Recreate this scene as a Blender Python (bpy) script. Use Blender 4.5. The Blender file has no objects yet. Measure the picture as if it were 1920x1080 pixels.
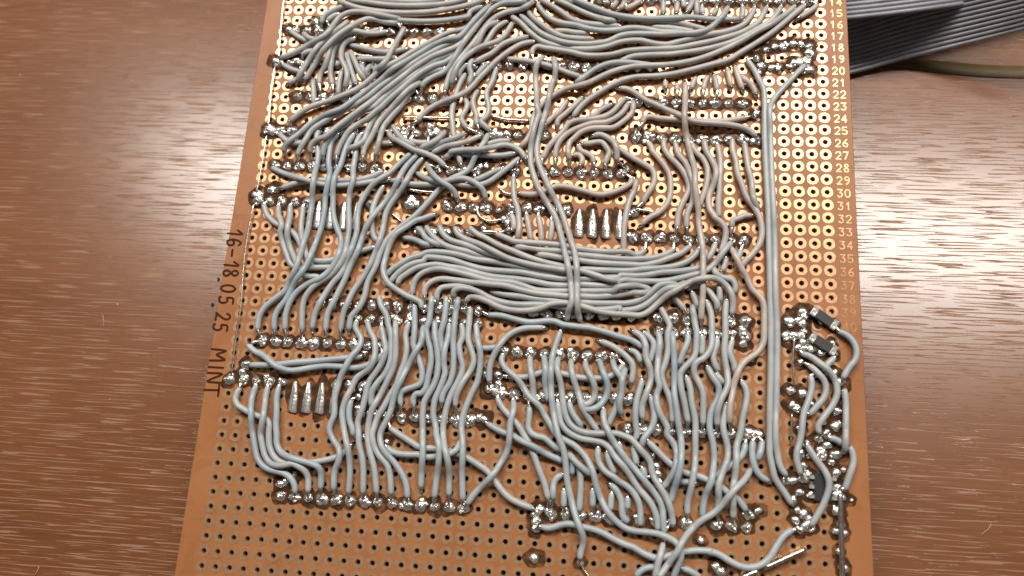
import bpy, math, random
from mathutils import Matrix, Vector, noise
random.seed(7)
MM = 0.001
# ---------------------------------------------------------------- camera, world, lamps, exposure
TILT = math.radians(5.5)            # the board's far end stands higher than its near end
BOARD = Matrix.Translation((0, 0, 13.2 * MM)) @ Matrix.Rotation(TILT, 4, 'X')
scene = bpy.context.scene
col = scene.collection
cam_data = bpy.data.cameras.new('camera')
cam = bpy.data.objects.new('camera', cam_data); col.objects.link(cam)
cam_data.sensor_width = 36.0
cam_data.lens = 28.931
cam_data.clip_start = 0.005; cam_data.clip_end = 20
cam_local = Matrix([[0.9941675, -0.0388462, 0.1006074, 0.0], [0.0639158, 0.9636191, -0.2595245, 0.0], [-0.0868657, 0.2644412, 0.9604818, 0.0], [0.0, 0.0, 0.0, 1.0]])
cam_local.translation = Vector([12.429, -42.851, 147.406]) * MM
cam.matrix_world = BOARD @ cam_local
cam_data.dof.use_dof = True
cam_data.dof.focus_distance = 0.156
cam_data.dof.aperture_fstop = 14.0
scene.camera = cam
world = bpy.data.worlds.new('World'); scene.world = world; world.use_nodes = True
bg = world.node_tree.nodes['Background']
bg.inputs['Color'].default_value = (1.0, 0.95, 0.90, 1); bg.inputs['Strength'].default_value = 0.10
def area(name, loc, target, sx, sy, watt, color):
    d = bpy.data.lights.new(name, 'AREA'); d.shape = 'RECTANGLE'; d.size = sx; d.size_y = sy; d.energy = watt; d.color = color
    o = bpy.data.objects.new(name, d); col.objects.link(o); o.location = loc
    o.rotation_euler = (Vector(target) - Vector(loc)).to_track_quat('-Z', 'Y').to_euler()
    return o
area('ceiling_lamp', (0.03, 0.505, 1.0), (0, 0, 0), 1.42, 0.13, 21.0, (1.0, 0.94, 0.86))
vs = scene.view_settings
vs.view_transform = 'Standard'; vs.look = 'None'; vs.exposure = 0.0; vs.gamma = 1.0; vs.use_curve_mapping = False

# ---------------------------------------------------------------- measured layout in board millimetres
WIRES = [
 ('LL','grey wire, third from left in the small group feeding the lower left solder rows','-2606 -1218 43 -21 -58 3 -1 -61 4 37 -48 3 55 -27 3 55 -27 2 59 -19 0 59 -17 0 59 -18 0 32 -48 0 5 -61 0 9 -61 0 13 -60 0 27 -56 0 38 -48 0 51 -33 0 61 -7 0 62 3 0 62 2 0 61 4 0 61 9 0 61 14 0 59 15 -2 59 19 -3 56 26 -4 45 41 -3 34 52 -3',[[0,-52.07,-22.86,0.55],[1,-29.68,-32.89,0.15]]),
 ('LL','grey wire, first from left in the small group feeding the lower left solder rows','-2456 -1190 41 -12 -63 3 -4 -62 11 13 -56 27 16 -58 22 10 -63 -1 2 -58 -25 9 -59 -20 20 -61 -2 20 -61 0 20 -61 0 27 -57 0 43 -47 0 55 -33 0 62 -14 0 64 -9 -1 60 -19 0 51 -38 -1 32 -55 -9 13 -62 -4',[[0,-49.53,-22.86,0.55],[1,-39.37,-43.18,0.55]]),
 ('LL','grey wire, second from left in the small group feeding the lower left solder rows','-2344 -1194 41 -3 -66 3 1 -65 5 12 -59 23 12 -58 28 0 -65 5 -11 -60 -20 -9 -59 -27 18 -63 -2 22 -61 0 26 -60 0 41 -50 5 53 -32 19 62 -6 17 64 10 8 62 15 2 61 -22 -6 50 -34 -24 29 -51 -27 10 -64 -6 4 -65 -3',[[0,-46.99,-22.86,0.55],[1,-36.83,-43.18,0.55]]),
 ('LL','grey wire, fourth from left in the small group feeding the lower left solder rows','-2238 -1189 43 -4 -64 3 2 -64 4 12 -63 4 9 -63 3 6 -64 1 10 -64 0 14 -62 0 9 -64 0 29 -56 2 47 -38 18 53 -20 30 59 -17 20 62 -13 -3 61 -12 -14 63 -15 -6 54 -26 -17 16 -53 -29 4 -63 -13 2 -64 -3',[[0,-44.45,-22.86,0.55],[1,-34.29,-43.18,0.55]]),
 ('FAN','grey wire, fourth from left of the short fan leaving the left edge solder row','-2646 588 42 26 -57 2 29 -54 4 44 -45 3 49 -38 3 57 -25 2 57 -25 0 57 -24 0 48 -40 0 38 -49 0 30 -54 0 32 -54 0 36 -51 0 51 -34 0 61 -10 0 63 0 0 62 7 0 58 20 0 53 33 0 58 24 -2 60 16 -3 60 16 -4 58 21 -3 58 22 -3',[[0,-52.07,12.7,0.55],[1,-29.17,4.07,0.15]]),
 ('FAN','grey wire, first from left of the short fan leaving the left edge solder row','-2493 581 41 9 -64 6 21 -57 21 34 -50 24 23 -58 12 -13 -60 -14 13 -58 -26 23 -60 -9 28 -59 0 30 -58 0 30 -57 0 51 -39 0 64 -12 0 64 6 0 65 5 -1 65 4 -3 65 5 -4 64 11 -4 63 14 -3',[[0,-49.53,12.7,0.55],[1,-34.99,0.06,0.15]]),
 ('FAN','grey wire, second from left of the short fan leaving the left edge solder row','-2376 585 40 9 -65 3 12 -63 18 7 -60 26 3 -64 16 1 -64 -10 10 -59 -28 24 -61 -10 32 -58 3 34 -53 17 34 -53 22 35 -54 5 36 -51 -20 56 -9 -30 65 3 -10 58 -30 -2',[[0,-46.99,12.7,0.55],[1,-38.4,-3.54,0.15]]),
 ('FAN','grey wire, third from left of the short fan leaving the left edge solder row','-2245 577 41 4 -66 3 3 -66 4 4 -66 4 13 -65 10 20 -60 18 24 -61 12 26 -61 8 25 -61 5 21 -54 -25 42 -35 -36',[[0,-44.45,12.7,0.55],[1,-40.68,-0.83,0.15]]),
 ('LV','long grey wire, first from left of the left run beside the handwritten date','-2192 1384 43 -10 -63 3 8 -64 4 20 -61 3 14 -63 3 5 -64 2 0 -65 5 3 -60 24 6 -56 31 7 -60 22 -1 -64 -4 -8 -56 -31 -5 -54 -34 -1 -63 -13 -1 -64 0 -2 -65 0 0 -65 0 4 -62 16 4 -57 30 1 -57 29 -5 -63 14 -8 -64 0 -11 -64 -2 -8 -63 6 -16 -62 -3 -30 -50 -27 -33 -41 -37 -27 -54 -24 -30 -56 -2 -48 -43 0 -48 -43 0 -46 -45 -2 -37 -53 -3 -24 -60 -4 -4 -64 -4 5 -64 -2',[[0,-44.45,27.94,0.55],[1,-49.53,-15.24,0.55]]),
 ('LV','grey wire, second from left of the left run beside the handwritten date','-1993 1341 41 -41 -48 2 -14 -62 4 0 -63 4 1 -64 3 5 -63 2 17 -60 9 19 -57 22 6 -61 17 -6 -63 0 -9 -61 -16 -12 -56 -26 0 -63 -7 5 -64 0 0 -64 0 -3 -63 0 -6 -64 0 -10 -62 0 -15 -62 0 -12 -62 10 -2 -57 27 -4 -58 27 -13 -61 7 -20 -60 2 -28 -57 8 -37 -50 -13 -34 -42 -32 -29 -48 -29 -25 -58 -7 -25 -59 0 -35 -53 -1 -32 -54 -4 -17 -62 -3 2 -63 -4 11 -63 -3',[[0,-39.37,27.94,0.55],[1,-46.99,-15.24,0.55]]),
 ('LV','long grey wire, third from left of the left run beside the handwritten date','-1829 1356 42 -27 -57 3 -22 -59 3 -14 -62 4 -10 -62 3 -8 -63 2 -14 -62 5 -12 -58 21 -7 -59 20 -5 -63 2 -3 -62 -12 1 -59 -22 7 -63 -8 4 -63 -4 12 -62 -2 19 -60 0 23 -59 0 28 -57 0 31 -55 0 15 -60 9 6 -59 22 -4 -61 16 -18 -60 -3 -28 -57 -8 -35 -52 -8 -43 -46 0 -49 -39 2 -57 -22 -15 -57 -23 -14 -50 -39 -1 -43 -46 0 -33 -54 0 -23 -59 -2 -15 -61 -3 -6 -63 -4 4 -63 -4 7 -63 -2',[[0,-36.83,27.94,0.55],[1,-44.45,-15.24,0.55]]),
 ('LV','grey wire, fourth from left of the left run beside the handwritten date','-1756 1358 43 -22 -59 2 -11 -61 4 4 -62 4 5 -63 3 -3 -62 1 -1 -62 9 11 -58 21 13 -58 17 -2 -62 0 -19 -57 -17 -10 -57 -24 2 -62 -6 5 -63 0 9 -62 0 9 -62 0 8 -62 0 4 -62 0 -1 -63 3 3 -60 17 5 -59 20 -5 -61 4 -24 -57 -11 -31 -54 -8 -39 -46 -16 -45 -43 -8 -49 -38 5 -49 -39 -2 -48 -40 -3 -37 -51 -1 -26 -57 0 -10 -61 -1 0 -63 -4 5 -62 -3 8 -62 -4 9 -62 -3',[[0,-34.29,27.94,0.55],[1,-41.91,-15.24,0.55]]),
 ('LV','grey wire, fifth from left of the left run beside the handwritten date','-1232 1168 39 -41 -46 3 -42 -47 3 -40 -48 4 -37 -49 9 -35 -49 19 -44 -42 14 -50 -37 0 -46 -40 -14 -40 -45 -18 -32 -53 -5 -26 -57 0 -17 -60 0 -3 -63 0 0 -62 0 5 -63 1 4 -62 0 -5 -62 1 -6 -60 16 -4 -59 22 -16 -59 2 -25 -53 -23 -21 -55 -17 -17 -61 -2 -29 -55 0 -39 -49 0 -32 -53 0 -30 -56 0 -26 -56 5 -23 -58 5 -23 -58 -8 -17 -59 -10 -5 -62 -5 -2 -63 -2',[[0,-24.03,24.03,0.15],[1,-39.94,-13.56,0.15]]),
 ('LV','grey wire, sixth from left of the left run beside the handwritten date','-1173 1144 43 -39 -51 2 -38 -51 4 -29 -56 12 -15 -57 25 -14 -60 19 -24 -58 -8 -29 -51 -27 -30 -54 -12 -34 -55 -1 -35 -53 4 -29 -54 20 -27 -54 20 -28 -58 4 -28 -56 -10 -25 -54 -25 -18 -60 -6 -6 -61 20 -8 -62 12 -22 -59 -10 -30 -52 -23 -23 -59 -6 -17 -62 0 -18 -62 0 -22 -60 0 -22 -60 1 -21 -61 3 -21 -60 4 -27 -58 -8 -14 -62 -8 0 -64 -4 1 -64 -3',[[0,-22.92,23.6,0.15],[1,-36.83,-15.24,0.55]]),
 ('LV','grey wire, eighth from left of the left run beside the handwritten date','-1115 1112 39 -35 -53 3 -34 -54 5 -22 -56 18 -15 -58 23 -21 -58 10 -33 -51 -18 -36 -47 -23 -33 -54 -3 -31 -56 0 -24 -59 0 -16 -61 0 -4 -64 0 -4 -63 2 -3 -62 16 -6 -61 17 -14 -61 -5 -22 -56 -22 -20 -59 -8 -19 -61 0 -24 -59 0 -25 -58 0 -29 -57 0 -32 -55 0 -29 -56 0 -22 -60 2 -18 -61 4 -20 -60 -6 -12 -62 -8 -3 -63 -4 -2 -64 -3',[[0,-21.81,22.98,0.15],[1,-34.29,-15.24,0.55]]),
 ('LV','long grey wire, tenth from left of the left run beside the handwritten date','-482 1384 46 -12 -56 25 -16 -56 18 -30 -55 5 -27 -55 3 -25 -55 -14 -25 -54 -20 -29 -54 -5 -48 -39 0 -55 -30 0 -55 -29 0 -46 -42 0 -41 -46 0 -40 -48 0 -37 -50 0 -36 -51 0 -36 -50 0 -38 -49 0 -42 -47 0 -44 -44 0 -47 -41 0 -46 -42 0 -44 -44 0 -41 -46 0 -35 -52 0 -24 -57 0 -19 -59 0 -14 -61 0 -13 -61 0 -20 -59 0 -24 -57 0 -20 -59 0 -8 -62 0 -5 -62 0 -15 -60 1 -24 -58 -1 -37 -49 -4 -36 -50 -4 -7 -61 -4 0 -63 -3',[[0,-8.89,27.94,0.55],[1,-32.86,-13.47,0.15]]),
 ('LV','grey wire, ninth from left of the left run beside the handwritten date','-941 537 43 -57 -26 3 -56 -26 3 -59 -18 4 -47 -40 7 -43 -43 14 -47 -40 12 -43 -45 0 -29 -53 -14 -22 -57 -13 -14 -61 -1 -10 -61 0 -6 -62 8 7 -59 17 20 -59 6 33 -53 -1 48 -38 -11 52 -30 -16 55 -29 1 55 -28 8 58 -21 -7 53 -28 -16 22 -57 -4',[[0,-18.01,11.12,0.15],[1,-19.05,-7.62,0.55]]),
 ('LV','grey wire, seventh from left of the left run beside the handwritten date','-1471 808 43 -23 -57 3 -22 -58 4 -16 -60 3 -11 -60 4 -4 -62 1 3 -62 -1 12 -60 -3 14 -61 -4 26 -55 -4 51 -34 -3',[[0,-29.09,16.99,0.15],[1,-28.06,4.3,0.15]]),
 ('CV','grey wire, first from left of the wavy drops left of upper centre','-763 2038 42 -23 -59 3 -21 -59 3 -16 -61 4 -13 -61 3 -10 -63 2 -7 -62 0 -5 -63 0 4 -63 0 13 -61 0 10 -62 0 13 -62 0 18 -60 -2 20 -60 -3 17 -60 -4 18 -61 -3 19 -60 -3',[[0,-14.95,41.6,0.15],[1,-13.97,20.32,0.55]]),
 ('CV','short grey wire, second from left of the wavy drops left of upper centre','-743 1766 43 30 -55 3 -6 -60 3 -25 -57 2 -12 -53 -2 29 -55 -3 42 -45 -3',[[0,-15.27,36.12,0.15],[1,-11.43,27.94,0.55]]),
 ('CV','short grey wire, third from left of the wavy drops left of upper centre','-621 1855 42 -23 -54 2 -13 -56 4 9 -57 2 18 -56 -1 22 -53 -1 -4 -44 -5 18 -56 -1',[[0,-12.07,37.92,0.15],[1,-11.43,27.94,0.55]]),
 ('CV','grey wire, fourth from left of the wavy drops left of upper centre','-449 2106 40 -13 -64 3 -13 -63 4 -20 -62 3 -26 -59 3 -5 -64 2 17 -63 0 14 -63 0 -3 -64 0 -28 -58 7 -33 -36 5 46 -45 -7 50 -38 -16',[[0,-8.89,43.18,0.55],[1,-8.89,27.94,0.55]]),
 ('TG','grey wire, ninth from top of the criss-cross tangle left of centre','-1479 1401 41 26 -56 3 45 -37 16 50 -30 20 51 -31 12 53 -31 -5 55 -25 -10 59 -15 -6 59 -14 -13 57 -22 -6 55 -25 -5 49 -36 -4 43 -44 -3',[[0,-31.75,27.94,0.55],[1,-16.51,20.32,0.55]]),
 ('TG','short grey wire, first from top of the criss-cross tangle left of centre','-1440 1462 40 32 -58 3 42 -52 6 48 -45 12 55 -36 7 58 -21 -24',[[0,-26.67,27.94,0.55],[1,-23.31,24.72,0.15]]),
 ('TG','short grey wire, fifth from top of the criss-cross tangle left of centre','-1256 1310 39 61 -22 2 65 -6 0 65 9 -2',[[0,-24.13,27.94,0.55],[1,-21.59,27.94,0.55]]),
 ('TG','short grey wire, fourth from top of the criss-cross tangle left of centre','-907 1399 45 -30 -52 26 -36 -50 19 -51 -39 2 -57 -23 -15 -55 -8 -32',[[0,-19.05,27.94,0.55],[1,-23.49,24.43,0.15]]),
 ('TG','short grey wire, third from top of the criss-cross tangle left of centre','-1068 1212 43 61 35 3 64 30 9 65 12 26 65 17 21 54 38 -19 46 36 -39',[[0,-22.14,23.79,0.15],[1,-13.66,28.05,0.15]]),
 ('TG','grey wire, eighth from top of the criss-cross tangle left of centre','-1011 1184 41 57 31 3 58 20 17 58 4 28 62 10 11 57 25 -16 50 31 -28 54 31 -12 57 31 -3',[[0,-21.01,23.26,0.15],[1,-11.43,27.94,0.55]]),
 ('TG','grey wire, tenth from top of the criss-cross tangle left of centre','-895 1126 45 56 27 17 19 20 27 62 11 7 63 5 6 58 -8 24 61 -6 18 62 12 -6 52 23 -28 46 27 -34 55 26 -19 62 9 -4 63 -9 -3 57 -28 -4 46 -43 -3 32 -55 -3',[[0,-19.05,20.32,0.55],[1,-1.58,21.95,0.15]]),
 ('TG','short grey wire, sixth from top of the criss-cross tangle left of centre','-496 1273 42 57 21 2 59 17 2 60 8 -2 61 7 -2',[[0,-10.77,25.15,0.15],[1,-6.35,27.94,0.55]]),
 ('TG','grey wire, eleventh from top of the criss-cross tangle left of centre','-707 1167 44 62 1 3 61 1 1 62 -3 4 61 -5 1 62 -2 -2 61 4 -3 61 11 -3 59 17 -3',[[0,-15.04,23.33,0.15],[1,-3.5,24.08,0.15]]),
 ('TG','grey wire, sixteenth from top of the criss-cross tangle left of centre','-1065 1064 44 31 -59 21 34 -51 34 38 -49 32 48 -47 19 59 -38 -3 57 -28 -28 43 -37 -41 27 -53 -33',[[0,-19.05,20.32,0.55],[1,-13.97,12.7,0.55]]),
 ('TG','grey wire, eighteenth from top of the criss-cross tangle left of centre','-1144 957 42 53 -34 10 53 -30 20 57 -23 16 61 -14 11 63 0 8 61 18 -3 60 19 -11 62 5 -10 61 -18 8 55 -30 9 51 -39 -6 36 -44 -27 16 -56 -23',[[0,-23.63,19.62,0.15],[1,-8.89,12.7,0.55]]),
 ('TG','grey wire, thirteenth from top of the criss-cross tangle left of centre','-161 1141 41 -44 -46 3 -43 -46 8 -43 -46 8 -47 -43 -2 -49 -41 -2 -50 -38 0 -58 -25 -2 -63 -11 -3 -63 -3 -4 -63 4 -3 -63 6 -3',[[0,-3.81,20.32,0.55],[1,-15.84,17.14,0.15]]),
 ('TG','short grey wire, twelfth from top of the criss-cross tangle left of centre','-327 1032 40 -51 -28 3 -51 -29 3 -51 -30 0 -52 -25 -3 -57 -17 -3',[[0,-6.35,20.32,0.55],[1,-11.43,20.32,0.55]]),
 ('TG','grey wire, fifteenth from top of the criss-cross tangle left of centre','-2618 978 40 56 -27 3 57 -25 3 59 -21 6 56 -20 15 55 -22 22 57 -18 14 61 -16 2 59 -17 -8 58 -7 -20 59 1 -19 63 -3 -3 62 -1 0 62 5 0 62 9 0 62 9 -1 61 11 -1 61 15 -4 60 15 -3 62 9 -4 62 6 -2',[[0,-52.07,20.32,0.55],[1,-27.59,17.68,0.15]]),
 ('TG','grey wire, fourteenth from top of the criss-cross tangle left of centre','-2485 768 43 57 22 2 57 20 4 59 15 3 59 11 4 60 8 1 61 6 1 61 3 0 60 0 0 61 0 0 61 1 0 61 3 0 60 4 -1 60 10 -1 58 17 -4 56 22 -3 54 29 -4 51 32 -2',[[0,-51.15,15.1,0.55],[1,-31.75,20.32,0.55]]),
 ('TG','grey wire, seventeenth from top of the criss-cross tangle left of centre','-1400 873 45 63 -10 15 64 -6 -10 64 -16 2 65 -3 0 66 2 -3 65 3 -4 66 3 -3',[[0,-28.86,17.6,0.15],[1,-18.05,16.97,0.15]]),
 ('TG','short grey wire, second from top of the criss-cross tangle left of centre','-2603 1353 40 45 -41 2 47 -37 3 56 -23 0 59 -5 -3 59 14 -2',[[0,-52.0,27.44,0.55],[1,-45.87,25.43,0.15]]),
 ('TG','short grey wire, seventh from top of the criss-cross tangle left of centre','-1543 1266 43 30 1 0 30 1 0 30 0 0',[[0,-31.75,25.3,0.15],[1,-28.16,25.39,0.15]]),
 ('DG','long grey wire, eighth from left of the broad diagonal bundle at upper left','-2505 1488 43 45 43 2 47 42 4 50 37 4 55 30 5 57 25 2 59 22 -2 59 21 0 58 24 2 58 24 5 56 26 3 55 31 -6 53 33 -4 51 37 0 44 44 0 43 46 0 41 47 3 47 38 15 54 28 14 57 28 4 51 35 -4 42 43 -17 44 43 -14 50 37 -1 51 36 0 52 35 0 53 35 0 52 34 0 53 34 0 54 31 0 57 26 0 61 17 0 60 16 0 57 26 -2 41 46 -3 36 52 -4 35 52 -3 35 52 -3',[[0,-49.53,27.94,0.55],[1,-12.14,56.02,0.15]]),
 ('DG','long grey wire, second from left of the broad diagonal bundle at upper left','-2515 1147 44 13 52 31 41 43 18 40 48 -8 39 47 -16 41 48 -2 37 51 -6 44 44 -6 53 35 3 56 21 20 57 17 20 59 21 9 59 25 1 51 36 0 44 45 -5 36 49 -16 37 48 -20 43 45 -10 47 42 -2 50 38 7 49 39 9 46 42 10 47 31 28 50 34 18 48 40 -3 42 43 -20 43 43 -19 49 38 -4 49 41 -6 44 43 -13 51 36 -3 57 24 14 58 22 14 59 19 10 62 10 4 61 16 0 44 45 -2 33 53 -1 38 52 2 35 52 -2 37 51 -3 39 50 -6 33 50 -17 27 51 -26',[[0,-50.46,22.17,0.15],[1,-10.97,57.27,0.15]]),
 ('DG','grey wire, first from left of the broad diagonal bundle at upper left','-2373 1114 43 21 58 13 29 53 19 25 58 -1 19 59 -10 35 52 2 47 43 -1 48 40 -6 51 38 -1 53 36 0 53 34 0 54 32 0 54 33 0 53 35 0 53 35 3 50 37 6 44 46 -1 41 48 -6 47 43 -2 48 41 0 47 42 0 47 42 0 48 42 0 49 40 1 50 39 1 49 40 -1 51 37 -1 53 36 0 53 34 0 53 34 0 55 32 0 57 26 -1 60 21 -3 53 34 -4 47 42 -4 48 42 -3',[[0,-46.99,20.32,0.55],[1,-13.89,50.95,0.15]]),
 ('DG','grey wire, third from left of the broad diagonal bundle at upper left','-2240 1141 45 0 54 32 37 46 22 55 26 15 60 14 16 46 43 1 39 51 -7 44 46 -6 45 45 -6 45 45 -5 47 43 0 48 42 0 47 43 -2 40 48 -14 35 49 -20 46 43 3 49 38 15 48 41 7 47 44 1 47 44 -1 44 46 -6 43 46 -7 49 40 6 51 38 6 52 37 4 53 36 2 56 32 0 56 30 -5 55 30 -7 57 29 -6 51 38 -8 46 43 -6 35 48 -23',[[0,-44.45,20.32,0.55],[1,-14.86,49.46,0.15]]),
 ('DG','grey wire, fourth from left of the broad diagonal bundle at upper left','-2110 1108 45 2 60 20 15 60 11 26 57 7 26 58 -5 40 47 -8 51 38 -5 47 41 -7 48 41 -1 44 46 0 46 44 0 55 29 0 57 28 0 44 45 0 42 48 1 42 47 0 43 46 -1 45 45 0 49 41 0 50 38 0 48 41 0 45 45 0 46 43 0 51 37 4 54 33 5 52 34 -6 54 32 -10 56 29 -5 58 27 -3',[[0,-41.91,20.32,0.55],[1,-16.68,46.13,0.15]]),
 ('DG','grey wire, sixth from left of the broad diagonal bundle at upper left','-1977 1114 39 9 62 3 18 61 4 25 58 4 27 56 7 39 49 9 46 43 -4 53 32 7 55 18 23 47 40 13 42 46 2 48 41 1 40 49 1 42 47 4 43 45 2 43 47 -3 42 47 -5 44 45 0 44 45 0 45 45 0 47 42 -3 49 39 -6 51 36 -10 56 26 -11 56 28 -8 49 39 -2 35 48 -22',[[0,-39.37,20.32,0.55],[1,-16.51,43.18,0.55]]),
 ('DG','grey wire, seventh from left of the broad diagonal bundle at upper left','-1855 1150 45 10 34 33 56 15 21 49 39 -12 31 51 -21 15 61 -7 14 62 1 17 61 -2 26 58 0 28 57 0 39 49 0 48 40 0 40 49 4 40 49 4 38 52 -5 43 46 -3 48 42 0 49 40 0 50 40 -2 53 34 -3 57 29 -4 59 22 -3 62 17 -3',[[0,-37.35,22.41,0.15],[1,-19.05,43.18,0.55]]),
 ('DG','grey wire, fifth from left of the broad diagonal bundle at upper left','-1706 1119 42 0 63 2 20 59 4 31 55 4 24 58 6 21 59 4 19 60 -3 32 55 -1 40 48 6 41 47 9 40 48 9 42 43 18 41 47 12 39 49 -2 44 45 -4 35 43 -27 29 44 -34',[[0,-34.29,20.32,0.55],[1,-23.74,39.48,0.15]]),
 ('DG','grey wire, ninth from left of the broad diagonal bundle at upper left','-1584 1134 44 18 55 25 15 60 19 6 63 -6 2 63 -17 12 62 -9 31 57 -1 35 54 0 38 52 0 38 52 -1 32 56 5 25 59 6 33 54 -12 41 48 -11',[[0,-31.75,20.32,0.55],[1,-24.13,35.56,0.55]]),
 ('UF','grey wire, second from left of the strands crossing over the upper diagonal bundle','-159 2882 45 -43 -29 36 -40 -30 38 -61 2 -10 -62 8 -17 -61 3 -18 -59 -18 -15 -53 -36 -2 -44 -46 0 -39 -51 0 -35 -53 3 -28 -57 11 -27 -57 12 -28 -56 13 -28 -56 12 -29 -57 1 -32 -54 -14 -29 -56 -8 -28 -57 -4 -29 -55 -16 -38 -50 -10 -49 -40 -1 -59 -26 -4 -54 -33 1 -44 -45 10 -33 -52 -18',[[0,-2.59,58.06,0.15],[1,-24.13,35.56,0.55]]),
 ('UF','grey wire, seventh from left of the strands crossing over the upper diagonal bundle','-124 2868 47 -30 -46 33 -41 -41 15 -59 -14 -23 -62 -15 -2 -59 -22 12 -59 -26 1 -57 -27 -13 -50 -37 -14 -40 -51 -2 -33 -55 0 -33 -55 0 -34 -55 0 -35 -54 0 -38 -52 0 -36 -54 3 -30 -56 9 -32 -56 -1 -34 -54 -11 -26 -58 -6 -18 -62 -3 -13 -63 -3 -8 -64 -3',[[0,-2.05,58.0,0.15],[1,-19.05,35.56,0.55]]),
 ('UF','short grey wire, eighth from left of the strands crossing over the upper diagonal bundle','-474 2634 45 -46 -39 33 -51 -40 18 -34 -58 1 -26 -63 -7 -23 -61 -13 -49 -34 -32',[[0,-8.87,53.19,0.15],[1,-14.71,46.33,0.15]]),
 ('UF','short grey wire, ninth from left of the strands crossing over the upper diagonal bundle','-389 2643 42 -55 -43 3 -49 -49 3 -34 -61 0 -31 -62 -3 -34 -61 -3',[[0,-7.08,53.41,0.15],[1,-12.26,46.55,0.15]]),
 ('UF','grey wire, fifth from left of the strands crossing over the upper diagonal bundle','-325 2622 45 -19 -60 11 -29 -57 -5 -38 -52 2 -47 -44 4 -55 -31 10 -57 -27 11 -59 -24 -7 -57 -27 -12 -47 -43 8 -37 -49 18 -34 -54 8 -29 -58 3 -21 -60 -3 -20 -57 -21 -15 -56 -28',[[0,-6.23,53.29,0.15],[1,-17.99,37.68,0.15]]),
 ('UF','grey wire, tenth from left of the strands crossing over the upper diagonal bundle','-158 2474 40 -57 -18 3 -57 -17 3 -56 -22 4 -53 -28 3 -48 -36 1 -40 -44 -1 -44 -41 -3 -53 -28 -4 -52 -29 -3 -50 -33 -3',[[0,-2.29,49.73,0.15],[1,-13.97,43.18,0.55]]),
 ('UF','grey wire, fourth from left of the strands crossing over the upper diagonal bundle','-98 2418 39 -63 -16 3 -60 -22 4 -54 -35 3 -50 -40 4 -49 -42 1 -45 -45 6 -42 -49 5 -42 -48 -6 -42 -49 -5 -41 -50 2 -39 -51 0 -36 -53 -2 -42 -49 1 -43 -46 14 -43 -42 23 -52 -35 12 -60 -20 -11 -58 -12 -26 -59 -20 -14 -55 -34 -4 -49 -41 -3 -43 -48 -4 -33 -55 -3',[[0,-1.09,48.57,0.15],[1,-25.48,29.22,0.55]]),
 ('UF','short grey wire, third from left of the strands crossing over the upper diagonal bundle','-692 2199 46 -22 -50 19 -4 -55 -4 20 -53 -12 -3 -57 -5 -15 -57 -2',[[0,-13.97,43.18,0.55],[1,-14.57,37.68,0.15]]),
 ('UF','short grey wire, sixth from left of the strands crossing over the upper diagonal bundle','-564 2140 43 -32 -38 0 -28 -42 0 -20 -46 0',[[0,-11.43,43.18,0.55],[1,-13.27,39.47,0.15]]),
 ('UF','short grey wire, first from left of the strands crossing over the upper diagonal bundle','-757 2151 41 -38 -44 3 -24 -51 10 -4 -57 -10',[[0,-13.97,43.18,0.55],[1,-16.52,39.09,0.15]]),
 ('UF','short grey wire, eleventh from left of the strands crossing over the upper diagonal bundle','-446 2726 43 52 25 3 52 26 3 51 27 1 51 28 -1 51 27 -3 53 24 -3',[[0,-9.73,54.13,0.15],[1,-1.91,58.05,0.15]]),
 ('TL','grey wire, eleventh from left of the bent cluster in the top left corner','-2699 2204 40 60 23 3 60 26 3 57 32 4 55 35 3 57 30 9 57 18 24 58 24 17 53 37 3 39 51 -3 19 60 -17 16 60 -21 27 58 -10 47 44 0 58 28 0 64 12 0 65 -1 1 62 -14 12 60 -21 16 62 -18 9 63 -16 4 63 -16 4 58 0 -22 53 10 -35',[[0,-54.21,43.22,0.55],[1,-29.21,50.8,0.55]]),
 ('TL','grey wire, seventh from left of the bent cluster in the top left corner','-2490 1936 44 29 44 31 21 56 6 16 59 -14 21 57 -9 31 53 11 34 48 17 30 54 -2 27 54 -17 35 51 -9 43 45 -2 46 41 3 47 41 7 38 48 -10 36 50 -12',[[0,-50.22,38.08,0.15],[1,-41.91,50.8,0.55]]),
 ('TL','grey wire, sixteenth from left of the bent cluster in the top left corner','-2411 1952 41 28 60 2 30 59 4 33 56 7 36 49 25 37 40 38 42 42 27 41 51 7 42 52 0 44 49 -1 48 45 -2 48 45 -7 37 49 -23 31 48 -33 43 42 -25 62 19 -5 66 -6 -2 64 -17 -1 59 -25 15 61 -12 9 54 16 -32',[[0,-48.59,38.23,0.15],[1,-29.21,50.8,0.55]]),
 ('TL','grey wire, fourteenth from left of the bent cluster in the top left corner','-2252 1904 41 -7 63 2 11 61 6 35 50 20 23 54 24 12 61 8 6 64 1 11 62 -1 37 51 0 46 44 -1 44 46 -3 57 26 -4 63 4 -4 62 -14 -1 63 -8 -4 59 12 -20 57 20 -18 61 18 -5',[[0,-44.45,35.56,0.55],[1,-31.75,50.8,0.55]]),
 ('TL','grey wire, tenth from left of the bent cluster in the top left corner','-2111 1892 43 -18 59 2 -17 60 4 -4 61 9 2 61 5 -3 61 -3 1 62 -3 15 60 -1 25 56 -4 33 52 -3 47 39 -4 59 18 -3',[[0,-41.91,35.56,0.55],[1,-39.37,50.8,0.55]]),
 ('TL','grey wire, fifteenth from left of the bent cluster in the top left corner','-1980 1869 44 19 53 34 3 64 10 -18 64 -4 -33 58 2 -30 58 1 -13 65 -9 -5 65 -14 10 64 -12 42 50 -7 63 20 -3',[[0,-39.37,35.56,0.55],[1,-39.37,50.8,0.55]]),
 ('TL','short grey wire, eighteenth from left of the bent cluster in the top left corner','-1870 1909 43 -24 58 3 -25 59 4 -23 58 7 -23 60 6 -23 58 -9 -22 59 -10',[[0,-37.04,37.35,0.15],[1,-39.37,43.18,0.55]]),
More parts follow.
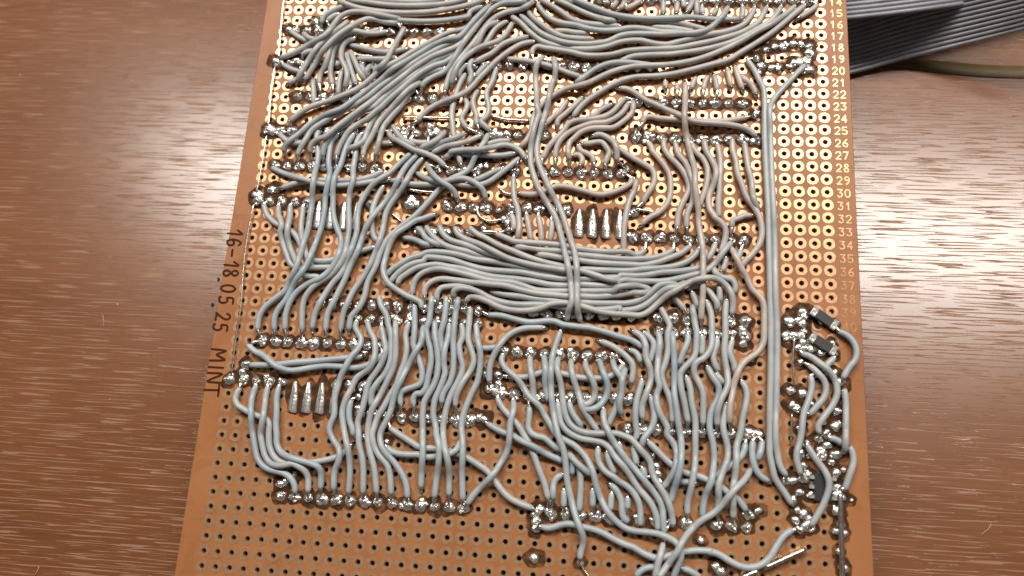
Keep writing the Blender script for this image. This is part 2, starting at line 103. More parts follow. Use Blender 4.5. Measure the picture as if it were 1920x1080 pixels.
 ('TL','short grey wire, nineteenth from left of the bent cluster in the top left corner','-1783 1960 44 -34 46 28 -35 54 2 -31 56 0 -29 58 4 -30 56 -11 -28 55 -19',[[0,-35.18,38.54,0.15],[1,-39.37,43.18,0.55]]),
 ('TL','short grey wire, twelfth from left of the bent cluster in the top left corner','-2041 1794 43 -4 69 3 0 69 1 5 70 -1 12 68 -3',[[0,-41.91,35.56,0.55],[1,-39.37,43.18,0.55]]),
 ('TL','short grey wire, seventeenth from left of the bent cluster in the top left corner','-1925 1885 39 -12 33 1 -12 33 -1 -11 34 0',[[0,-39.37,35.56,0.55],[1,-39.51,40.54,0.15]]),
 ('TL','short grey wire, sixth from left of the bent cluster in the top left corner','-2283 1691 41 -7 66 3 -11 65 1 -13 65 -1 -9 66 -3',[[0,-44.45,35.56,0.55],[1,-46.58,39.95,0.15]]),
 ('TL','short grey wire, third from left of the bent cluster in the top left corner','-2641 2516 41 46 -34 2 48 -33 1 50 -28 -1 51 -27 -2',[[0,-52.07,50.8,0.55],[1,-48.12,47.45,0.15]]),
 ('TL','short grey wire, fifth from left of the bent cluster in the top left corner','-2491 2486 48 39 -42 16 46 -32 5 52 13 -25',[[0,-49.53,50.8,0.55],[1,-46.99,50.8,0.55]]),
 ('TL','short grey wire, first from left of the bent cluster in the top left corner','-2670 2127 40 47 -28 2 49 -26 1 52 -17 -1 52 -16 -2',[[0,-54.21,43.22,0.55],[1,-49.53,43.18,0.55]]),
 ('TL','short grey wire, second from left of the bent cluster in the top left corner','-2580 1910 43 35 21 0 37 17 1 38 15 -1',[[0,-52.39,37.77,0.15],[1,-48.56,39.58,0.15]]),
 ('TL','short grey wire, fourth from left of the bent cluster in the top left corner','-2472 2243 43 41 27 1 46 11 0 49 3 -1',[[0,-49.53,43.18,0.55],[1,-46.99,43.18,0.55]]),
 ('TL','short grey wire, eighth from left of the bent cluster in the top left corner','-2319 2610 41 10 67 3 45 50 3 56 38 0 60 33 -3 66 12 -3',[[0,-47.16,51.88,0.55],[1,-40.75,56.33,0.15]]),
 ('TL','short grey wire, ninth from left of the bent cluster in the top left corner','-2262 2636 42 32 33 1 36 30 0 40 23 0',[[0,-44.45,50.8,0.55],[1,-42.31,54.92,0.15]]),
 ('TL','grey wire, twenty-fourth from left of the bent cluster in the top left corner','-1969 2353 41 65 -14 3 63 -16 3 63 -19 4 63 -17 3 65 -11 0 65 -2 -3 65 9 -4 63 19 -4 63 19 -2',[[0,-40.25,47.26,0.15],[1,-27.03,46.68,0.15]]),
 ('TL','short grey wire, twenty-third from left of the bent cluster in the top left corner','-1892 2200 41 58 -1 3 58 -3 7 58 -4 6 58 2 -3 58 4 -3 57 12 -5 57 14 -5',[[0,-36.83,43.18,0.55],[1,-29.21,43.18,0.55]]),
 ('TL','grey wire, twenty-sixth from left of the bent cluster in the top left corner','-1430 2564 43 -25 -62 3 -24 -63 6 -18 -62 17 -16 -62 20 -21 -64 9 -13 -64 14 -19 -62 19 -38 -52 -3 -46 -14 -46 -49 -23 -38',[[0,-29.21,50.8,0.55],[1,-34.29,43.18,0.55]]),
 ('TL','short grey wire, twentieth from left of the bent cluster in the top left corner','-1850 2137 42 20 -34 0 19 -33 0 19 -34 0',[[0,-36.83,43.18,0.55],[1,-35.39,39.94,0.15]]),
 ('TL','short grey wire, twenty-first from left of the bent cluster in the top left corner','-1743 2123 46 -12 -44 20 -18 -41 1 9 -41 -23',[[0,-34.29,43.18,0.55],[1,-35.18,39.18,0.15]]),
 ('TL','short grey wire, thirteenth from left of the bent cluster in the top left corner','-2104 2120 42 25 15 0 25 14 0 27 10 0',[[0,-41.91,43.18,0.55],[1,-39.37,43.18,0.55]]),
 ('TL','short grey wire, twenty-second from left of the bent cluster in the top left corner','-1697 2545 39 -58 -25 2 -55 -29 0 -54 -32 -2',[[0,-34.29,50.8,0.55],[1,-36.83,50.8,0.55]]),
 ('TL','short grey wire, twenty-fifth from left of the bent cluster in the top left corner','-1716 2087 43 61 14 3 63 12 1 62 8 -1 63 7 -3',[[0,-34.29,43.18,0.55],[1,-29.21,43.18,0.55]]),
 ('TA','grey wire, fifth from top of the flat arcs along the top edge','-2159 2871 48 48 -32 23 52 -29 14 58 -15 -15 59 -10 -12 61 -14 0 59 -15 6 59 -16 11 61 -8 -1 61 0 -11 62 -1 -5 62 -1 0 62 -1 0 62 1 0 62 1 0 62 3 0 61 5 0 62 7 0 61 9 0 61 10 0 61 13 0 60 14 0 60 17 -2 58 22 -3 58 22 -3 55 27 -4 52 34 -2',[[0,-43.87,57.89,0.15]]),
 ('TA','grey wire, fourth from top of the flat arcs along the top edge','-2043 2888 43 62 -11 3 61 -11 4 62 -11 4 62 -11 3 61 -10 1 63 -8 0 62 -5 0 62 -5 0 63 -2 0 63 -1 0 62 1 0 63 2 0 63 2 0 62 4 0 63 5 0 61 10 -1 61 13 -4 61 18 -3 58 21 -4 58 24 -3',[[0,-41.74,57.93,0.15]]),
 ('TA','grey wire, first from top of the flat arcs along the top edge','-2013 2935 43 60 -13 2 60 -13 4 61 -11 3 60 -9 4 61 -7 1 61 -6 0 61 -5 0 61 -4 0 62 -4 0 61 -1 0 61 0 0 62 3 -1 61 7 -4 60 9 -3 60 14 -4 58 18 -2',[]),
 ('TA','grey wire, sixth from top of the flat arcs along the top edge','-1750 2706 42 59 -19 2 59 -17 4 60 -14 3 61 -10 3 61 -7 2 62 -4 0 61 -3 0 62 -1 0 61 1 0 62 2 0 62 5 0 61 6 0 61 8 0 61 11 0 60 12 -1 58 21 -4 15 56 -3 50 34 -4 55 30 -2',[[0,-35.85,54.38,0.15],[1,-12.39,56.76,0.15]]),
 ('TA','short grey wire, second from top of the flat arcs along the top edge','-549 2882 43 63 7 3 63 8 1 62 9 -1 63 9 -3',[[0,-11.87,57.53,0.15]]),
 ('TA','short grey wire, third from top of the flat arcs along the top edge','-375 2866 47 72 -2 24 73 2 20 75 15 2',[]),
 ('TR','long grey wire, twelfth from top of the arcs sweeping to the top right corner','-330 2698 47 43 -43 18 50 -34 -12 44 -44 0 40 -49 8 46 -43 2 50 -39 -6 53 -33 -1 58 -25 0 61 -18 0 62 -12 0 62 -13 0 63 -11 0 63 -6 0 63 0 0 63 4 0 63 8 0 62 13 0 60 19 0 58 26 0 61 18 0 62 11 0 63 5 0 64 -1 0 61 -16 0 61 -16 0 63 -8 0 63 -2 0 61 15 0 61 20 0 60 19 0 60 19 0 61 18 0 61 16 0 62 15 0 63 10 0 62 11 0 60 19 0 59 24 -1 55 31 -1 45 44 -3 35 53 -4 28 57 -3 23 58 -3',[[0,-7.21,54.58,0.15],[1,41.91,58.42,0.55]]),
 ('TR','grey wire, fourth from top of the arcs sweeping to the top right corner','285 2874 97 58 -27 3 57 -26 3 57 -27 1 57 -27 1 58 -26 -1 59 -24 0 60 -21 0 61 -14 -1 62 -11 0 63 -9 0 63 -7 1 63 -4 0 64 -1 1 63 1 0 63 4 -1 63 3 -1 63 5 -3 60 13 -15 58 16 -20 63 3 -6 62 -7 -1 63 -9 0 63 -5 -1 63 1 -4 64 4 -2 61 -4 11 59 14 -17',[[1,39.55,53.99,0.15]]),
 ('TR','grey wire, fifth from top of the arcs sweeping to the top right corner','-58 2910 43 51 -34 2 50 -34 3 49 -34 4 50 -35 3 48 -37 2 46 -40 0 50 -34 0 57 -22 0 58 -15 0 60 -11 0 60 -5 -2 61 -4 -3 60 -2 -4 61 -1 -3 61 -1 -3',[[1,16.17,51.99,0.15]]),
 ('TR','grey wire, first from top of the arcs sweeping to the top right corner','90 2912 40 60 -30 3 59 -30 4 59 -33 4 58 -34 3 59 -32 1 61 -28 0 62 -24 1 58 -30 15 53 -32 27 58 0 -16 52 17 -38',[[1,15.27,53.35,0.15]]),
 ('TR','grey wire, sixth from top of the arcs sweeping to the top right corner','203 2919 40 57 -28 3 57 -28 4 57 -28 4 58 -28 3 58 -26 1 59 -24 0 60 -22 0 61 -20 0 62 -14 0 63 -10 0 63 -10 0 63 -10 0 63 -8 0 63 -8 0 64 -7 0 64 -3 0 63 1 0 64 -1 0 63 -10 -1 62 -16 -4 61 -18 -3 62 -15 -4 62 -15 -3',[[1,33.11,51.2,0.15]]),
 ('TR','grey wire, seventh from top of the arcs sweeping to the top right corner','-77 2845 42 34 -54 2 38 -51 4 44 -46 4 52 -37 3 59 -25 1 62 -15 0 63 -9 0 62 -13 2 58 -25 10 60 -21 6 63 -5 -12 63 -3 -6 64 -1 0 64 5 0 63 9 0 62 14 0 64 6 0 64 -4 0 63 -9 0 62 -15 0 63 -13 -2 64 -2 -3 63 -4 5 61 -8 13 56 16 -24',[[0,-2.02,57.67,0.15],[1,28.69,50.93,0.15]]),
 ('TR','short grey wire, ninth from top of the arcs sweeping to the top right corner','1083 2597 42 59 -7 2 58 -8 4 59 -5 2 58 -7 0 59 -9 -2 58 -8 -4 58 -9 -2',[[0,20.78,52.05,0.15],[1,30.73,50.73,0.15]]),
 ('TR','grey wire, eighth from top of the arcs sweeping to the top right corner','-175 2766 43 36 -48 3 39 -46 4 44 -41 3 47 -37 4 46 -40 8 46 -37 8 53 -29 -5 56 -20 -9 59 -11 -3 60 -4 -3 60 -2 -4 61 1 -3 60 1 -3',[[0,-4.03,56.05,0.15],[1,10.74,49.06,0.15]]),
 ('TR','long grey wire, tenth from top of the arcs sweeping to the top right corner','-240 2715 41 45 -43 3 45 -44 3 44 -45 4 44 -45 3 50 -38 1 56 -30 1 53 -31 11 52 -32 18 58 -23 8 62 -11 -1 61 2 -13 60 9 -18 62 4 -5 63 5 0 62 9 0 62 13 0 57 27 0 54 32 0 60 19 0 62 11 0 63 4 0 63 -1 0 63 -1 0 63 -3 0 62 -3 2 60 -9 19 58 -6 21 63 4 1 63 3 -5 62 3 4 62 14 1 57 25 -5 49 39 -11 46 42 4 41 45 13 33 52 -9 24 53 -23 24 55 -22',[[0,-5.45,54.93,0.15],[1,36.83,58.42,0.55]]),
 ('TR','long grey wire, fourteenth from top of the arcs sweeping to the top right corner','-100 2260 40 3 62 2 47 37 4 61 -14 3 61 -12 4 62 -11 1 62 -10 0 63 -11 0 61 -13 0 60 -18 0 62 -10 0 63 -2 0 63 2 0 63 4 0 62 9 0 61 17 0 60 19 0 62 11 0 62 7 0 63 6 0 63 3 0 62 2 1 63 -1 8 62 0 6 62 10 -9 61 14 -6 61 15 0 61 16 0 61 14 0 61 14 0 61 16 0 60 19 0 60 19 0 60 20 0 59 21 0 57 28 0 53 33 0 51 37 -1 44 45 -4 30 55 -3 27 56 -4 27 57 -2',[[0,-1.27,43.18,0.55],[1,44.45,58.42,0.55]]),
 ('TR','grey wire, thirteenth from top of the arcs sweeping to the top right corner','776 2201 43 56 28 2 58 24 4 62 10 4 63 4 3 63 5 1 63 2 0 63 3 0 63 3 0 62 9 0 63 10 0 62 10 0 62 11 0 62 14 0 61 15 0 61 17 0 60 18 0 60 21 0 57 25 0 56 29 0 55 31 0 54 34 0 52 35 0 53 34 0 52 37 -1 46 42 -3 38 50 -4 34 53 -4 29 56 -2',[[0,16.51,43.18,0.55],[1,46.99,58.42,0.55]]),
 ('TR','grey wire, eighteenth from top of the arcs sweeping to the top right corner','347 1955 44 50 33 20 47 42 -2 45 44 -7 52 36 3 56 29 4 59 22 4 62 9 9 63 2 6 63 4 -9 63 -1 -6 62 -8 1 63 -3 -10 62 -5 -9 63 -9 -5',[[0,6.23,38.63,0.15],[1,21.59,43.18,0.55]]),
 ('TR','long grey wire, fifteenth from top of the arcs sweeping to the top right corner','381 1931 44 60 10 17 56 28 -9 55 31 1 55 32 3 57 28 2 58 26 0 60 22 0 61 18 0 62 10 6 62 -3 17 62 0 8 64 3 2 63 3 -1 62 11 -12 59 17 -16 62 12 -4 62 13 0 62 15 0 61 18 0 60 22 0 59 24 0 57 26 0 57 29 0 57 28 0 56 30 2 57 27 11 54 29 13 53 36 6 52 36 1 54 34 -1 54 33 -2 52 36 -6 47 42 -11 45 43 -14 45 43 -7 46 45 -4 46 44 -3',[[0,6.77,38.48,0.15],[1,49.53,58.42,0.55]]),
 ('TR','long grey wire, sixteenth from top of the arcs sweeping to the top right corner','341 1593 43 32 54 3 37 51 3 42 47 4 47 42 3 50 38 2 50 38 0 52 36 0 52 35 0 54 32 0 58 26 0 60 19 0 61 14 0 63 6 0 63 3 0 63 5 0 62 7 0 63 9 0 61 12 0 61 16 0 61 17 0 60 18 0 60 19 0 60 19 0 60 19 0 61 17 0 60 19 0 56 27 0 51 38 0 51 37 0 52 35 0 52 36 0 51 37 0 50 38 0 50 38 0 49 40 0 46 43 0 46 43 0 44 45 -2 44 46 -3 44 44 -3 45 44 -4 46 43 -3',[[0,6.37,31.09,0.15],[1,52.07,58.42,0.55]]),
 ('TR','short grey wire, second from top of the arcs sweeping to the top right corner','2514 2707 43 50 31 2 48 35 1 44 39 -1 43 40 -2',[[0,49.52,53.67,0.15],[1,52.07,58.42,0.55]]),
 ('TR','short grey wire, third from top of the arcs sweeping to the top right corner','1958 2692 40 11 46 1 6 46 0 -5 47 -1',[[0,38.94,52.98,0.15],[1,39.37,58.42,0.55]]),
 ('TR','grey wire, seventeenth from top of the arcs sweeping to the top right corner','-344 2218 42 63 -7 3 62 -10 7 62 -11 6 61 -15 7 62 -14 2 61 -14 -2 61 -17 -3 61 -18 -6 59 -21 -4 59 -23 -4 60 -20 -3 61 -18 -3',[[0,-6.35,43.18,0.55],[1,8.62,40.34,0.15]]),
 ('TR','short grey wire, eleventh from top of the arcs sweeping to the top right corner','109 2539 41 65 0 2 65 -4 3 64 -12 0 65 -5 -3 66 -1 -2',[[0,1.27,50.78,0.15],[1,9.58,50.32,0.15]]),
 ('KN','grey wire, first from left of the curled knot right of upper centre','-157 1262 44 46 41 19 32 56 2 23 60 2 1 64 -7 3 64 -3 19 62 0 30 57 0 39 52 0 45 46 0 49 42 0 52 39 0 55 33 0 61 19 8 61 3 22 61 10 17 48 30 -24 42 35 -35',[[0,-3.79,24.68,0.15],[1,10.78,39.98,0.15]]),
 ('LP','long grey wire, first from left of the pair running down over the middle bundle','13 2244 48 -25 -51 33 -23 -52 29 -15 -59 -18 -2 -58 -30 7 -64 -7 7 -65 0 7 -65 3 6 -62 18 7 -61 21 10 -64 8 16 -62 -9 -18 -62 -2 -13 -63 11 -10 -64 2 -9 -63 -12 -8 -59 -27 -2 -63 -13 2 -65 0 7 -65 0 17 -63 0 22 -61 0 23 -60 10 23 -57 22 28 -57 12 33 -54 -15 36 -50 -20 35 -54 1 34 -56 2 27 -59 -3 22 -61 -7 19 -61 9 16 -59 23 16 -61 16 16 -63 0 16 -61 12 16 -59 23 15 -63 10 14 -61 -16 11 -60 -22 8 -63 11 7 -63 15 3 -65 8 -18 -57 -18 -14 -41 -48 -5 -53 -36',[[0,1.27,43.18,0.55],[1,6.35,-7.62,0.55]]),
 ('LP','long grey wire, second from left of the pair running down over the middle bundle','119 2232 49 12 -57 28 11 -59 24 5 -63 -9 -9 -58 -29 -21 -60 -2 -10 -60 20 -6 -62 20 -6 -64 2 -5 -62 -19 -16 -58 -21 -14 -63 8 -12 -63 9 -14 -62 -13 -15 -61 -12 -10 -65 -1 -3 -64 0 4 -65 1 13 -64 3 19 -61 6 24 -60 3 29 -58 2 27 -56 18 25 -58 16 28 -56 -11 32 -49 -28 34 -55 -10 28 -58 0 25 -60 0 22 -61 0 21 -61 0 22 -60 11 18 -58 23 20 -59 16 21 -62 1 13 -61 15 9 -60 25 7 -63 10 5 -61 -19 3 -61 -21 3 -62 19 2 -61 21 4 -64 2 7 -56 -29 9 -42 -49 19 -48 -36',[[0,1.27,43.18,0.55],[1,8.89,-7.62,0.55]]),
 ('KN','short grey wire, second from left of the curled knot right of upper centre','268 1760 43 -28 -58 3 -32 -55 3 -44 -47 0 -46 -45 -3 -39 -51 -3',[[0,5.77,36.0,0.15],[1,1.27,27.94,0.55]]),
 ('KN','short grey wire, third from left of the curled knot right of upper centre','419 1800 40 -42 -52 3 -43 -52 4 -45 -50 1 -47 -48 -1 -47 -47 -4 -7 -67 -3',[[0,8.95,36.7,0.15],[1,3.71,28.79,0.15]]),
 ('KN','short grey wire, tenth from left of the curled knot right of upper centre','703 1732 41 -54 -35 3 -55 -35 1 -36 -43 -2 -61 -22 -2',[[0,14.83,35.13,0.15],[1,9.09,31.65,0.15]]),
 ('KN','grey wire, sixth from left of the curled knot right of upper centre','841 1807 40 -36 -48 3 -36 -49 3 -35 -50 4 -45 -40 3 -54 -29 2 -58 -16 1 -59 -13 5 -61 -4 -2 -60 -7 -4 -59 -17 0 -47 -36 0 -30 -53 0 -35 -50 0 -40 -45 -2 -39 -47 -3 -35 -50 -4 -23 -56 -3 -23 -56 -3',[[0,19.05,35.56,0.55],[1,1.27,20.32,0.55]]),
 ('KN','grey wire, eighth from left of the curled knot right of upper centre','870 1746 43 -25 -57 3 -33 -52 4 -45 -43 3 -51 -36 4 -57 -26 1 -62 -8 0 -62 -5 0 -60 -19 0 -58 -24 0 -56 -27 0 -52 -34 0 -48 -41 -2 -36 -50 -3 -25 -57 -4 -11 -62 -3 0 -62 -3',[[0,19.05,35.56,0.55],[1,3.81,20.32,0.55]]),
 ('KN','grey wire, ninth from left of the curled knot right of upper centre','912 1769 46 7 -63 9 -9 -62 -6 -38 -53 2 -46 -45 3 -49 -42 1 -57 -29 0 -65 -2 0 -64 -1 0 -64 -6 0 -62 -20 0 -55 -33 0 -43 -48 -1 -44 -47 -3 -15 -62 6 5 -63 8 16 -59 -21',[[0,19.05,35.56,0.55],[1,6.35,20.32,0.55]]),
 ('KN','short grey wire, twelfth from left of the curled knot right of upper centre','548 1397 42 59 10 3 57 -21 4 49 -35 11 37 -45 16 21 -57 6 8 -57 -18 1 -58 -20',[[0,10.07,27.74,0.15],[1,17.55,21.29,0.55]]),
 ('KN','short grey wire, eleventh from left of the curled knot right of upper centre','444 1311 44 64 -1 4 61 14 -2 61 -2 3 42 -47 0 30 -56 -3 -17 -60 -3 -20 -61 -3',[[0,7.98,26.25,0.15],[1,13.97,20.32,0.55]]),
 ('KN','short grey wire, seventh from left of the curled knot right of upper centre','402 1289 41 33 -57 2 58 -26 1 53 -38 -1 13 -61 -3',[[0,7.58,26.54,0.15],[1,11.43,20.32,0.55]]),
 ('KN','short grey wire, fourth from left of the curled knot right of upper centre','353 1183 41 61 6 1 37 -49 0 -19 -60 -1',[[0,6.17,23.52,0.15],[1,8.89,20.32,0.55]]),
 ('RM','grey wire, second from left of the loose column left of the long twin wires','786 1274 40 51 -39 3 51 -38 4 53 -35 4 55 -33 3 55 -33 1 53 -35 0 30 -56 0 4 -63 -1 -17 -62 -3 -34 -54 -4 -31 -55 -4 -24 -59 -3',[[0,15.02,26.04,0.15],[1,19.05,12.7,0.55]]),
 ('RM','grey wire, third from left of the loose column left of the long twin wires','1070 1338 43 33 -54 3 7 -30 4 14 -25 4 40 -50 3 38 -50 1 36 -53 0 30 -56 0 16 -61 0 5 -64 0 0 -63 0 -8 -63 0 -22 -60 0 -36 -52 -1 -47 -42 -3 -56 -31 -4 -50 -38 -4 -44 -46 -3',[[0,21.59,27.94,0.55],[1,19.9,9.35,0.15]]),
 ('KN','grey wire, fifth from left of the curled knot right of upper centre','-128 779 41 61 -8 2 61 -2 4 60 12 4 56 23 3 53 30 2 57 22 0 61 1 0 61 -7 0 59 -14 0 59 -16 0 59 -16 0 59 -16 0 61 -5 0 61 10 0 58 19 -2 55 26 -3 52 31 -4 47 40 -3 14 58 -3',[[0,-3.45,15.68,0.15],[1,16.94,20.36,0.55]]),
 ('RM','grey wire, first from left of the loose column left of the long twin wires','969 944 45 -6 -59 9 -13 -59 -6 -25 -55 2 -19 -57 4 -14 -59 1 -10 -60 1 -7 -60 0 -9 -60 -2 -1 -60 -1 1 -61 -2 2 -60 -7 2 -60 -3',[[0,19.46,19.77,0.15],[1,17.43,3.78,0.15]]),
 ('HV','grey wire, second from left of the short stubs above the middle bundle','-203 949 40 4 -65 3 5 -65 4 8 -64 3 15 -63 4 24 -60 1 16 -63 -1 7 -65 1 10 -61 2 -3 -64 7 -6 -61 -19',[[0,-3.81,20.32,0.55],[1,-2.55,5.5,0.15]]),
 ('HV','short grey wire, first from left of the short stubs above the middle bundle','-197 561 41 18 -50 1 11 -52 0 2 -53 -1',[[0,-4.23,11.34,0.55],[1,-4.41,8.2,0.55]]),
 ('HV','short grey wire, third from left of the short stubs above the middle bundle','-54 565 43 14 -63 3 14 -64 2 15 -63 -2 14 -63 -3',[[0,-1.27,12.7,0.55],[1,0.26,5.36,0.15]]),
 ('HV','short grey wire, fourth from left of the short stubs above the middle bundle','57 558 43 17 -63 3 13 -63 2 9 -64 -2 7 -64 -3',[[0,1.27,12.7,0.55],[1,2.16,5.19,0.15]]),
 ('HV','short grey wire, fifth from left of the short stubs above the middle bundle','186 518 41 5 -70 2 -2 -70 0 -8 -70 -2',[[0,3.81,12.7,0.55],[1,3.52,5.26,0.15]]),
 ('RT','grey wire, first from top of the two thin runs left of printed row 24','784 1908 41 63 -6 3 57 -24 3 51 -36 4 47 -40 5 50 -37 6 57 -25 -1 58 -25 -5 56 -28 0 54 -30 10 49 -32 22 50 -34 15 54 -32 1 59 -18 -4 62 -7 -6 63 -4 -3 62 -1 -2 63 -1 -6 61 1 -14 61 -2 -13 61 -10 -5 61 -16 -4 54 -31 -3 43 -45 -3',[[0,14.79,38.25,0.15],[1,41.91,27.94,0.55]]),
 ('RT','grey wire, second from top of the two thin runs left of printed row 24','1013 1537 40 22 56 3 62 13 4 62 -16 3 63 -7 4 64 -4 1 64 -3 0 64 -4 0 64 -3 0 64 -3 0 64 -1 0 64 -1 0 64 2 -1 63 8 -4 63 12 -3 62 15 -4 62 14 -3',[[0,19.25,28.98,0.55],[1,41.41,32.96,0.55]]),
 ('RM','long grey wire, sixth from left of the loose column left of the long twin wires','1416 1972 42 1 -65 3 0 -64 4 -2 -63 15 -4 -60 26 -4 -57 30 -5 -58 30 0 -64 -1 7 -59 -23 13 -51 -39 14 -60 -19 13 -63 0 15 -63 -7 16 -63 -3 15 -61 13 8 -58 28 4 -59 27 -1 -63 14 -1 -65 1 7 -64 -7 10 -62 -17 13 -59 -24 11 -61 -21 2 -63 -14 4 -64 -1 10 -64 4 11 -64 9 7 -63 11 7 -65 0 3 -64 -1 -3 -63 16 -1 -64 9 1 -65 -6 0 -65 -4 0 -64 -8 -1 -63 -14 -6 -65 0 -2 -63 -12 3 -63 -18',[[0,28.31,40.34,0.15],[1,31.75,-10.16,0.55]]),
 ('RM','grey wire, fourth from left of the loose column left of the long twin wires','1221 1376 43 -3 -62 2 14 -59 4 33 -53 3 39 -47 4 43 -45 1 38 -49 1 32 -52 0 26 -56 0 15 -60 0 -6 -62 0 -25 -56 -1 -26 -56 -1 -22 -58 -3 -17 -59 -4 -4 -62 -4 -4 -62 -2',[[0,24.13,27.94,0.55],[1,26.67,7.62,0.55]]),
 ('RM','grey wire, fifth from left of the loose column left of the long twin wires','1327 1345 39 12 -60 3 16 -59 3 34 -50 4 36 -49 5 21 -56 16 15 -57 17 17 -58 7 15 -60 0 6 -60 -9 -1 -59 -19 -10 -58 -13 -27 -56 -4 -17 -58 -4 -2 -61 -3 -1 -61 -3',[[0,26.67,27.94,0.55],[1,29.21,7.62,0.55]]),
 ('RM','grey wire, seventh from left of the loose column left of the long twin wires','1484 1337 41 20 -60 2 36 -51 4 43 -46 4 29 -56 3 17 -61 1 2 -63 0 -6 -62 -1 -12 -62 -3 -19 -60 -4 -22 -59 -4 -12 -62 -2',[[0,29.21,27.94,0.55],[1,31.04,13.01,0.15]]),
 ('RM','grey wire, eighth from left of the loose column left of the long twin wires','1598 1373 43 9 -63 2 14 -61 4 31 -56 4 28 -56 8 20 -58 18 6 -62 11 -9 -62 -3 -19 -58 -18 -21 -59 -11 -16 -62 -1 0 -63 0 15 -62 4 34 -52 10 10 -23 3 50 -36 -10 39 -49 -7 9 -62 -5 -11 -63 -3 -16 -61 -4 -17 -61 -3',[[0,31.75,27.94,0.55],[1,34.83,4.01,0.15]]),
 ('RM','grey wire, ninth from left of the loose column left of the long twin wires','1723 1330 43 12 -60 3 9 -60 3 6 -61 4 1 -61 3 -5 -61 2 -6 -61 0 1 -61 0 -1 -61 -2 -6 -61 -3 -3 -61 -4 3 -61 -3 3 -61 -3',[[0,34.29,27.94,0.55],[1,34.8,11.11,0.15]]),
 ('RM','grey wire, twelfth from left of the loose column left of the long twin wires','1863 1379 43 0 -62 3 4 -62 4 16 -60 3 13 -60 3 4 -62 2 12 -61 0 21 -58 0 19 -59 0 18 -60 0 25 -56 0 36 -51 0 35 -51 0 28 -56 0 17 -59 0 9 -62 0 0 -62 0 -10 -61 0 -23 -58 -2 -34 -51 -3 -40 -48 -4 -42 -45 -3 -34 -52 -3',[[0,36.83,27.94,0.55],[1,38.26,1.7,0.15]]),
 ('RM','grey wire, thirteenth from left of the loose column left of the long twin wires','1977 1349 40 7 -65 3 7 -65 4 7 -64 3 8 -65 3 13 -63 2 15 -64 -1 6 -64 1 0 -63 16 4 -61 23 22 -54 -15 30 -44 -35',[[0,39.37,27.94,0.55],[1,42.33,12.91,0.15]]),
 ('RM','short grey wire, tenth from left of the loose column left of the long twin wires','2035 622 39 -65 -6 3 -54 -26 2 -55 -28 -2 -6 -66 -3',[[0,41.6,12.52,0.15],[1,36.83,7.62,0.55]]),
 ('BUS','long grey wire, first from left of the long twin wires running down the right side','2007 2236 40 34 -53 2 31 -54 4 24 -58 4 22 -59 3 27 -57 1 17 -60 0 4 -62 0 1 -63 0 0 -63 0 -2 -63 0 -2 -62 0 -1 -63 0 -1 -63 0 0 -63 0 1 -63 0 1 -62 0 1 -63 0 2 -63 0 2 -63 0 2 -62 0 2 -63 0 2 -63 0 2 -63 0 2 -63 0 2 -62 0 2 -63 0 0 -63 0 0 -63 0 0 -62 0 0 -63 0 0 -63 0 0 -63 0 1 -63 0 0 -62 0 1 -63 0 0 -63 0 1 -63 0 0 -63 0 0 -62 0 1 -63 0 0 -63 0 1 -63 0 0 -63 0 -1 -62 0 -2 -63 0 -1 -63 0 -2 -63 0 -1 -63 0 -2 -62 0 -2 -63 0 -2 -63 0 -3 -63 0 -2 -62 0 -3 -63 0 -2 -63 0 -1 -63 0 -1 -62 0 -1 -63 0 -1 -63 0 -2 -63 0 1 -63 0 11 -61 0 12 -62 0 16 -61 -1 32 -53 -3 37 -50 -4 36 -52 -4 33 -53 -3',[[0,42.12,45.41,0.55],[1,47.01,-38.29,0.55]]),
 ('BUS','long grey wire, second from left of the long twin wires running down the right side','2553 2181 42 -41 -47 3 -41 -47 4 -39 -48 3 -39 -48 3 -39 -49 2 -39 -48 0 -40 -49 0 -32 -52 4 -25 -56 12 -11 -60 9 0 -63 -1 2 -61 -7 4 -62 -11 2 -61 -6 0 -63 0 1 -62 0 1 -62 0 0 -62 0 1 -63 1 0 -62 4 0 -62 4 2 -62 1 2 -62 1 1 -63 2 1 -62 2 2 -62 1 1 -62 0 3 -62 -3 3 -62 -9 2 -62 -4 1 -62 0 -1 -62 0 0 -63 0 -1 -62 2 -3 -61 8 -2 -62 7 -1 -62 3 0 -63 2 0 -62 0 1 -62 -1 3 -62 -4 3 -62 -7 3 -62 -9 2 -62 -1 0 -62 0 -1 -62 0 -1 -62 0 -2 -63 0 -3 -62 0 -2 -62 0 -2 -62 0 -2 -63 0 -2 -62 0 -3 -62 0 -2 -62 0 -4 -62 2 -5 -61 10 -4 -62 9 -3 -62 2 1 -62 -2 8 -60 -14 11 -60 -12 11 -61 -3 22 -58 -4 38 -49 -3',[[0,50.92,43.1,0.55],[1,45.81,-35.2,0.55]]),
 ('RM','grey wire, eleventh from left of the loose column left of the long twin wires','1844 300 45 20 -55 26 23 -57 18 27 -59 0 30 -56 -8 34 -51 -19 25 -59 -4 28 -58 0 46 -45 0 38 -52 0 14 -62 0 1 -65 0 -1 -64 0 -1 -65 0 -2 -64 0 -8 -64 0 -27 -58 0 -42 -49 6 -51 -39 2 -49 -41 -1 -38 -50 14 -25 -59 6 -18 -60 -15 -13 -61 -12 -11 -63 7 -14 -62 15 -9 -63 2 -1 -63 -9 6 -57 -30',[[0,36.83,7.62,0.55],[1,36.83,-27.94,0.55]]),
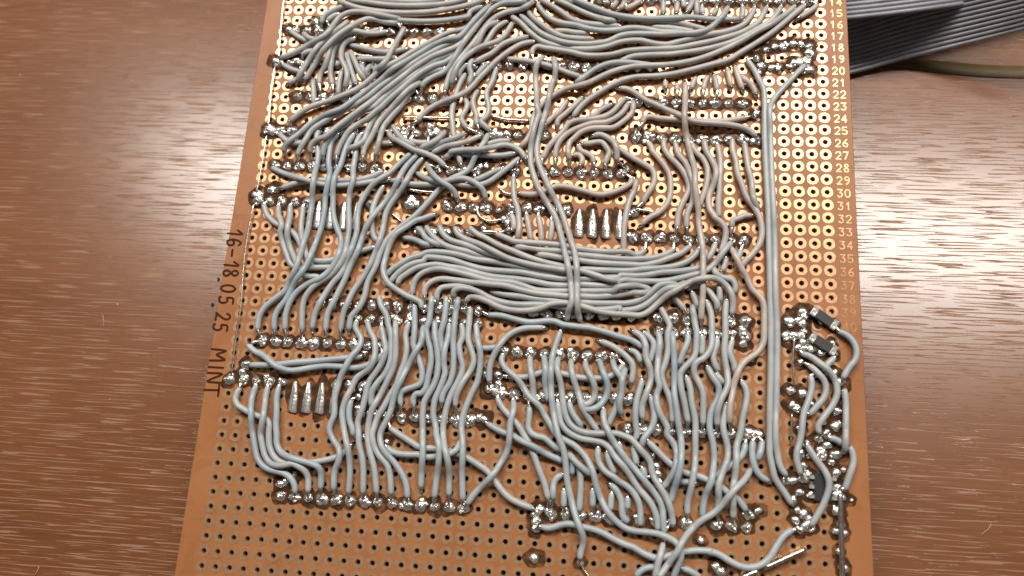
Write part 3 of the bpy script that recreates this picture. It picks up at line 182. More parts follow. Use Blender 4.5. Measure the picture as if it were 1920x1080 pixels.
 ('MB','grey wire, ninth from top of the thick horizontal middle bundle','-592 420 40 47 -43 3 53 -35 4 59 -26 3 56 -29 4 57 -31 1 58 -25 0 61 -21 0 60 -21 0 59 -24 0 60 -23 0 61 -20 0 62 -17 0 62 -15 0 62 -13 0 61 -15 11 56 -18 25 60 -16 15 63 -13 -1 62 -13 -5 61 -18 4 61 -20 4 60 -20 1 62 -12 6 50 5 -37 11 21 -36',[[0,-11.43,7.62,0.55],[1,16.39,-0.22,0.15]]),
 ('MB','grey wire, seventh from top of the thick horizontal middle bundle','-730 415 43 28 -60 3 50 -40 4 59 -27 5 57 -25 20 54 -25 28 55 -28 21 57 -29 9 59 -29 0 59 -26 -11 59 -20 -18 63 -17 -6 63 -16 2 64 -14 1 64 -12 -1 65 -10 -1 65 -8 1 64 -10 8 61 -11 14 49 3 -42 53 0 -36',[[0,-13.97,7.62,0.55],[1,9.1,0.22,0.15]]),
 ('MB','grey wire, fifth from top of the thick horizontal middle bundle','-882 427 42 26 -57 3 38 -48 3 50 -36 4 58 -21 3 61 -14 2 58 -21 4 57 -22 12 57 -21 10 59 -19 5 59 -18 1 59 -15 -11 57 -10 -22 60 -12 -8 61 -13 -4 60 -15 -2',[[0,-16.51,7.62,0.55],[1,-0.36,1.5,0.15]]),
 ('MB','grey wire, third from top of the thick horizontal middle bundle','-1010 416 43 35 -50 2 40 -47 4 46 -41 3 51 -35 4 56 -24 1 60 -18 0 60 -13 0 61 -12 -1 60 -15 -4 60 -12 -3 61 -8 -4 62 -7 -3',[[0,-19.05,7.62,0.55],[1,-6.27,2.59,0.15]]),
 ('MB','short grey wire, first from top of the thick horizontal middle bundle','-1099 397 42 52 -38 2 36 -51 5 47 -40 16 56 -29 10 55 -13 -31',[[0,-21.59,7.62,0.55],[1,-16.3,4.35,0.15]]),
 ('MB','short grey wire, second from top of the thick horizontal middle bundle','-1209 293 40 72 -9 3 65 -24 15 60 -32 20 63 -5 -34',[[0,-25.06,5.97,0.15],[1,-18.2,4.39,0.15]]),
 ('MB','grey wire, fourth from top of the thick horizontal middle bundle','-332 361 41 59 -22 3 59 -24 4 58 -23 3 63 -8 7 61 -5 14 63 -4 5 64 -3 2 63 -2 -3 62 -1 -9 63 -3 -10 63 -9 -1 62 -10 0 63 -9 0 63 -8 0 63 -6 0 63 -3 0 64 -2 0 62 -2 11 61 -2 16 63 0 -2 53 -17 -24 59 16 -13 46 43 -3',[[0,-4.41,8.2,0.55],[1,21.59,7.62,0.55]]),
 ('MB','grey wire, sixth from top of the thick horizontal middle bundle','-134 240 44 61 -5 11 61 -1 -9 61 -9 3 62 -9 3 62 -4 2 62 0 0 62 -5 0 61 -12 0 61 -12 0 62 -6 0 62 -3 0 62 -4 0 62 -4 0 63 -4 0 62 -3 0 62 -2 0 62 -1 0 62 2 0 62 5 0 62 7 -2 61 13 -3 59 19 -4 55 28 -4 50 37 -2',[[0,-3.56,4.91,0.15],[1,26.67,7.62,0.55]]),
 ('MB','grey wire, eighth from top of the thick horizontal middle bundle','79 172 44 62 -7 11 63 -5 -6 62 -11 3 63 -9 3 63 -8 2 63 -6 0 63 -8 0 63 -6 0 63 -4 0 63 -3 0 64 -2 0 63 -1 0 64 0 0 63 -1 0 63 -2 0 63 8 0 62 16 0 60 20 0 58 26 -1 57 26 -3 57 27 -4 50 39 -4 47 43 -3',[[0,0.7,3.54,0.15],[1,29.21,7.62,0.55]]),
 ('MB','long grey wire, tenth from top of the thick horizontal middle bundle','-1341 -89 42 35 52 3 48 40 4 52 36 3 52 34 4 57 27 1 60 18 0 55 29 0 62 11 0 63 0 0 63 -2 0 62 -7 0 62 -10 0 61 -15 0 61 -17 0 62 -10 0 62 -5 1 63 -5 0 62 -8 -1 62 -9 0 63 -10 1 61 -10 2 62 -11 1 62 -10 -3 62 -11 -1 62 -10 0 63 -8 0 62 -7 0 63 -1 0 61 13 0 59 22 0 61 12 0 63 1 0 63 -2 0 63 0 0 63 0 0 63 1 0 62 1 0 63 4 1 62 8 5 62 8 5 62 8 -5 62 8 -5 63 9 -1 61 12 0 60 19 -1 57 27 -3 50 37 -4 42 46 -4 33 54 -3',[[0,-27.3,-2.54,0.15],[1,31.75,7.62,0.55]]),
 ('MB','long grey wire, eleventh from top of the thick horizontal middle bundle','-1302 -153 43 35 52 3 41 47 4 48 41 3 53 34 4 58 24 1 61 14 0 33 42 0 63 2 0 63 -4 0 63 -6 0 62 -10 0 60 -17 0 60 -19 0 61 -16 0 61 -15 0 62 -11 0 63 -6 0 63 -3 0 63 -2 0 62 -2 0 63 -1 0 63 -6 0 62 -10 0 62 -11 0 62 -8 0 63 -6 0 63 -5 0 63 -4 0 63 0 0 62 3 0 63 5 0 63 6 0 62 7 0 63 5 0 63 4 0 63 5 0 6 18 0 63 1 0 63 0 0 63 4 0 62 10 0 61 13 1 62 12 5 62 9 -2 63 7 -5 62 9 -4 61 13 -3 61 16 -4 59 22 -3',[[0,-26.53,-3.81,0.15],[1,32.52,2.51,0.15]]),
 ('MB','long grey wire, twelfth from top of the thick horizontal middle bundle','-1231 -171 42 24 58 2 49 40 4 50 38 4 56 31 3 61 18 2 61 14 0 63 6 0 63 -8 0 63 -10 0 63 -7 0 63 -10 0 61 -15 0 62 -16 0 62 -14 0 62 -12 0 63 -8 0 63 -4 0 64 -4 0 63 -3 0 63 -6 0 63 -6 0 63 -9 0 62 -11 0 63 -10 0 64 -4 0 63 -1 0 63 4 0 63 10 0 63 3 0 64 -2 0 63 -2 0 64 1 0 63 2 0 63 3 7 7 28 23 39 20 0 61 3 -18 62 0 -11 64 1 -1 63 1 0 64 2 0 62 8 0 62 13 0 62 17 0 61 17 0 60 19 0 61 17 0 58 26 0 50 39 0 41 47 6 34 50 21 35 52 5 35 50 -15 36 43 -29',[[0,-24.95,-4.27,0.15],[1,36.83,7.62,0.55]]),
 ('MB','long grey wire, thirteenth from top of the thick horizontal middle bundle','-1079 -262 39 -1 64 3 13 63 4 34 54 3 51 38 4 61 21 6 62 8 15 63 -3 9 64 -10 1 63 -10 -5 63 -13 -3 63 -15 1 62 -16 -1 63 -14 -3 63 -10 0 64 -7 3 65 -2 3 64 -3 0 62 -11 -11 62 -13 -13 61 -20 -1 63 -16 0 64 -4 0 64 0 0 65 2 0 64 3 0 64 3 0 65 3 0 64 2 0 64 2 0 65 4 0 63 1 7 58 -2 27 46 27 27 62 16 1 57 12 -26 55 9 -32 62 -6 -16 59 -24 -3',[[0,-21.59,-7.62,0.55],[1,23.36,-2.94,0.15]]),
 ('MB','long grey wire, fourteenth from top of the thick horizontal middle bundle','-962 -279 40 -4 63 2 28 55 4 50 38 4 60 18 3 62 2 2 63 -6 0 62 -6 4 63 -7 2 62 -6 0 60 -8 17 60 -8 16 62 -6 8 63 -3 4 63 -5 -3 60 -8 -16 58 -11 -18 61 -15 7 60 -13 9 62 -10 3 63 -5 -2 63 -2 -3 63 -4 1 62 -4 3 63 0 -1 61 7 -12 60 5 -17 63 0 -2 63 2 0 62 7 0 62 11 0 63 6 0 61 15 -3 61 9 9 54 -7 31 54 8 -14 46 25 -34',[[0,-19.05,-7.62,0.55],[1,22.99,-2.47,0.15]]),
 ('MB','short grey wire, fifteenth from top of the thick horizontal middle bundle','-838 -306 41 -6 62 3 34 52 4 59 15 2 62 8 0 63 4 -2 62 -8 -4 61 -12 -3',[[0,-16.51,-7.62,0.55],[1,-9.17,-3.87,0.15]]),
 ('MB','long grey wire, seventeenth from top of the thick horizontal middle bundle','-683 -274 45 2 52 28 53 27 15 63 -1 1 61 -10 -3 59 -17 -13 56 -26 -14 57 -26 -1 60 -19 0 61 -14 0 62 -8 0 63 -5 0 63 1 0 62 4 0 63 2 0 63 1 0 63 -3 0 62 -8 0 62 -9 0 63 -6 0 62 -4 0 63 -1 0 63 2 0 63 4 0 62 5 0 63 8 3 62 7 5 5 -21 -6 62 7 -2 62 12 0 58 23 0 54 33 0 46 43 0 44 44 2 48 34 20 53 23 24 62 12 1 46 30 -27 42 33 -33',[[0,-13.97,-7.62,0.55],[1,29.3,-0.43,0.15]]),
 ('MB','grey wire, sixteenth from top of the thick horizontal middle bundle','-324 -205 42 62 -13 2 63 -12 4 63 -7 4 63 -6 3 63 -7 2 63 -6 0 64 -5 0 63 -5 0 63 -3 0 64 -1 0 64 0 0 63 -3 0 64 -3 0 63 -2 0 64 -1 0 63 1 0 64 3 0 63 2 0 64 2 0 63 9 0 60 18 0 58 28 3 48 37 15 43 45 9 49 40 5 61 18 3 60 1 -16 55 -4 -32',[[0,-7.36,-3.91,0.15],[1,28.29,-1.62,0.15]]),
 ('MB','long grey wire, eighteenth from top of the thick horizontal middle bundle','-571 -306 43 46 41 4 61 -7 18 58 -20 16 60 -23 3 58 -27 -10 60 -18 -14 63 -12 -2 64 -6 0 64 -1 1 64 4 7 62 8 14 59 17 19 58 27 8 62 16 0 63 8 -5 64 -1 -4 64 -10 3 61 -18 6 62 -17 1 62 -16 -3 63 -11 -8 63 -4 -9 64 -4 0 65 0 -3 63 0 -11 63 2 -12 59 24 -4 50 40 0 44 46 0 46 44 10 44 33 32 50 26 32 53 34 9 50 38 -10 51 35 -16 58 18 20 61 11 11 61 10 -16 57 -1 -29 56 -23 -22 46 -43 -7 29 -57 6 16 -60 -14 2 -62 -17 -8 -63 -4',[[0,-11.43,-7.62,0.55],[1,36.83,-7.62,0.55]]),
 ('MR','short grey wire, third from left of the hooks at the middle bundle right end','1485 -95 44 58 20 9 60 -17 -8 50 -38 4 33 -52 13 30 -55 7 2 -56 -26',[[0,28.89,-2.25,0.15],[1,34.33,-6.68,0.15]]),
 ('MR','short grey wire, second from left of the hooks at the middle bundle right end','1496 -136 42 16 -44 1 16 -44 0 13 -45 -1',[[0,29.61,-1.88,0.15],[1,31.08,-6.25,0.15]]),
 ('MR','short grey wire, seventh from left of the hooks at the middle bundle right end','1693 102 45 8 -55 25 45 -29 -12 58 -13 -9 56 -21 -1 22 -55 -3 -11 -60 -3',[[0,33.74,2.86,0.15],[1,37.27,-3.51,0.15]]),
 ('MR','short grey wire, fifth from left of the hooks at the middle bundle right end','1734 -63 39 7 -48 1 3 -49 0 0 -48 -1',[[0,34.55,-0.37,0.15],[1,34.86,-5.07,0.15]]),
 ('MR','short grey wire, sixth from left of the hooks at the middle bundle right end','1794 203 42 1 -45 0 -11 -44 0 -20 -40 0',[[0,35.85,4.96,0.15],[1,34.87,0.68,0.15]]),
 ('MR','short grey wire, fourth from left of the hooks at the middle bundle right end','1704 339 40 -17 -57 2 -25 -54 0 -28 -52 -2',[[0,34.29,7.62,0.55],[1,32.26,2.73,0.15]]),
 ('MR','short grey wire, eighth from left of the hooks at the middle bundle right end','1934 283 41 -11 -37 0 -13 -36 0 -17 -35 0',[[0,39.37,7.62,0.55],[1,37.5,2.67,0.15]]),
 ('MR','short grey wire, first from left of the hooks at the middle bundle right end','1328 -195 40 40 -31 1 35 -37 0 30 -42 -1',[[0,25.85,-3.34,0.15],[1,29.21,-7.62,0.55]]),
 ('RB','grey wire, seventh from left of the wavy vertical strands right of lower centre','1220 -293 42 28 -57 2 29 -55 4 23 -58 4 -15 -60 3 -2 -63 2 5 -63 0 -4 -62 0 -11 -62 0 -18 -61 0 -18 -60 0 8 -62 0 21 -59 0 27 -57 -2 21 -60 -3 15 -61 -4 6 -62 -3 2 -63 -3',[[0,24.13,-7.62,0.55],[1,26.67,-27.94,0.55]]),
 ('RB','grey wire, tenth from left of the wavy vertical strands right of lower centre','1497 -261 44 8 -60 13 11 -60 -6 8 -60 2 14 -60 4 0 -61 1 -3 -62 0 -5 -61 0 -18 -58 0 -40 -48 0 -41 -45 0 -32 -52 0 -1 -61 0 7 -62 0 12 -60 -1 16 -59 -4 13 -60 -3 12 -61 -4 13 -60 -3',[[0,29.21,-7.62,0.55],[1,29.21,-27.94,0.55]]),
 ('RB','grey wire, thirteenth from left of the wavy vertical strands right of lower centre','1625 -214 41 22 -59 3 18 -60 3 6 -63 4 2 -63 4 -1 -63 2 -1 -63 7 -10 -62 7 -28 -56 2 -42 -47 3 -53 -33 7 -24 -55 -8 12 -59 -17 29 -56 -2 27 -57 0 17 -61 -1 0 -63 -4 -1 -63 -3 -1 -63 -4 0 -63 -3',[[0,32.18,-3.43,0.15],[1,31.75,-27.94,0.55]]),
 ('RB','grey wire, eighteenth from left of the wavy vertical strands right of lower centre','1803 -196 40 -7 -64 3 -5 -64 4 -1 -65 3 0 -65 4 0 -64 1 -4 -65 0 -6 -64 0 2 -65 0 8 -64 0 11 -64 1 5 -63 11 1 -64 9 -21 -60 7 -30 -56 10 -24 -60 1 -16 -62 -10 0 -59 -26 2 -62 -18',[[0,36.14,-3.02,0.15],[1,34.29,-27.94,0.55]]),
 ('RB','grey wire, sixth from left of the wavy vertical strands right of lower centre','1194 -510 39 17 -62 11 2 -62 17 -6 -65 -1 -5 -64 -9 -4 -63 14 -3 -64 12 6 -64 5 15 -61 -1 -20 -61 -12 -4 -64 6 13 -64 4 25 -59 -10 35 -52 -18 29 -56 -3 -2 -62 0 42 -50 0 30 -57 0 11 -61 17 -6 -59 27 -14 -63 4 -23 -56 -22 -30 -48 -32 -37 -53 -9',[[0,23.64,-9.35,0.15],[1,24.35,-35.4,0.55]]),
 ('RB','grey wire, eighth from left of the wavy vertical strands right of lower centre','1327 -516 44 0 -57 30 4 -63 8 6 -64 -8 5 -64 -7 2 -64 0 1 -64 -10 0 -65 -3 0 -64 7 2 -62 17 9 -64 6 10 -63 0 9 -64 -5 11 -62 -13 14 -62 -11 10 -64 5 1 -58 27 -2 -58 29 -5 -61 19 -8 -64 4 -12 -63 -7 -12 -57 -27 -13 -52 -37 -16 -57 -24 -11 -63 -4',[[0,26.52,-9.51,0.15],[1,26.53,-40.8,0.15]]),
 ('RB','short grey wire, ninth from left of the wavy vertical strands right of lower centre','1464 -529 42 -2 -58 2 -17 -55 2 -24 -53 0 -17 -56 -2 -20 -54 -3',[[0,29.21,-10.16,0.55],[1,27.37,-16.95,0.15]]),
 ('RB','short grey wire, twelfth from left of the wavy vertical strands right of lower centre','1587 -534 42 4 -57 1 -2 -57 0 -6 -58 -1',[[0,31.75,-10.16,0.55],[1,31.55,-15.0,0.15]]),
 ('RB','short grey wire, fifteenth from left of the wavy vertical strands right of lower centre','1719 -547 39 -4 -63 3 -18 -60 2 -12 -62 0 19 -59 -3 29 -56 -2',[[0,34.29,-10.16,0.55],[1,35.08,-17.74,0.15]]),
 ('RB','short grey wire, sixteenth from left of the wavy vertical strands right of lower centre','1713 -879 43 18 -26 9 19 -26 0 21 -24 -9',[[0,33.77,-16.85,0.15],[1,35.98,-19.76,0.15]]),
 ('RB','grey wire, eleventh from left of the wavy vertical strands right of lower centre','1453 -911 39 22 -60 3 14 -62 3 7 -63 4 8 -63 3 14 -62 2 12 -62 0 4 -64 0 -2 -63 0 0 -64 0 1 -64 0 -1 -63 1 -4 -61 19 -8 -57 25 -10 -63 3 -10 -62 -10 -10 -58 -23 -13 -58 -22 -6 -63 -5 2 -64 -3',[[0,28.76,-17.37,0.15],[1,29.21,-43.18,0.55]]),
 ('RB','grey wire, fourteenth from left of the wavy vertical strands right of lower centre','1636 -813 43 25 -58 15 29 -58 9 37 -53 -3 3 -64 -9 -17 -63 0 -30 -58 0 -22 -61 0 -8 -65 0 1 -65 0 14 -64 0 15 -63 0 7 -65 0 2 -65 0 -6 -63 11 -12 -56 32 -13 -61 17 -21 -61 -10 -19 -53 -33 -13 -59 -23 -8 -64 -5 -5 -65 -3',[[0,32.38,-15.46,0.15],[1,31.84,-42.84,0.15]]),
 ('RB','grey wire, seventeenth from left of the wavy vertical strands right of lower centre','1799 -1129 41 -12 -64 3 -11 -64 4 -8 -64 4 8 -65 3 17 -63 1 13 -64 0 -1 -64 8 -15 -59 24 -24 -60 9 -22 -61 5 -20 -61 9 -4 -64 -9 7 -56 -32 -1 -60 -24 -9 -64 -5',[[0,36.15,-21.69,0.15],[1,34.67,-42.92,0.55]]),
 ('RB','grey wire, twentieth from left of the wavy vertical strands right of lower centre','1929 -926 39 33 -55 3 12 -63 4 -7 -64 3 -14 -62 4 -16 -63 1 -10 -64 0 -9 -63 0 -16 -63 0 -20 -61 4 -9 -58 24 -2 -61 19 -4 -64 -2 -2 -60 -23 -8 -61 -13 -12 -59 24 -4 -62 11 3 -63 -13 5 -56 -31 2 -62 -15',[[0,38.11,-17.76,0.15],[1,36.83,-43.18,0.55]]),
 ('RB','short grey wire, nineteenth from left of the wavy vertical strands right of lower centre','1854 -562 42 -17 -58 2 -8 -58 3 19 -57 0 20 -56 -3 4 -60 -2',[[0,36.83,-10.16,0.55],[1,37.48,-17.92,0.15]]),
 ('RB','grey wire, third from left of the wavy vertical strands right of lower centre','976 -521 44 53 -29 13 37 -46 15 20 -56 14 3 -62 -1 8 -61 0 24 -57 -1 16 -57 -18 6 -60 -8 -13 -60 6 -20 -57 12 -20 -58 -4 -17 -57 -19 -2 -61 -7 7 -61 -3',[[0,18.73,-10.02,0.15],[1,21.59,-27.94,0.55]]),
 ('RB','short grey wire, fifth from left of the wavy vertical strands right of lower centre','1075 -527 43 45 -42 3 37 -50 3 4 -59 0 -18 -59 -3 -13 -61 -3',[[0,20.84,-9.93,0.15],[1,22.41,-16.83,0.15]]),
 ('RB','grey wire, second from left of the wavy vertical strands right of lower centre','1065 -960 39 -12 -58 2 -14 -58 4 -14 -59 3 -8 -59 3 -3 -59 0 2 -60 -3 8 -59 -3 9 -59 -4 -13 -58 -2',[[0,21.5,-18.32,0.15],[1,21.59,-27.94,0.55]]),
 ('RB','grey wire, fourth from left of the wavy vertical strands right of lower centre','1136 -1095 43 20 -58 3 15 -59 3 7 -60 4 -6 -60 1 -22 -57 1 -34 -48 10 -31 -52 3 -7 -54 -25',[[0,22.43,-21.06,0.15],[1,23.34,-32.45,0.55]]),
 ('RB','short grey wire, first from left of the wavy vertical strands right of lower centre','951 -695 41 48 -19 1 32 -40 0 21 -47 -1',[[0,18.18,-13.57,0.15],[1,21.4,-16.85,0.15]]),
 ('CB','grey wire, eighteenth from left of the strands between lower centre solder rows','686 -626 39 56 -19 3 55 -23 3 50 -31 4 48 -35 2 43 -40 0 37 -46 -2 10 -58 -4 -6 -59 -3 -10 -58 -3',[[0,12.88,-12.23,0.15],[1,19.21,-20.78,0.15]]),
 ('CB','grey wire, eighth from left of the strands between lower centre solder rows','-349 -429 43 63 1 2 64 -4 4 62 -14 4 61 -15 3 63 -13 2 63 -9 0 63 4 0 63 10 0 63 7 0 62 -6 0 58 -23 0 64 -7 0 63 -6 0 64 -3 0 63 -5 0 63 -12 0 62 -15 0 61 -17 0 61 -19 -2 62 -12 -3 60 -18 -4 57 -28 -4 52 -37 -3',[[0,-8.89,-7.62,0.55],[1,22.1,-13.91,0.15]]),
 ('BT','long grey wire, seventh from left of the tangle at the bottom centre','-191 -790 41 -5 -64 4 31 -53 13 43 -42 22 51 -38 11 46 -44 -6 39 -48 -17 35 -53 5 42 -47 13 50 -39 3 45 -42 -16 31 -54 -16 36 -54 -1 36 -53 0 35 -54 0 52 -36 0 58 -27 0 58 -28 0 50 -40 0 45 -46 0 36 -52 11 28 -54 20 22 -60 2 17 -61 -11 22 -59 -9 25 -59 -10 28 -56 10 33 -53 13 43 -47 -8 49 -40 -14 54 -34 -4 61 -19 0 64 -6 0 64 -1 5 61 -3 17 63 -12 9 60 -20 -5 55 -31 -2 37 -46 23 6 -63 1 -13 -59 -21 -22 -57 -18 -22 -58 -18',[[0,-3.81,-15.24,0.55]]),
 ('BT','grey wire, third from left of the tangle at the bottom centre','322 -550 39 -17 -62 3 -17 -63 4 -16 -62 4 -11 -63 10 -3 -59 26 0 -60 23 1 -64 -3 3 -59 -27 5 -63 -8 8 -64 4 10 -64 -6 13 -62 -5 15 -61 15 15 -61 18 17 -62 8 23 -60 -2 27 -58 -11 19 -61 -6 11 -64 -3 9 -64 -5 7 -64 -6 14 -62 -9 18 -63 -4 17 -62 -4 18 -61 10 21 -58 19 24 -57 20 26 -58 0 22 -56 -24 2 -57 -30 -16 -62 -8 -7 -64 -3',[[0,6.67,-10.13,0.15],[1,11.72,-50.75,0.55]]),
 ('CB','grey wire, fifteenth from left of the strands between lower centre solder rows','314 -797 44 -4 -55 32 2 -57 26 18 -61 -1 16 -55 -25 12 -59 -20 11 -62 -2 11 -63 0 13 -62 0 22 -59 0 33 -54 1 49 -39 8 59 -23 3 62 -8 1 62 -2 13 63 5 -5 61 7 -17 63 -1 -4 60 -18 7 55 -24 18 45 -45 3 43 -47 -2 44 -42 -16 37 -50 -9 14 -62 -1 17 -61 2 33 -52 17 34 -51 9 35 -53 -1 27 -57 2 21 -58 -15 13 -58 -23 9 -62 -5',[[0,6.35,-15.24,0.55],[1,26.67,-43.18,0.55]]),
 ('CB','grey wire, fourteenth from left of the strands between lower centre solder rows','328 -1196 40 11 -62 3 13 -60 3 15 -60 4 35 -51 3 49 -37 2 57 -25 0 60 -17 0 61 -6 0 62 -8 0 59 -16 6 48 -37 12 35 -51 4 39 -47 9 44 -44 1 39 -45 -18 37 -47 -14 36 -50 0 38 -50 0 43 -44 0 42 -46 -1 33 -52 -4 25 -57 -3 15 -60 -4 0 -62 -3',[[0,6.35,-22.86,0.55],[1,24.13,-43.18,0.55]]),
 ('CB','short grey wire, tenth from left of the strands between lower centre solder rows','432 -1191 41 16 -59 2 28 -53 2 37 -48 -1 36 -49 -3',[[0,8.89,-22.86,0.55],[1,11.51,-28.72,0.15]]),
 ('CB','short grey wire, fifth from left of the strands between lower centre solder rows','57 -799 41 7 -59 18 9 -56 28 13 -59 13 13 -60 -14 5 -56 -28 7 -60 -15 25 -58 -3',[[0,1.27,-15.24,0.55],[1,3.81,-22.86,0.55]]),
 ('CB','short grey wire, seventh from left of the strands between lower centre solder rows','183 -783 45 11 -56 26 10 -56 27 5 -62 5 -2 -58 -22 7 -55 -29 15 -60 -10 15 -61 -3',[[0,3.81,-15.24,0.55],[1,3.81,-22.86,0.55]]),
 ('CB','grey wire, eleventh from left of the strands between lower centre solder rows','430 -812 44 4 -57 31 10 -59 26 18 -63 1 21 -57 -25 25 -57 -13 19 -60 19 17 -62 6 33 -52 -21 36 -50 -21 40 -52 -5 43 -49 -3',[[0,8.89,-15.24,0.55],[1,14.52,-29.28,0.15]]),
 ('CB','grey wire, twelfth from left of the strands between lower centre solder rows','559 -816 43 6 -58 23 25 -50 28 31 -53 10 24 -56 -15 9 -55 -28 -11 -60 -13 -40 -47 -4 -62 -10 -2',[[0,11.43,-15.24,0.55],[1,11.43,-22.86,0.55]]),
 ('CB','grey wire, thirteenth from left of the strands between lower centre solder rows','683 -800 44 17 -59 21 19 -57 28 28 -59 6 16 -60 -20 -1 -63 -21 -24 -61 -3 -40 -51 10 -47 -33 32 -56 -13 -16 -53 11 -37',[[0,13.97,-15.24,0.55],[1,11.43,-22.86,0.55]]),
 ('CB','grey wire, sixteenth from left of the strands between lower centre solder rows','801 -794 45 11 -55 30 25 -55 19 40 -48 -10 10 -57 -24 -9 -64 -3 -12 -63 -1 -16 -62 -3 -22 -60 -4 -24 -60 -4 -23 -60 -3',[[0,16.51,-15.24,0.55],[1,15.3,-28.39,0.15]]),
 ('CB','grey wire, nineteenth from left of the strands between lower centre solder rows','737 -1234 44 -1 -59 25 10 -61 18 24 -56 21 29 -57 2 33 -52 -17 40 -51 -2 40 -51 0 40 -48 -12 44 -46 -9 45 -46 8 42 -47 12 42 -48 -7 42 -43 -22 42 -49 -6 34 -54 -1 20 -61 -2 4 -64 8 6 -64 -1 7 -62 -16',[[0,13.97,-22.86,0.55],[1,26.67,-43.18,0.55]]),
 ('CB','grey wire, seventeenth from left of the strands between lower centre solder rows','916 -869 44 -14 -52 38 -12 -49 41 -4 -65 -6 0 -65 -11 -13 -65 -2 3 -59 -24 18 -51 -36',[[0,18.5,-16.67,0.15],[1,18.14,-26.2,0.15]]),
 ('CB','grey wire, ninth from left of the strands between lower centre solder rows','-107 -989 40 63 -2 3 63 3 4 61 15 4 60 22 3 60 17 2 64 1 0 63 -3 0 62 -10 0 62 -13 0 63 -9 0 63 -3 0 64 1 0 63 6 -2 61 16 -3 56 28 -4 46 43 -4 34 53 -2',[[0,-4.41,-19.65,0.55],[1,16.51,-15.24,0.55]]),
 ('CB','grey wire, second from left of the strands between lower centre solder rows','-295 -1049 41 -6 62 3 1 63 4 11 62 4 21 58 12 27 55 15 31 54 -5 34 51 -15 45 44 -2 53 33 -2 59 22 -3 62 12 -4 63 5 -4 63 2 -2',[[0,-5.86,-21.94,0.55],[1,4.27,-10.49,0.15]]),
 ('CB','grey wire, fourth from left of the strands between lower centre solder rows','-214 -1186 43 30 -54 3 38 -49 3 46 -43 4 45 -43 4 44 -45 1 37 -50 0 34 -52 0 35 -52 0 30 -55 0 26 -57 0 25 -57 0 25 -57 -1 27 -56 -4 25 -58 -3 19 -59 -4 17 -60 -3',[[0,-3.81,-22.86,0.55],[1,6.05,-42.69,0.55]]),
 ('CB','grey wire, first from left of the strands between lower centre solder rows','-69 -1198 43 12 -58 24 0 -55 29 -13 -62 9 -7 -62 -3 2 -64 2 -3 -62 -9 -7 -57 -28 -17 -59 -12 -28 -57 0 -28 -54 17 -26 -50 28 -37 -50 6 -40 -45 -20 -40 -40 -29 -43 -44 -11 -37 -52 -3 -32 -55 -3',[[0,-1.27,-22.86,0.55],[1,-8.89,-43.18,0.55]]),
 ('CB','grey wire, sixth from left of the strands between lower centre solder rows','79 -1250 43 4 -61 3 -2 -61 3 1 -60 4 31 -52 2 55 -24 0 60 -11 -2 49 -36 -4 49 -35 -3 57 -22 -3',[[0,1.27,-22.86,0.55],[1,8.5,-32.56,0.15]]),
 ('CB','grey wire, third from left of the strands between lower centre solder rows','-288 -1417 41 56 -31 3 58 -29 4 60 -19 4 60 -16 6 53 -30 21 54 -26 24 60 -22 4 57 -25 -11 51 -27 -29 57 -23 -18 60 -21 -5 60 -25 -3',[[0,-6.45,-27.65,0.55],[1,8.78,-34.58,0.15]]),
 ('LB','grey wire, seventeenth from left of the wavy vertical strands left of lower centre','-1161 -1505 42 53 -33 3 55 -30 4 55 -29 4 55 -29 3 56 -29 1 60 -12 0 62 3 0 63 -4 0 61 -10 0 62 -12 0 61 -14 0 60 -18 0 57 -26 0 54 -30 0 55 -30 0 51 -37 0 43 -45 0 39 -49 0 41 -47 0 46 -42 -1 53 -33 -4 58 -24 -3 60 -19 -4 60 -16 -3',[[0,-24.13,-27.94,0.55],[1,3.68,-43.21,0.55]]),
 ('LB','grey wire, eleventh from left of the wavy vertical strands left of lower centre','-1174 -1673 43 52 -38 3 61 -17 4 65 -4 4 64 2 3 54 5 1 21 -11 0 64 -8 0 63 8 4 61 10 20 59 12 20 56 30 4 31 45 -27 9 53 -35',[[0,-23.94,-32.67,0.55],[1,-10.17,-30.98,0.15]]),
 ('LB','grey wire, first from left of the wavy vertical strands left of lower centre','-1580 -540 40 -3 -65 2 35 -52 4 34 -54 4 -3 -63 11 -20 -57 23 -36 -52 12 -27 -59 5 -24 -60 0 -28 -54 -20 -20 -57 -22 -11 -64 -4 -11 -64 -1 -1 -65 1 11 -64 2 0 -64 -1 -21 -61 -2 -4 -64 0 29 -58 0 39 -50 8 43 -44 22 20 -59 14 -6 -62 -12 -25 -53 -27 -12 -62 -13 4 -64 -4 6 -65 -3',[[0,-31.75,-10.16,0.55],[1,-31.75,-43.18,0.55]]),
 ('LB','grey wire, third from left of the wavy vertical strands left of lower centre','-1474 -536 42 15 -61 2 32 -55 4 35 -52 4 18 -61 6 11 -59 17 2 -61 17 -15 -61 1 -34 -51 -16 -51 -33 -17 -49 -38 -4 -27 -57 0 -19 -61 3 -22 -59 8 -19 -60 -2 -13 -61 -8 4 -63 -1 15 -62 0 17 -61 1 22 -57 13 24 -56 19 21 -59 1 12 -59 -17 8 -61 -17 8 -63 -4 4 -63 -4 1 -63 -4 2 -63 -3',[[0,-29.21,-10.16,0.55],[1,-29.21,-43.18,0.55]]),
 ('LB','grey wire, sixth from left of the wavy vertical strands left of lower centre','-1394 -287 43 18 -57 9 25 -56 9 37 -49 -3 26 -55 -1 14 -60 1 26 -56 0 17 -59 0 6 -61 0 4 -61 0 5 -61 0 -4 -62 0 -17 -59 0 -27 -55 0 -36 -50 5 -32 -52 5 -24 -55 -7 -3 -60 -14 4 -61 -4',[[0,-26.67,-7.62,0.55],[1,-27.27,-27.49,0.55]]),
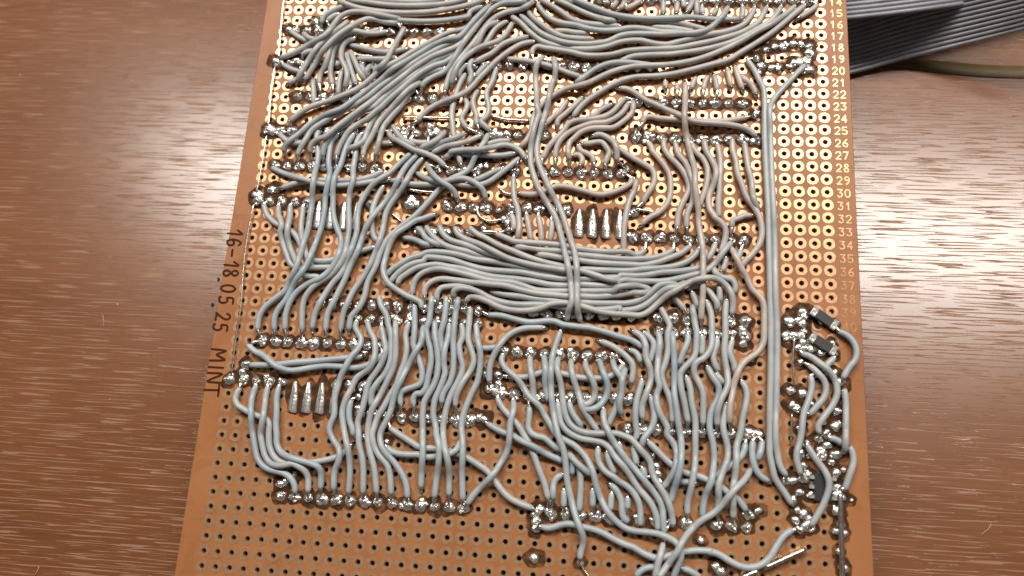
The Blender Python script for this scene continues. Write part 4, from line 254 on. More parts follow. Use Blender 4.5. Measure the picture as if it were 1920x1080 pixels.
 ('LB','grey wire, fourth from left of the wavy vertical strands left of lower centre','-1342 -573 43 19 -60 3 19 -60 4 23 -58 12 14 -60 16 -8 -62 -2 -23 -57 -14 -28 -57 -4 -32 -55 0 -32 -54 1 -15 -62 0 -6 -63 -1 -8 -63 0 -9 -63 3 -14 -61 4 -14 -62 -5 11 -62 -1 12 -60 4 8 -63 -3 19 -60 -2 23 -60 0 15 -61 -1 10 -63 -4 6 -63 -3 5 -63 -4 5 -63 -3',[[0,-26.67,-10.16,0.55],[1,-26.67,-43.18,0.55]]),
 ('LB','grey wire, fifth from left of the wavy vertical strands left of lower centre','-1211 -524 42 10 -60 16 10 -58 19 8 -62 3 6 -62 -5 5 -62 -3 0 -62 0 -7 -61 -8 -17 -59 -8 -23 -58 0 -22 -59 0 -23 -58 0 -23 -57 4 -24 -56 15 -23 -58 2 -14 -60 -8 -7 -61 -10 -1 -62 -3 5 -62 0 14 -61 0 18 -60 0 22 -58 -1 24 -57 -1 18 -60 -3 13 -61 -4 10 -61 -4 11 -61 -3',[[0,-24.13,-10.16,0.55],[1,-24.13,-43.18,0.55]]),
 ('LB','grey wire, seventh from left of the wavy vertical strands left of lower centre','-1083 -540 42 -15 -62 2 -3 -63 4 14 -62 4 10 -62 3 -2 -64 2 -8 -63 0 -18 -61 0 -16 -62 0 -11 -62 0 -26 -58 0 -29 -57 0 -26 -58 0 -26 -58 0 -30 -56 0 -20 -61 0 -11 -62 7 -9 -62 8 13 -62 -3 23 -58 -10 36 -52 -2 45 -46 0 43 -45 -2 26 -58 -3 15 -62 -4 9 -63 -3 8 -63 -3',[[0,-21.59,-10.16,0.55],[1,-21.59,-43.18,0.55]]),
 ('LB','grey wire, eighth from left of the wavy vertical strands left of lower centre','-944 -566 45 6 -55 32 3 -59 14 -13 -62 1 -26 -57 12 -28 -56 -4 -27 -54 -21 -24 -58 -6 -20 -59 12 -21 -59 10 -24 -59 3 -19 -60 -6 -13 -59 -19 -11 -61 -13 -15 -62 2 -20 -60 -1 -26 -58 -3 -17 -61 0 9 -62 10 25 -57 11 38 -50 -6 46 -42 -12 47 -44 -3 41 -48 -2 36 -52 -3 29 -57 -4 17 -61 -4 7 -63 -2',[[0,-19.05,-10.16,0.55],[1,-19.05,-43.18,0.55]]),
 ('LB','short grey wire, second from left of the wavy vertical strands left of lower centre','-1547 -1275 39 -7 -66 3 4 -65 3 16 -64 0 30 -59 -3 15 -63 -3',[[0,-29.85,-24.8,0.55],[1,-28.11,-31.92,0.55]]),
 ('LB','grey wire, ninth from left of the wavy vertical strands left of lower centre','-1047 -368 41 7 -63 3 7 -62 4 7 -62 3 6 -62 4 1 -63 1 1 -62 0 27 -57 0 28 -56 0 26 -57 0 20 -59 0 7 -62 0 -13 -61 0 -53 -33 -1 -58 -22 -4 -53 -31 -3 -9 -61 -4 16 -60 -3',[[0,-21.59,-7.62,0.55],[1,-21.59,-27.94,0.55]]),
 ('LB','grey wire, tenth from left of the wavy vertical strands left of lower centre','-888 -277 45 1 -62 8 -3 -62 -5 -1 -62 3 -3 -63 4 -18 -58 1 11 -62 0 19 -59 0 23 -58 0 13 -61 0 6 -63 0 -4 -62 0 -8 -62 0 -6 -62 0 -10 -62 -1 -36 -48 -4 -45 -6 -3 -26 -45 -4 12 -61 -3',[[0,-16.51,-7.62,0.55],[1,-19.05,-27.94,0.55]]),
 ('LB','grey wire, twelfth from left of the wavy vertical strands left of lower centre','-841 -508 41 5 -64 7 10 -62 17 15 -63 6 16 -62 1 13 -64 -4 9 -63 -9 2 -65 -3 -4 -65 0 -14 -63 0 -24 -61 0 -30 -57 0 -25 -59 0 -5 -65 0 1 -65 0 6 -64 0 7 -65 1 10 -60 20 11 -59 25 7 -64 6 3 -65 -2 -4 -60 -23 -4 -57 -30 2 -64 -9 3 -65 -3',[[0,-16.51,-10.16,0.55],[1,-16.56,-41.07,0.15]]),
 ('LB','grey wire, fourteenth from left of the wavy vertical strands left of lower centre','-752 -271 42 1 -60 2 1 -60 4 -1 -60 3 -3 -60 3 -12 -59 0 -10 -59 -3 8 -60 -3 13 -58 -4 13 -59 -2',[[0,-13.97,-7.62,0.55],[1,-14.66,-17.01,0.15]]),
 ('LB','grey wire, thirteenth from left of the wavy vertical strands left of lower centre','-704 -534 43 2 -65 3 -1 -65 9 -9 -61 19 -7 -64 11 -2 -65 -6 4 -62 -18 14 -64 -3 -9 -64 0 -19 -63 0 -21 -62 0 -20 -62 0 -7 -64 0 2 -66 0 16 -63 0 21 -61 7 12 -56 30 24 -50 34 20 -60 15 5 -64 -8 -1 -63 -15 -7 -56 -33 -8 -58 -29 -4 -64 -9 -3 -65 -4 -3 -65 -3',[[0,-13.97,-10.16,0.55],[1,-13.97,-43.18,0.55]]),
 ('LB','grey wire, fifteenth from left of the wavy vertical strands left of lower centre','-641 -277 44 -3 -62 12 -7 -61 -9 -3 -63 3 -1 -63 4 1 -63 4 1 -62 0 3 -63 -3 8 -63 0 7 -62 0 4 -63 0 1 -62 0 -10 -62 -2 -19 -60 -3 -30 -55 -4 -23 -58 -3 -1 -63 -3',[[0,-13.97,-7.62,0.55],[1,-14.26,-26.13,0.15]]),
 ('LB','grey wire, sixteenth from left of the wavy vertical strands left of lower centre','-590 -529 43 14 -63 2 5 -65 4 -20 -61 4 6 -64 3 17 -63 2 20 -62 0 -1 -65 0 -18 -62 0 -26 -60 0 -27 -59 0 -21 -62 0 -16 -63 0 -11 -64 2 -6 -65 3 -3 -64 -4 6 -65 4 14 -56 30 18 -51 36 20 -57 21 20 -61 -6 10 -56 -32 3 -52 -38 2 -61 -23 3 -64 -5 2 -65 -3',[[0,-11.43,-10.16,0.55],[1,-11.43,-43.18,0.55]]),
 ('LB','grey wire, eighteenth from left of the wavy vertical strands left of lower centre','-520 -367 39 -1 -64 2 0 -64 4 0 -64 4 1 -65 4 10 -63 1 23 -60 0 24 -60 0 13 -62 0 -12 -63 0 -28 -58 4 -30 -55 13 -27 -58 4 -24 -58 -12 -16 -59 -20 2 -64 -4',[[0,-11.43,-7.62,0.55],[1,-11.43,-27.94,0.55]]),
 ('LB','grey wire, nineteenth from left of the wavy vertical strands left of lower centre','-456 -523 42 11 -61 4 12 -60 15 16 -56 22 19 -59 5 10 -59 -16 1 -61 -14 -2 -62 -1 -5 -63 0 -12 -61 0 -24 -58 0 -24 -58 0 -20 -59 0 -18 -60 0 -14 -61 0 -6 -62 0 2 -62 4 15 -57 20 12 -59 20 5 -62 6 4 -62 0 -1 -60 -16 -1 -56 -27 4 -62 -11 6 -62 -4 6 -62 -4 6 -62 -3',[[0,-8.89,-10.16,0.55],[1,-8.89,-43.18,0.55]]),
 ('LB','short grey wire, twentieth from left of the wavy vertical strands left of lower centre','-419 -739 40 55 -2 2 55 3 0 52 17 -2',[[0,-9.28,-14.75,0.15],[1,-3.81,-15.24,0.55]]),
 ('LL','grey wire, fifth from left in the small group feeding the lower left solder rows','-2543 -1002 43 62 2 3 62 2 4 62 4 3 61 6 4 62 8 1 61 10 0 61 10 0 62 8 0 61 7 0 62 7 0 61 9 0 61 10 0 62 9 -1 61 10 -4 61 10 -3 61 8 -4 62 8 -3',[[0,-51.99,-19.93,0.55],[1,-29.73,-16.77,0.55]]),
 ('LL','grey wire, sixth from left in the small group feeding the lower left solder rows','-2595 -809 39 47 -41 3 54 -32 4 57 -21 10 52 -28 22 49 -33 21 51 -35 6 56 -25 -10 55 -12 -26 61 1 -14 61 11 -1 61 14 0 61 13 0 62 12 0 62 7 0 63 0 0 62 0 0 63 -4 0 62 -1 0 62 10 -1 59 21 -4 54 31 -3 47 41 -4 39 48 -3',[[0,-49.53,-15.24,0.55],[1,-26.67,-15.24,0.55]]),
 ('BT','long grey wire, nineteenth from left of the tangle at the bottom centre','238 -2266 42 62 -10 3 60 16 3 58 22 4 61 9 4 62 -8 1 62 -11 0 62 -8 0 60 -15 0 59 -21 0 57 -27 0 57 -25 0 59 -21 0 61 -15 0 55 -28 0 57 -26 0 60 -18 0 62 -3 0 58 22 0 59 21 0 60 18 0 61 13 0 62 9 0 62 1 0 57 -2 0 -43 -1 0 62 -6 0 59 -20 0 54 -31 0 57 -27 0 59 -19 0 62 -2 0 61 15 0 53 31 0 46 43 0 34 52 -1 32 54 -4 35 51 -4 43 45 -3 53 33 -3',[[0,3.83,-45.78,0.55],[1,48.04,-43.12,0.55]]),
 ('BT','grey wire, twenty-third from left of the tangle at the bottom centre','1996 -1682 43 -30 -55 26 -37 -48 28 -44 -39 33 -46 -47 15 -41 -53 -7 -35 -49 -29 -42 -50 -16 -49 -46 -6 -57 -37 -1 -52 -40 -9 -46 -47 -14 -43 -45 25 -35 -44 38 -33 -53 23 -29 -61 -2 -35 -51 -27 -34 -52 -24 -36 -52 21 -39 -54 11',[[0,40.33,-32.92,0.15]]),
 ('BT','short grey wire, eighteenth from left of the tangle at the bottom centre','1272 -2338 43 -16 -59 43 -20 -67 20 -17 -72 -10 -10 -74 -14',[[0,25.64,-46.03,0.15]]),
 ('BT','short grey wire, twenty-fifth from left of the tangle at the bottom centre','2022 -1442 42 -9 -64 4 0 -64 4 10 -64 1 25 -60 -2 42 -47 -3 57 -29 -4',[[0,41.09,-27.64,0.55],[1,43.76,-35.79,0.15]]),
 ('BT','short grey wire, twenty-sixth from left of the tangle at the bottom centre','2098 -1437 40 -8 -57 4 -16 -53 14 -17 -53 -14',[[0,41.09,-27.64,0.55],[1,40.89,-32.82,0.15]]),
 ('BT','short grey wire, twenty-fourth from left of the tangle at the bottom centre','1957 -1465 43 -11 -58 3 -26 -53 3 -41 -44 3 -46 -38 0 -47 -36 -3 -46 -38 -3 -46 -38 -3',[[0,39.37,-27.94,0.55],[1,33.2,-35.98,0.15]]),
 ('BT','short grey wire, seventeenth from left of the tangle at the bottom centre','1048 -2615 43 48 51 3 64 29 0 70 -1 -3',[[0,20.35,-52.97,0.15],[1,24.43,-50.23,0.55]]),
 ('BT','short grey wire, twenty-first from left of the tangle at the bottom centre','1431 -2523 42 52 -13 2 48 -22 0 46 -29 -2',[[0,27.74,-50.23,0.15]]),
 ('BT','short grey wire, fifteenth from left of the tangle at the bottom centre','1002 -1548 40 12 -49 1 11 -50 1 10 -50 -2',[[0,19.84,-30.07,0.15],[1,20.86,-34.83,0.15]]),
 ('BT','short grey wire, sixteenth from left of the tangle at the bottom centre','1083 -1723 42 14 -29 0 6 -31 0 -4 -32 0',[[0,21.29,-33.63,0.15],[1,24.35,-35.4,0.55]]),
 ('BT','grey wire, twenty-second from left of the tangle at the bottom centre','1125 -1493 40 47 -43 2 46 -44 4 46 -43 4 48 -43 3 52 -37 1 56 -29 0 61 -19 0 63 -10 0 60 -20 3 59 -23 9 58 -25 -4 53 -34 -8 52 -37 -4 56 -30 -4 44 -46 -4 35 -52 -2',[[0,21.59,-27.94,0.55],[1,39.73,-41.08,0.55]]),
 ('BT','short grey wire, twentieth from left of the tangle at the bottom centre','1414 -1824 41 41 3 1 41 1 0 40 -6 0',[[0,27.39,-36.55,0.15],[1,31.61,-36.64,0.15]]),
 ('BT','short grey wire, first from left of the tangle at the bottom centre','403 -1820 41 -51 -35 3 -24 -55 2 0 -61 10 4 -60 -13',[[0,8.8,-35.9,0.15],[1,6.05,-42.69,0.55]]),
 ('BT','short grey wire, fourth from left of the tangle at the bottom centre','472 -1645 40 10 -56 2 4 -57 0 -6 -57 -2',[[0,9.28,-32.01,0.15],[1,9.5,-37.2,0.15]]),
 ('BT','short grey wire, fifth from left of the tangle at the bottom centre','533 -1718 43 16 -65 4 10 -66 2 4 -67 2 0 -68 -2 -1 -67 -3 -2 -67 -4',[[0,10.46,-33.48,0.15],[1,11.43,-43.18,0.55]]),
 ('BT','grey wire, eleventh from left of the tangle at the bottom centre','701 -1575 43 -2 -61 7 12 -60 -3 33 -52 5 44 -40 14 54 -28 9 50 -36 -11 54 -27 -8 49 -38 0 39 -48 -2 28 -55 -3 14 -60 -4 2 -61 -3 1 -62 -3',[[0,14.05,-30.6,0.15],[1,21.59,-43.18,0.55]]),
 ('BT','short grey wire, ninth from left of the tangle at the bottom centre','779 -1608 39 15 -62 2 25 -59 1 33 -54 -2',[[0,15.39,-31.28,0.15],[1,17.5,-36.44,0.15]]),
 ('BT','short grey wire, thirteenth from left of the tangle at the bottom centre','883 -1526 40 6 -57 2 8 -56 -1 10 -56 -1',[[0,17.55,-29.62,0.15],[1,18.29,-34.79,0.15]]),
 ('BT','short grey wire, twelfth from left of the tangle at the bottom centre','817 -1879 43 46 -39 7 33 -49 -1 20 -57 2 5 -60 1 13 -57 -8 43 -42 -4',[[0,15.65,-37.03,0.15],[1,19.05,-43.18,0.55]]),
 ('BT','short grey wire, tenth from left of the tangle at the bottom centre','829 -1953 42 -2 -46 1 -1 -47 0 -2 -46 -1',[[0,16.61,-38.16,0.15],[1,16.51,-43.18,0.55]]),
 ('BT','short grey wire, eighth from left of the tangle at the bottom centre','667 -1935 43 1 -46 1 2 -47 0 2 -46 -1',[[0,13.3,-37.81,0.15],[1,13.97,-43.18,0.55]]),
 ('BT','short grey wire, second from left of the tangle at the bottom centre','419 -1951 42 2 -46 1 2 -46 0 2 -47 -1',[[0,8.33,-38.11,0.15],[1,8.89,-43.18,0.55]]),
 ('BT','short grey wire, sixth from left of the tangle at the bottom centre','443 -1637 44 43 -47 40 54 -50 11 59 -44 -13 53 -36 -39',[[0,8.33,-32.18,0.15],[1,13.7,-36.72,0.15]]),
 ('BT','short grey wire, fourteenth from left of the tangle at the bottom centre','966 -1981 39 1 -31 0 1 -31 0 1 -30 0',[[0,19.3,-38.73,0.15],[1,19.05,-43.18,0.55]]),
 ('RS','grey wire, fourth from top of the short wires on the right edge module','2447 -656 43 61 -18 3 52 -34 12 40 -42 26 48 -41 7 43 -44 -14 31 -53 -17 12 -62 0 -5 -64 0 -23 -59 -2 -32 -55 -1 -39 -50 0 -37 -52 3 -31 -55 -9 10 -61 -8',[[0,48.56,-12.01,0.55],[1,51.49,-27.68,0.55]]),
 ('RS','grey wire, third from top of the short wires on the right edge module','2508 -758 42 44 -39 10 39 -44 11 36 -46 -6 16 -57 -3 -6 -59 0 -26 -53 -2 -38 -46 -2 -38 -46 -4 -40 -44 -4',[[0,48.99,-14.55,0.55],[1,48.28,-22.87,0.55]]),
 ('RS','grey wire, sixth from top of the short wires on the right edge module','2518 -850 42 8 -61 3 -5 -62 3 -16 -60 4 -21 -59 4 -23 -58 2 -18 -60 2 -10 -61 6 -8 -62 2 -10 -61 -8 -14 -61 -2 -18 -59 3 -2 -62 -7 15 -60 -9 17 -60 -3',[[0,51.69,-16.41,0.55],[1,48.79,-34.7,0.55]]),
 ('RS','grey wire, first from top of the short wires on the right edge module','2771 -441 43 59 -28 3 47 -44 4 29 -58 4 7 -65 1 -17 -62 -1 -40 -51 -4 -35 -55 -4 -29 -58 -3',[[0,55.0,-7.69,0.55],[1,55.68,-17.71,0.55]]),
 ('RS','grey wire, fifth from top of the short wires on the right edge module','2802 -951 39 4 -62 3 2 -61 4 -3 -61 3 -5 -61 7 -4 -61 5 -4 -61 4 -9 -58 19 -2 -57 -9 5 -51 -32',[[0,55.25,-19.91,0.55],[1,54.68,-30.3,0.55]]),
 ('RS','short grey wire, eighth from top of the short wires on the right edge module','2825 -1440 41 22 -60 3 2 -63 3 -16 -62 2 -22 -60 -2 -21 -60 -3 -21 -60 -3',[[0,54.68,-30.3,0.55],[1,54.54,-35.72,0.55]]),
 ('RS','short grey wire, second from top of the short wires on the right edge module','2632 -792 43 28 39 1 31 37 0 33 34 -1',[[0,53.47,-16.29,0.55],[1,54.73,-12.78,0.55]]),
 ('RS','short grey wire, seventh from top of the short wires on the right edge module','2662 -1379 42 39 -7 1 36 -16 0 33 -21 0',[[0,52.87,-26.81,0.55],[1,54.08,-27.46,0.55]]),
 ('RS','grey wire, ninth from top of the short wires on the right edge module','2475 -1449 42 28 -56 6 32 -53 6 37 -50 -1 36 -51 3 24 -57 6 7 -62 -1 -13 -61 -4 -22 -58 -2 -26 -57 -3 -30 -54 -4 -32 -54 -3 -34 -52 -3',[[0,49.09,-28.19,0.15],[1,49.15,-43.04,0.15]]),
 ('TS','short grey wire, fifth from left of the stubs hanging below the top edge row','1193 2883 43 -1 -47 0 -1 -47 0 -1 -46 0',[[0,24.13,58.42,0.55],[1,23.76,53.95,0.15]]),
 ('TS','short grey wire, sixth from left of the stubs hanging below the top edge row','1331 2871 42 -3 -40 0 -3 -40 0 -4 -40 -1',[[0,26.67,58.42,0.55],[1,26.35,54.12,0.15]]),
 ('TS','short grey wire, eighth from left of the stubs hanging below the top edge row','1479 2906 39 -12 -50 2 -18 -48 2 -24 -45 0',[[0,29.21,58.42,0.55],[1,28.1,54.46,0.15]]),
 ('TS','short grey wire, ninth from left of the stubs hanging below the top edge row','1522 2902 45 -1 -54 4 1 -54 -5 4 -54 -4',[[0,29.21,58.42,0.55],[1,30.6,53.91,0.15]]),
 ('TS','short grey wire, tenth from left of the stubs hanging below the top edge row','1573 2829 40 2 -30 0 3 -29 0 3 -30 0',[[0,31.75,58.42,0.55],[1,31.69,53.91,0.15]]),
 ('TS','short grey wire, eleventh from left of the stubs hanging below the top edge row','1720 2809 43 -14 -30 0 -18 -28 0 -23 -24 0',[[0,34.29,58.42,0.55],[1,32.75,53.82,0.15]]),
 ('TS','short grey wire, second from left of the stubs hanging below the top edge row','722 2889 40 -11 -30 0 -17 -28 0 -26 -19 0',[[0,13.97,58.42,0.55],[1,13.97,58.42,0.55]]),
 ('TS','short grey wire, third from left of the stubs hanging below the top edge row','800 2889 41 -5 -37 0 -19 -31 0 -29 -23 0',[[0,16.51,58.42,0.55],[1,14.26,55.37,0.15]]),
 ('TS','short grey wire, fourth from left of the stubs hanging below the top edge row','967 2895 43 -48 -40 2 -49 -36 7 -57 -22 -8',[[0,19.05,58.42,0.55],[1,16.51,58.42,0.55]]),
 ('TS','short grey wire, first from left of the stubs hanging below the top edge row','632 2889 39 -3 -12 0 -3 -13 0 -4 -13 0',[[0,11.43,58.42,0.55],[1,11.43,58.42,0.55]]),
 ('TS','short grey wire, seventh from left of the stubs hanging below the top edge row','1391 2892 40 2 -26 0 3 -25 0 2 -26 0',[[0,26.67,58.42,0.55],[1,29.21,58.42,0.55]]),
 ('SS','short grey wire, first from left of the short stubs left of printed row 21','1223 1994 41 2 -24 0 1 -24 0 2 -25 0',[[0,24.41,40.77,0.15],[1,24.6,37.53,0.15]]),
 ('SS','short grey wire, second from left of the short stubs left of printed row 21','1336 1960 41 2 -24 0 1 -24 0 1 -24 0',[[0,26.67,40.09,0.15],[1,26.67,35.56,0.55]]),
 ('SS','short grey wire, third from left of the short stubs left of printed row 21','1517 2034 41 -18 -39 1 -14 -40 0 -10 -42 -1',[[0,30.7,41.52,0.15],[1,29.28,37.4,0.15]]),
 ('SS','short grey wire, fourth from left of the short stubs left of printed row 21','1629 2048 42 -20 -51 1 -13 -53 0 -9 -53 -1',[[0,32.89,41.8,0.15],[1,31.75,35.56,0.55]]),
 ('SS','short grey wire, fifth from left of the short stubs left of printed row 21','1693 2061 41 12 -55 1 10 -56 0 9 -57 -1',[[0,33.66,42.1,0.15],[1,34.29,35.56,0.55]]),
 ('SS','short grey wire, sixth from left of the short stubs left of printed row 21','1821 2137 40 10 -65 1 10 -64 0 11 -64 -1',[[0,36.28,43.62,0.15],[1,37.18,38.0,0.15]]),
 ('SS','short grey wire, seventh from left of the short stubs left of printed row 21','1895 2160 43 13 -61 3 15 -60 1 18 -60 -1 20 -59 -3',[[0,37.7,44.08,0.15],[1,39.52,37.56,0.15]]),
 ('SS','short grey wire, eighth from left of the short stubs left of printed row 21','1952 2051 45 35 -45 19 45 -38 -11 35 -48 -7 20 -57 -3',[[0,38.5,41.69,0.15],[1,42.03,36.41,0.15]]),
]
JOINTS = [[26,14],[27,14],[28,14],[29,14],[30,14],[31,14],[32,14],[33,14],[34,14],[35,14],[36,14],[37,14],[38,14],[39,14],[40,14],[41,14],[42,14],[1,17],[2,17],[3,17],[4,17],[5,17],[6,17],[7,17],[8,17],[9,17],[10,17],[11,17],[12,17],[13,17],[0,20],[1,20],[2,20],[3,20],[4,20],[5,20],[6,20],[7,20],[8,20],[9,20],[10,20],[11,20],[12,20],[13,20],[14,20],[15,20],[16,20],[17,20],[18,20],[19,20],[20,20],[21,20],[22,20],[23,20],[24,20],[25,20],[26,20],[27,20],[28,20],[29,20],[30,20],[2,23],[3,23],[4,23],[5,23],[6,23],[7,23],[8,23],[9,23],[10,23],[11,23],[12,23],[13,23],[14,23],[29,23],[30,23],[31,23],[32,23],[33,23],[34,23],[35,23],[36,23],[37,23],[0,26],[1,26],[2,26],[3,26],[4,26],[5,26],[6,26],[7,26],[8,26],[9,26],[11,26],[12,26],[13,26],[14,26],[17,26],[18,26],[19,26],[20,26],[21,26],[22,26],[29,26],[30,26],[31,26],[32,26],[33,26],[34,26],[35,26],[36,26],[37,26],[38,26],[1,29],[2,29],[3,29],[4,29],[5,29],[6,29],[7,29],[8,29],[9,29],[14,29],[15,29],[16,29],[17,29],[19,29],[20,29],[22,29],[23,29],[24,29],[25,29],[26,29],[27,29],[28,29],[0,32],[1,32],[2,32],[3,32],[4,32],[9,32],[12,32],[15,32],[16,32],[17,32],[18,32],[20,32],[21,32],[22,32],[23,32],[24,32],[29,32],[13,34],[14,34],[15,34],[16,34],[17,34],[29,34],[30,34],[31,34],[32,34],[33,34],[34,34],[35,34],[36,34],[37,34],[6,40],[7,40],[8,40],[9,40],[10,40],[11,40],[12,40],[13,40],[14,40],[15,40],[16,40],[17,40],[18,40],[22,40],[23,40],[24,40],[25,40],[26,40],[27,40],[28,40],[29,40],[31,40],[32,40],[33,40],[36,40],[37,40],[9,41],[10,41],[11,41],[12,41],[13,41],[14,41],[15,41],[16,41],[17,41],[18,41],[31,41],[32,41],[33,41],[34,41],[35,41],[36,41],[37,41],[2,43],[3,43],[4,43],[5,43],[6,43],[7,43],[8,43],[9,43],[10,43],[11,43],[20,43],[21,43],[22,43],[23,43],[24,43],[25,43],[26,43],[27,43],[28,43],[0,46],[1,46],[2,46],[3,46],[4,46],[8,46],[9,46],[10,46],[11,46],[20,46],[21,46],[22,46],[23,46],[24,46],[25,46],[26,46],[27,46],[28,46],[29,46],[10,48],[11,48],[12,48],[13,48],[14,48],[15,48],[16,48],[17,48],[18,48],[29,48],[30,48],[31,48],[32,48],[33,48],[34,48],[35,48],[36,48],[37,48],[5,54],[6,54],[7,54],[8,54],[9,54],[10,54],[11,54],[12,54],[13,54],[14,54],[15,54],[16,54],[17,54],[18,54],[24,54],[25,54],[26,54],[27,54],[28,54],[29,54],[30,54],[31,54],[32,54],[33,54],[35,54],[36,54],[37,54]]
LONG_JOINTS = [[5,32,34],[6,32,34],[7,32,34],[8,32,34],[25,32,34],[26,32,34],[27,32,34],[28,32,34],[5,46,48],[6,46,48],[7,46,48],[8,46,48]]
BLOBS = [[47.14,-7.23,1.0],[49.57,-7.53,0.7],[46.57,-9.82,0.9],[47.84,-9.9,1.0],[49.13,-9.57,0.9],[49.65,-9.14,0.6],[48.56,-12.01,0.7],[49.7,-12.08,0.7],[51.6,-12.0,0.6],[52.59,-12.74,0.7],[54.73,-12.78,0.6],[55.0,-7.69,0.6],[47.1,-19.84,0.8],[49.1,-20.12,0.8],[47.29,-22.28,0.8],[48.28,-22.87,0.7],[54.74,-16.06,0.6],[55.68,-17.71,0.8],[54.73,-22.91,0.8],[54.52,-25.46,0.9],[52.02,-30.24,0.8],[49.48,-28.76,0.7],[52.87,-26.81,0.7],[49.49,-5.49,0.9],[49.6,-6.31,0.7],[50.61,-11.11,0.6],[45.81,-35.2,0.8],[47.08,-35.08,0.8],[48.79,-34.7,0.8],[49.66,-33.79,0.6],[48.95,-32.44,0.6],[51.88,-30.34,0.8],[51.7,-29.48,0.5],[54.21,-33.3,0.7],[54.54,-35.72,0.8],[54.7,-36.97,0.9],[47.01,-38.29,0.8],[49.87,-37.27,0.6],[48.84,-40.48,0.8],[49.41,-42.31,1.0],[48.04,-43.12,0.7],[47.35,-41.51,0.7],[54.72,-41.75,0.7],[55.18,-43.16,0.7],[54.01,-30.21,0.6],[53.0,-28.76,0.8],[48.09,-36.96,0.7],[56.65,-37.69,0.35],[47.68,48.41,0.7],[49.17,48.79,0.8],[50.65,48.56,0.8],[52.11,48.21,0.8],[52.28,46.74,0.9],[51.81,45.04,1.0],[50.34,44.78,1.0],[49.07,44.52,0.8],[48.42,43.79,0.7],[50.92,43.1,0.9],[42.94,43.72,0.8],[42.12,45.41,0.8],[45.05,43.5,0.7],[46.31,43.52,0.7],[47.04,48.15,0.8],[45.56,48.14,0.8],[43.84,47.38,0.7],[42.5,42.5,0.7],[52.17,43.11,0.9],[3.68,-43.21,0.9],[3.85,-44.49,0.9],[3.83,-45.78,0.8],[4.51,-42.51,0.8],[6.05,-42.69,0.8],[41.09,-27.64,1.0],[39.97,-27.32,0.8],[39.0,-9.26,0.8],[38.98,-11.69,0.8],[39.38,-10.46,0.6],[40.49,-14.43,0.5],[-7.47,-27.41,0.8],[-6.45,-27.65,0.8],[-4.41,-19.65,0.8],[-4.21,-21.05,0.7],[-5.86,-21.94,0.9],[-6.84,-19.57,0.6],[-5.01,-22.5,0.8],[39.73,-41.08,0.8],[41.29,-40.43,0.6],[24.35,-35.4,0.8],[24.23,-33.91,0.6],[23.34,-32.45,0.6],[-51.99,-19.93,0.9],[-52.4,-21.42,0.7],[-51.5,-22.42,0.6],[-29.73,-16.77,0.6],[-28.66,-22.5,0.7],[-29.85,-24.8,0.6],[-29.41,-26.8,0.7],[-27.27,-27.49,0.6],[-42.21,-41.16,0.8],[-41.45,-40.73,0.7],[-39.91,-39.28,0.6],[-28.11,-31.92,0.5],[-23.94,-32.67,0.6],[-54.45,28.37,0.9],[-53.67,27.77,0.9],[-52.0,27.44,0.7],[-54.85,13.94,0.9],[-54.26,13.01,0.9],[-52.07,15.19,0.8],[-51.15,15.1,0.7],[-23.77,13.93,0.9],[-22.59,13.04,0.8],[-25.48,29.22,0.8],[-21.47,29.55,0.8],[-20.04,28.49,0.8],[-55.12,43.72,0.9],[-54.21,43.22,0.8],[-51.08,43.77,0.8],[-53.54,51.17,0.7],[-47.16,51.88,0.8],[-48.05,53.19,0.8],[-8.41,28.39,0.8],[-7.28,27.93,0.8],[-5.98,28.2,0.8],[17.55,21.29,0.7],[16.94,20.36,0.7],[-5.45,10.4,0.7],[-6.42,12.17,0.6],[-4.23,11.34,0.8],[19.25,28.98,0.7],[21.39,28.56,0.8],[-10.95,21.01,0.8],[-9.67,21.51,0.7],[42.05,33.68,0.8],[41.41,32.96,0.6],[41.35,27.85,0.7],[3.89,-50.57,0.8],[34.3,-49.9,0.8],[35.02,-50.73,0.8],[24.43,-50.23,0.6],[11.72,-50.75,0.6],[31.73,-45.81,0.6],[34.67,-42.92,0.7],[-4.72,9.75,0.7],[-4.41,8.2,0.7],[-9.11,8.49,0.7],[48.67,-6.96,0.69],[49.41,-11.09,0.82],[50.79,-12.0,0.83],[52.76,-6.9,0.65],[54.49,-10.77,0.51],[48.99,-14.55,0.65],[51.69,-16.41,0.84],[53.47,-16.29,0.64],[55.25,-19.91,0.54],[50.61,-21.81,0.5],[52.49,-24.92,0.48],[54.08,-27.46,0.51],[54.68,-30.3,0.81],[49.9,-30.69,0.53],[48.23,-30.44,0.81],[55.48,-32.81,0.46],[55.33,-25.09,0.63],[49.32,-33.41,0.46],[52.14,-31.04,0.57],[47.14,-37.91,0.52],[47.72,-39.87,0.64],[49.51,-41.14,0.53],[54.26,-39.64,0.81],[53.85,-42.94,0.53],[54.32,-46.08,0.57],[54.88,-48.64,0.79],[53.28,-34.71,0.55],[53.54,-31.57,0.59],[51.49,-27.68,0.75],[48.55,-26.2,0.61],[47.89,-22.87,0.75]]
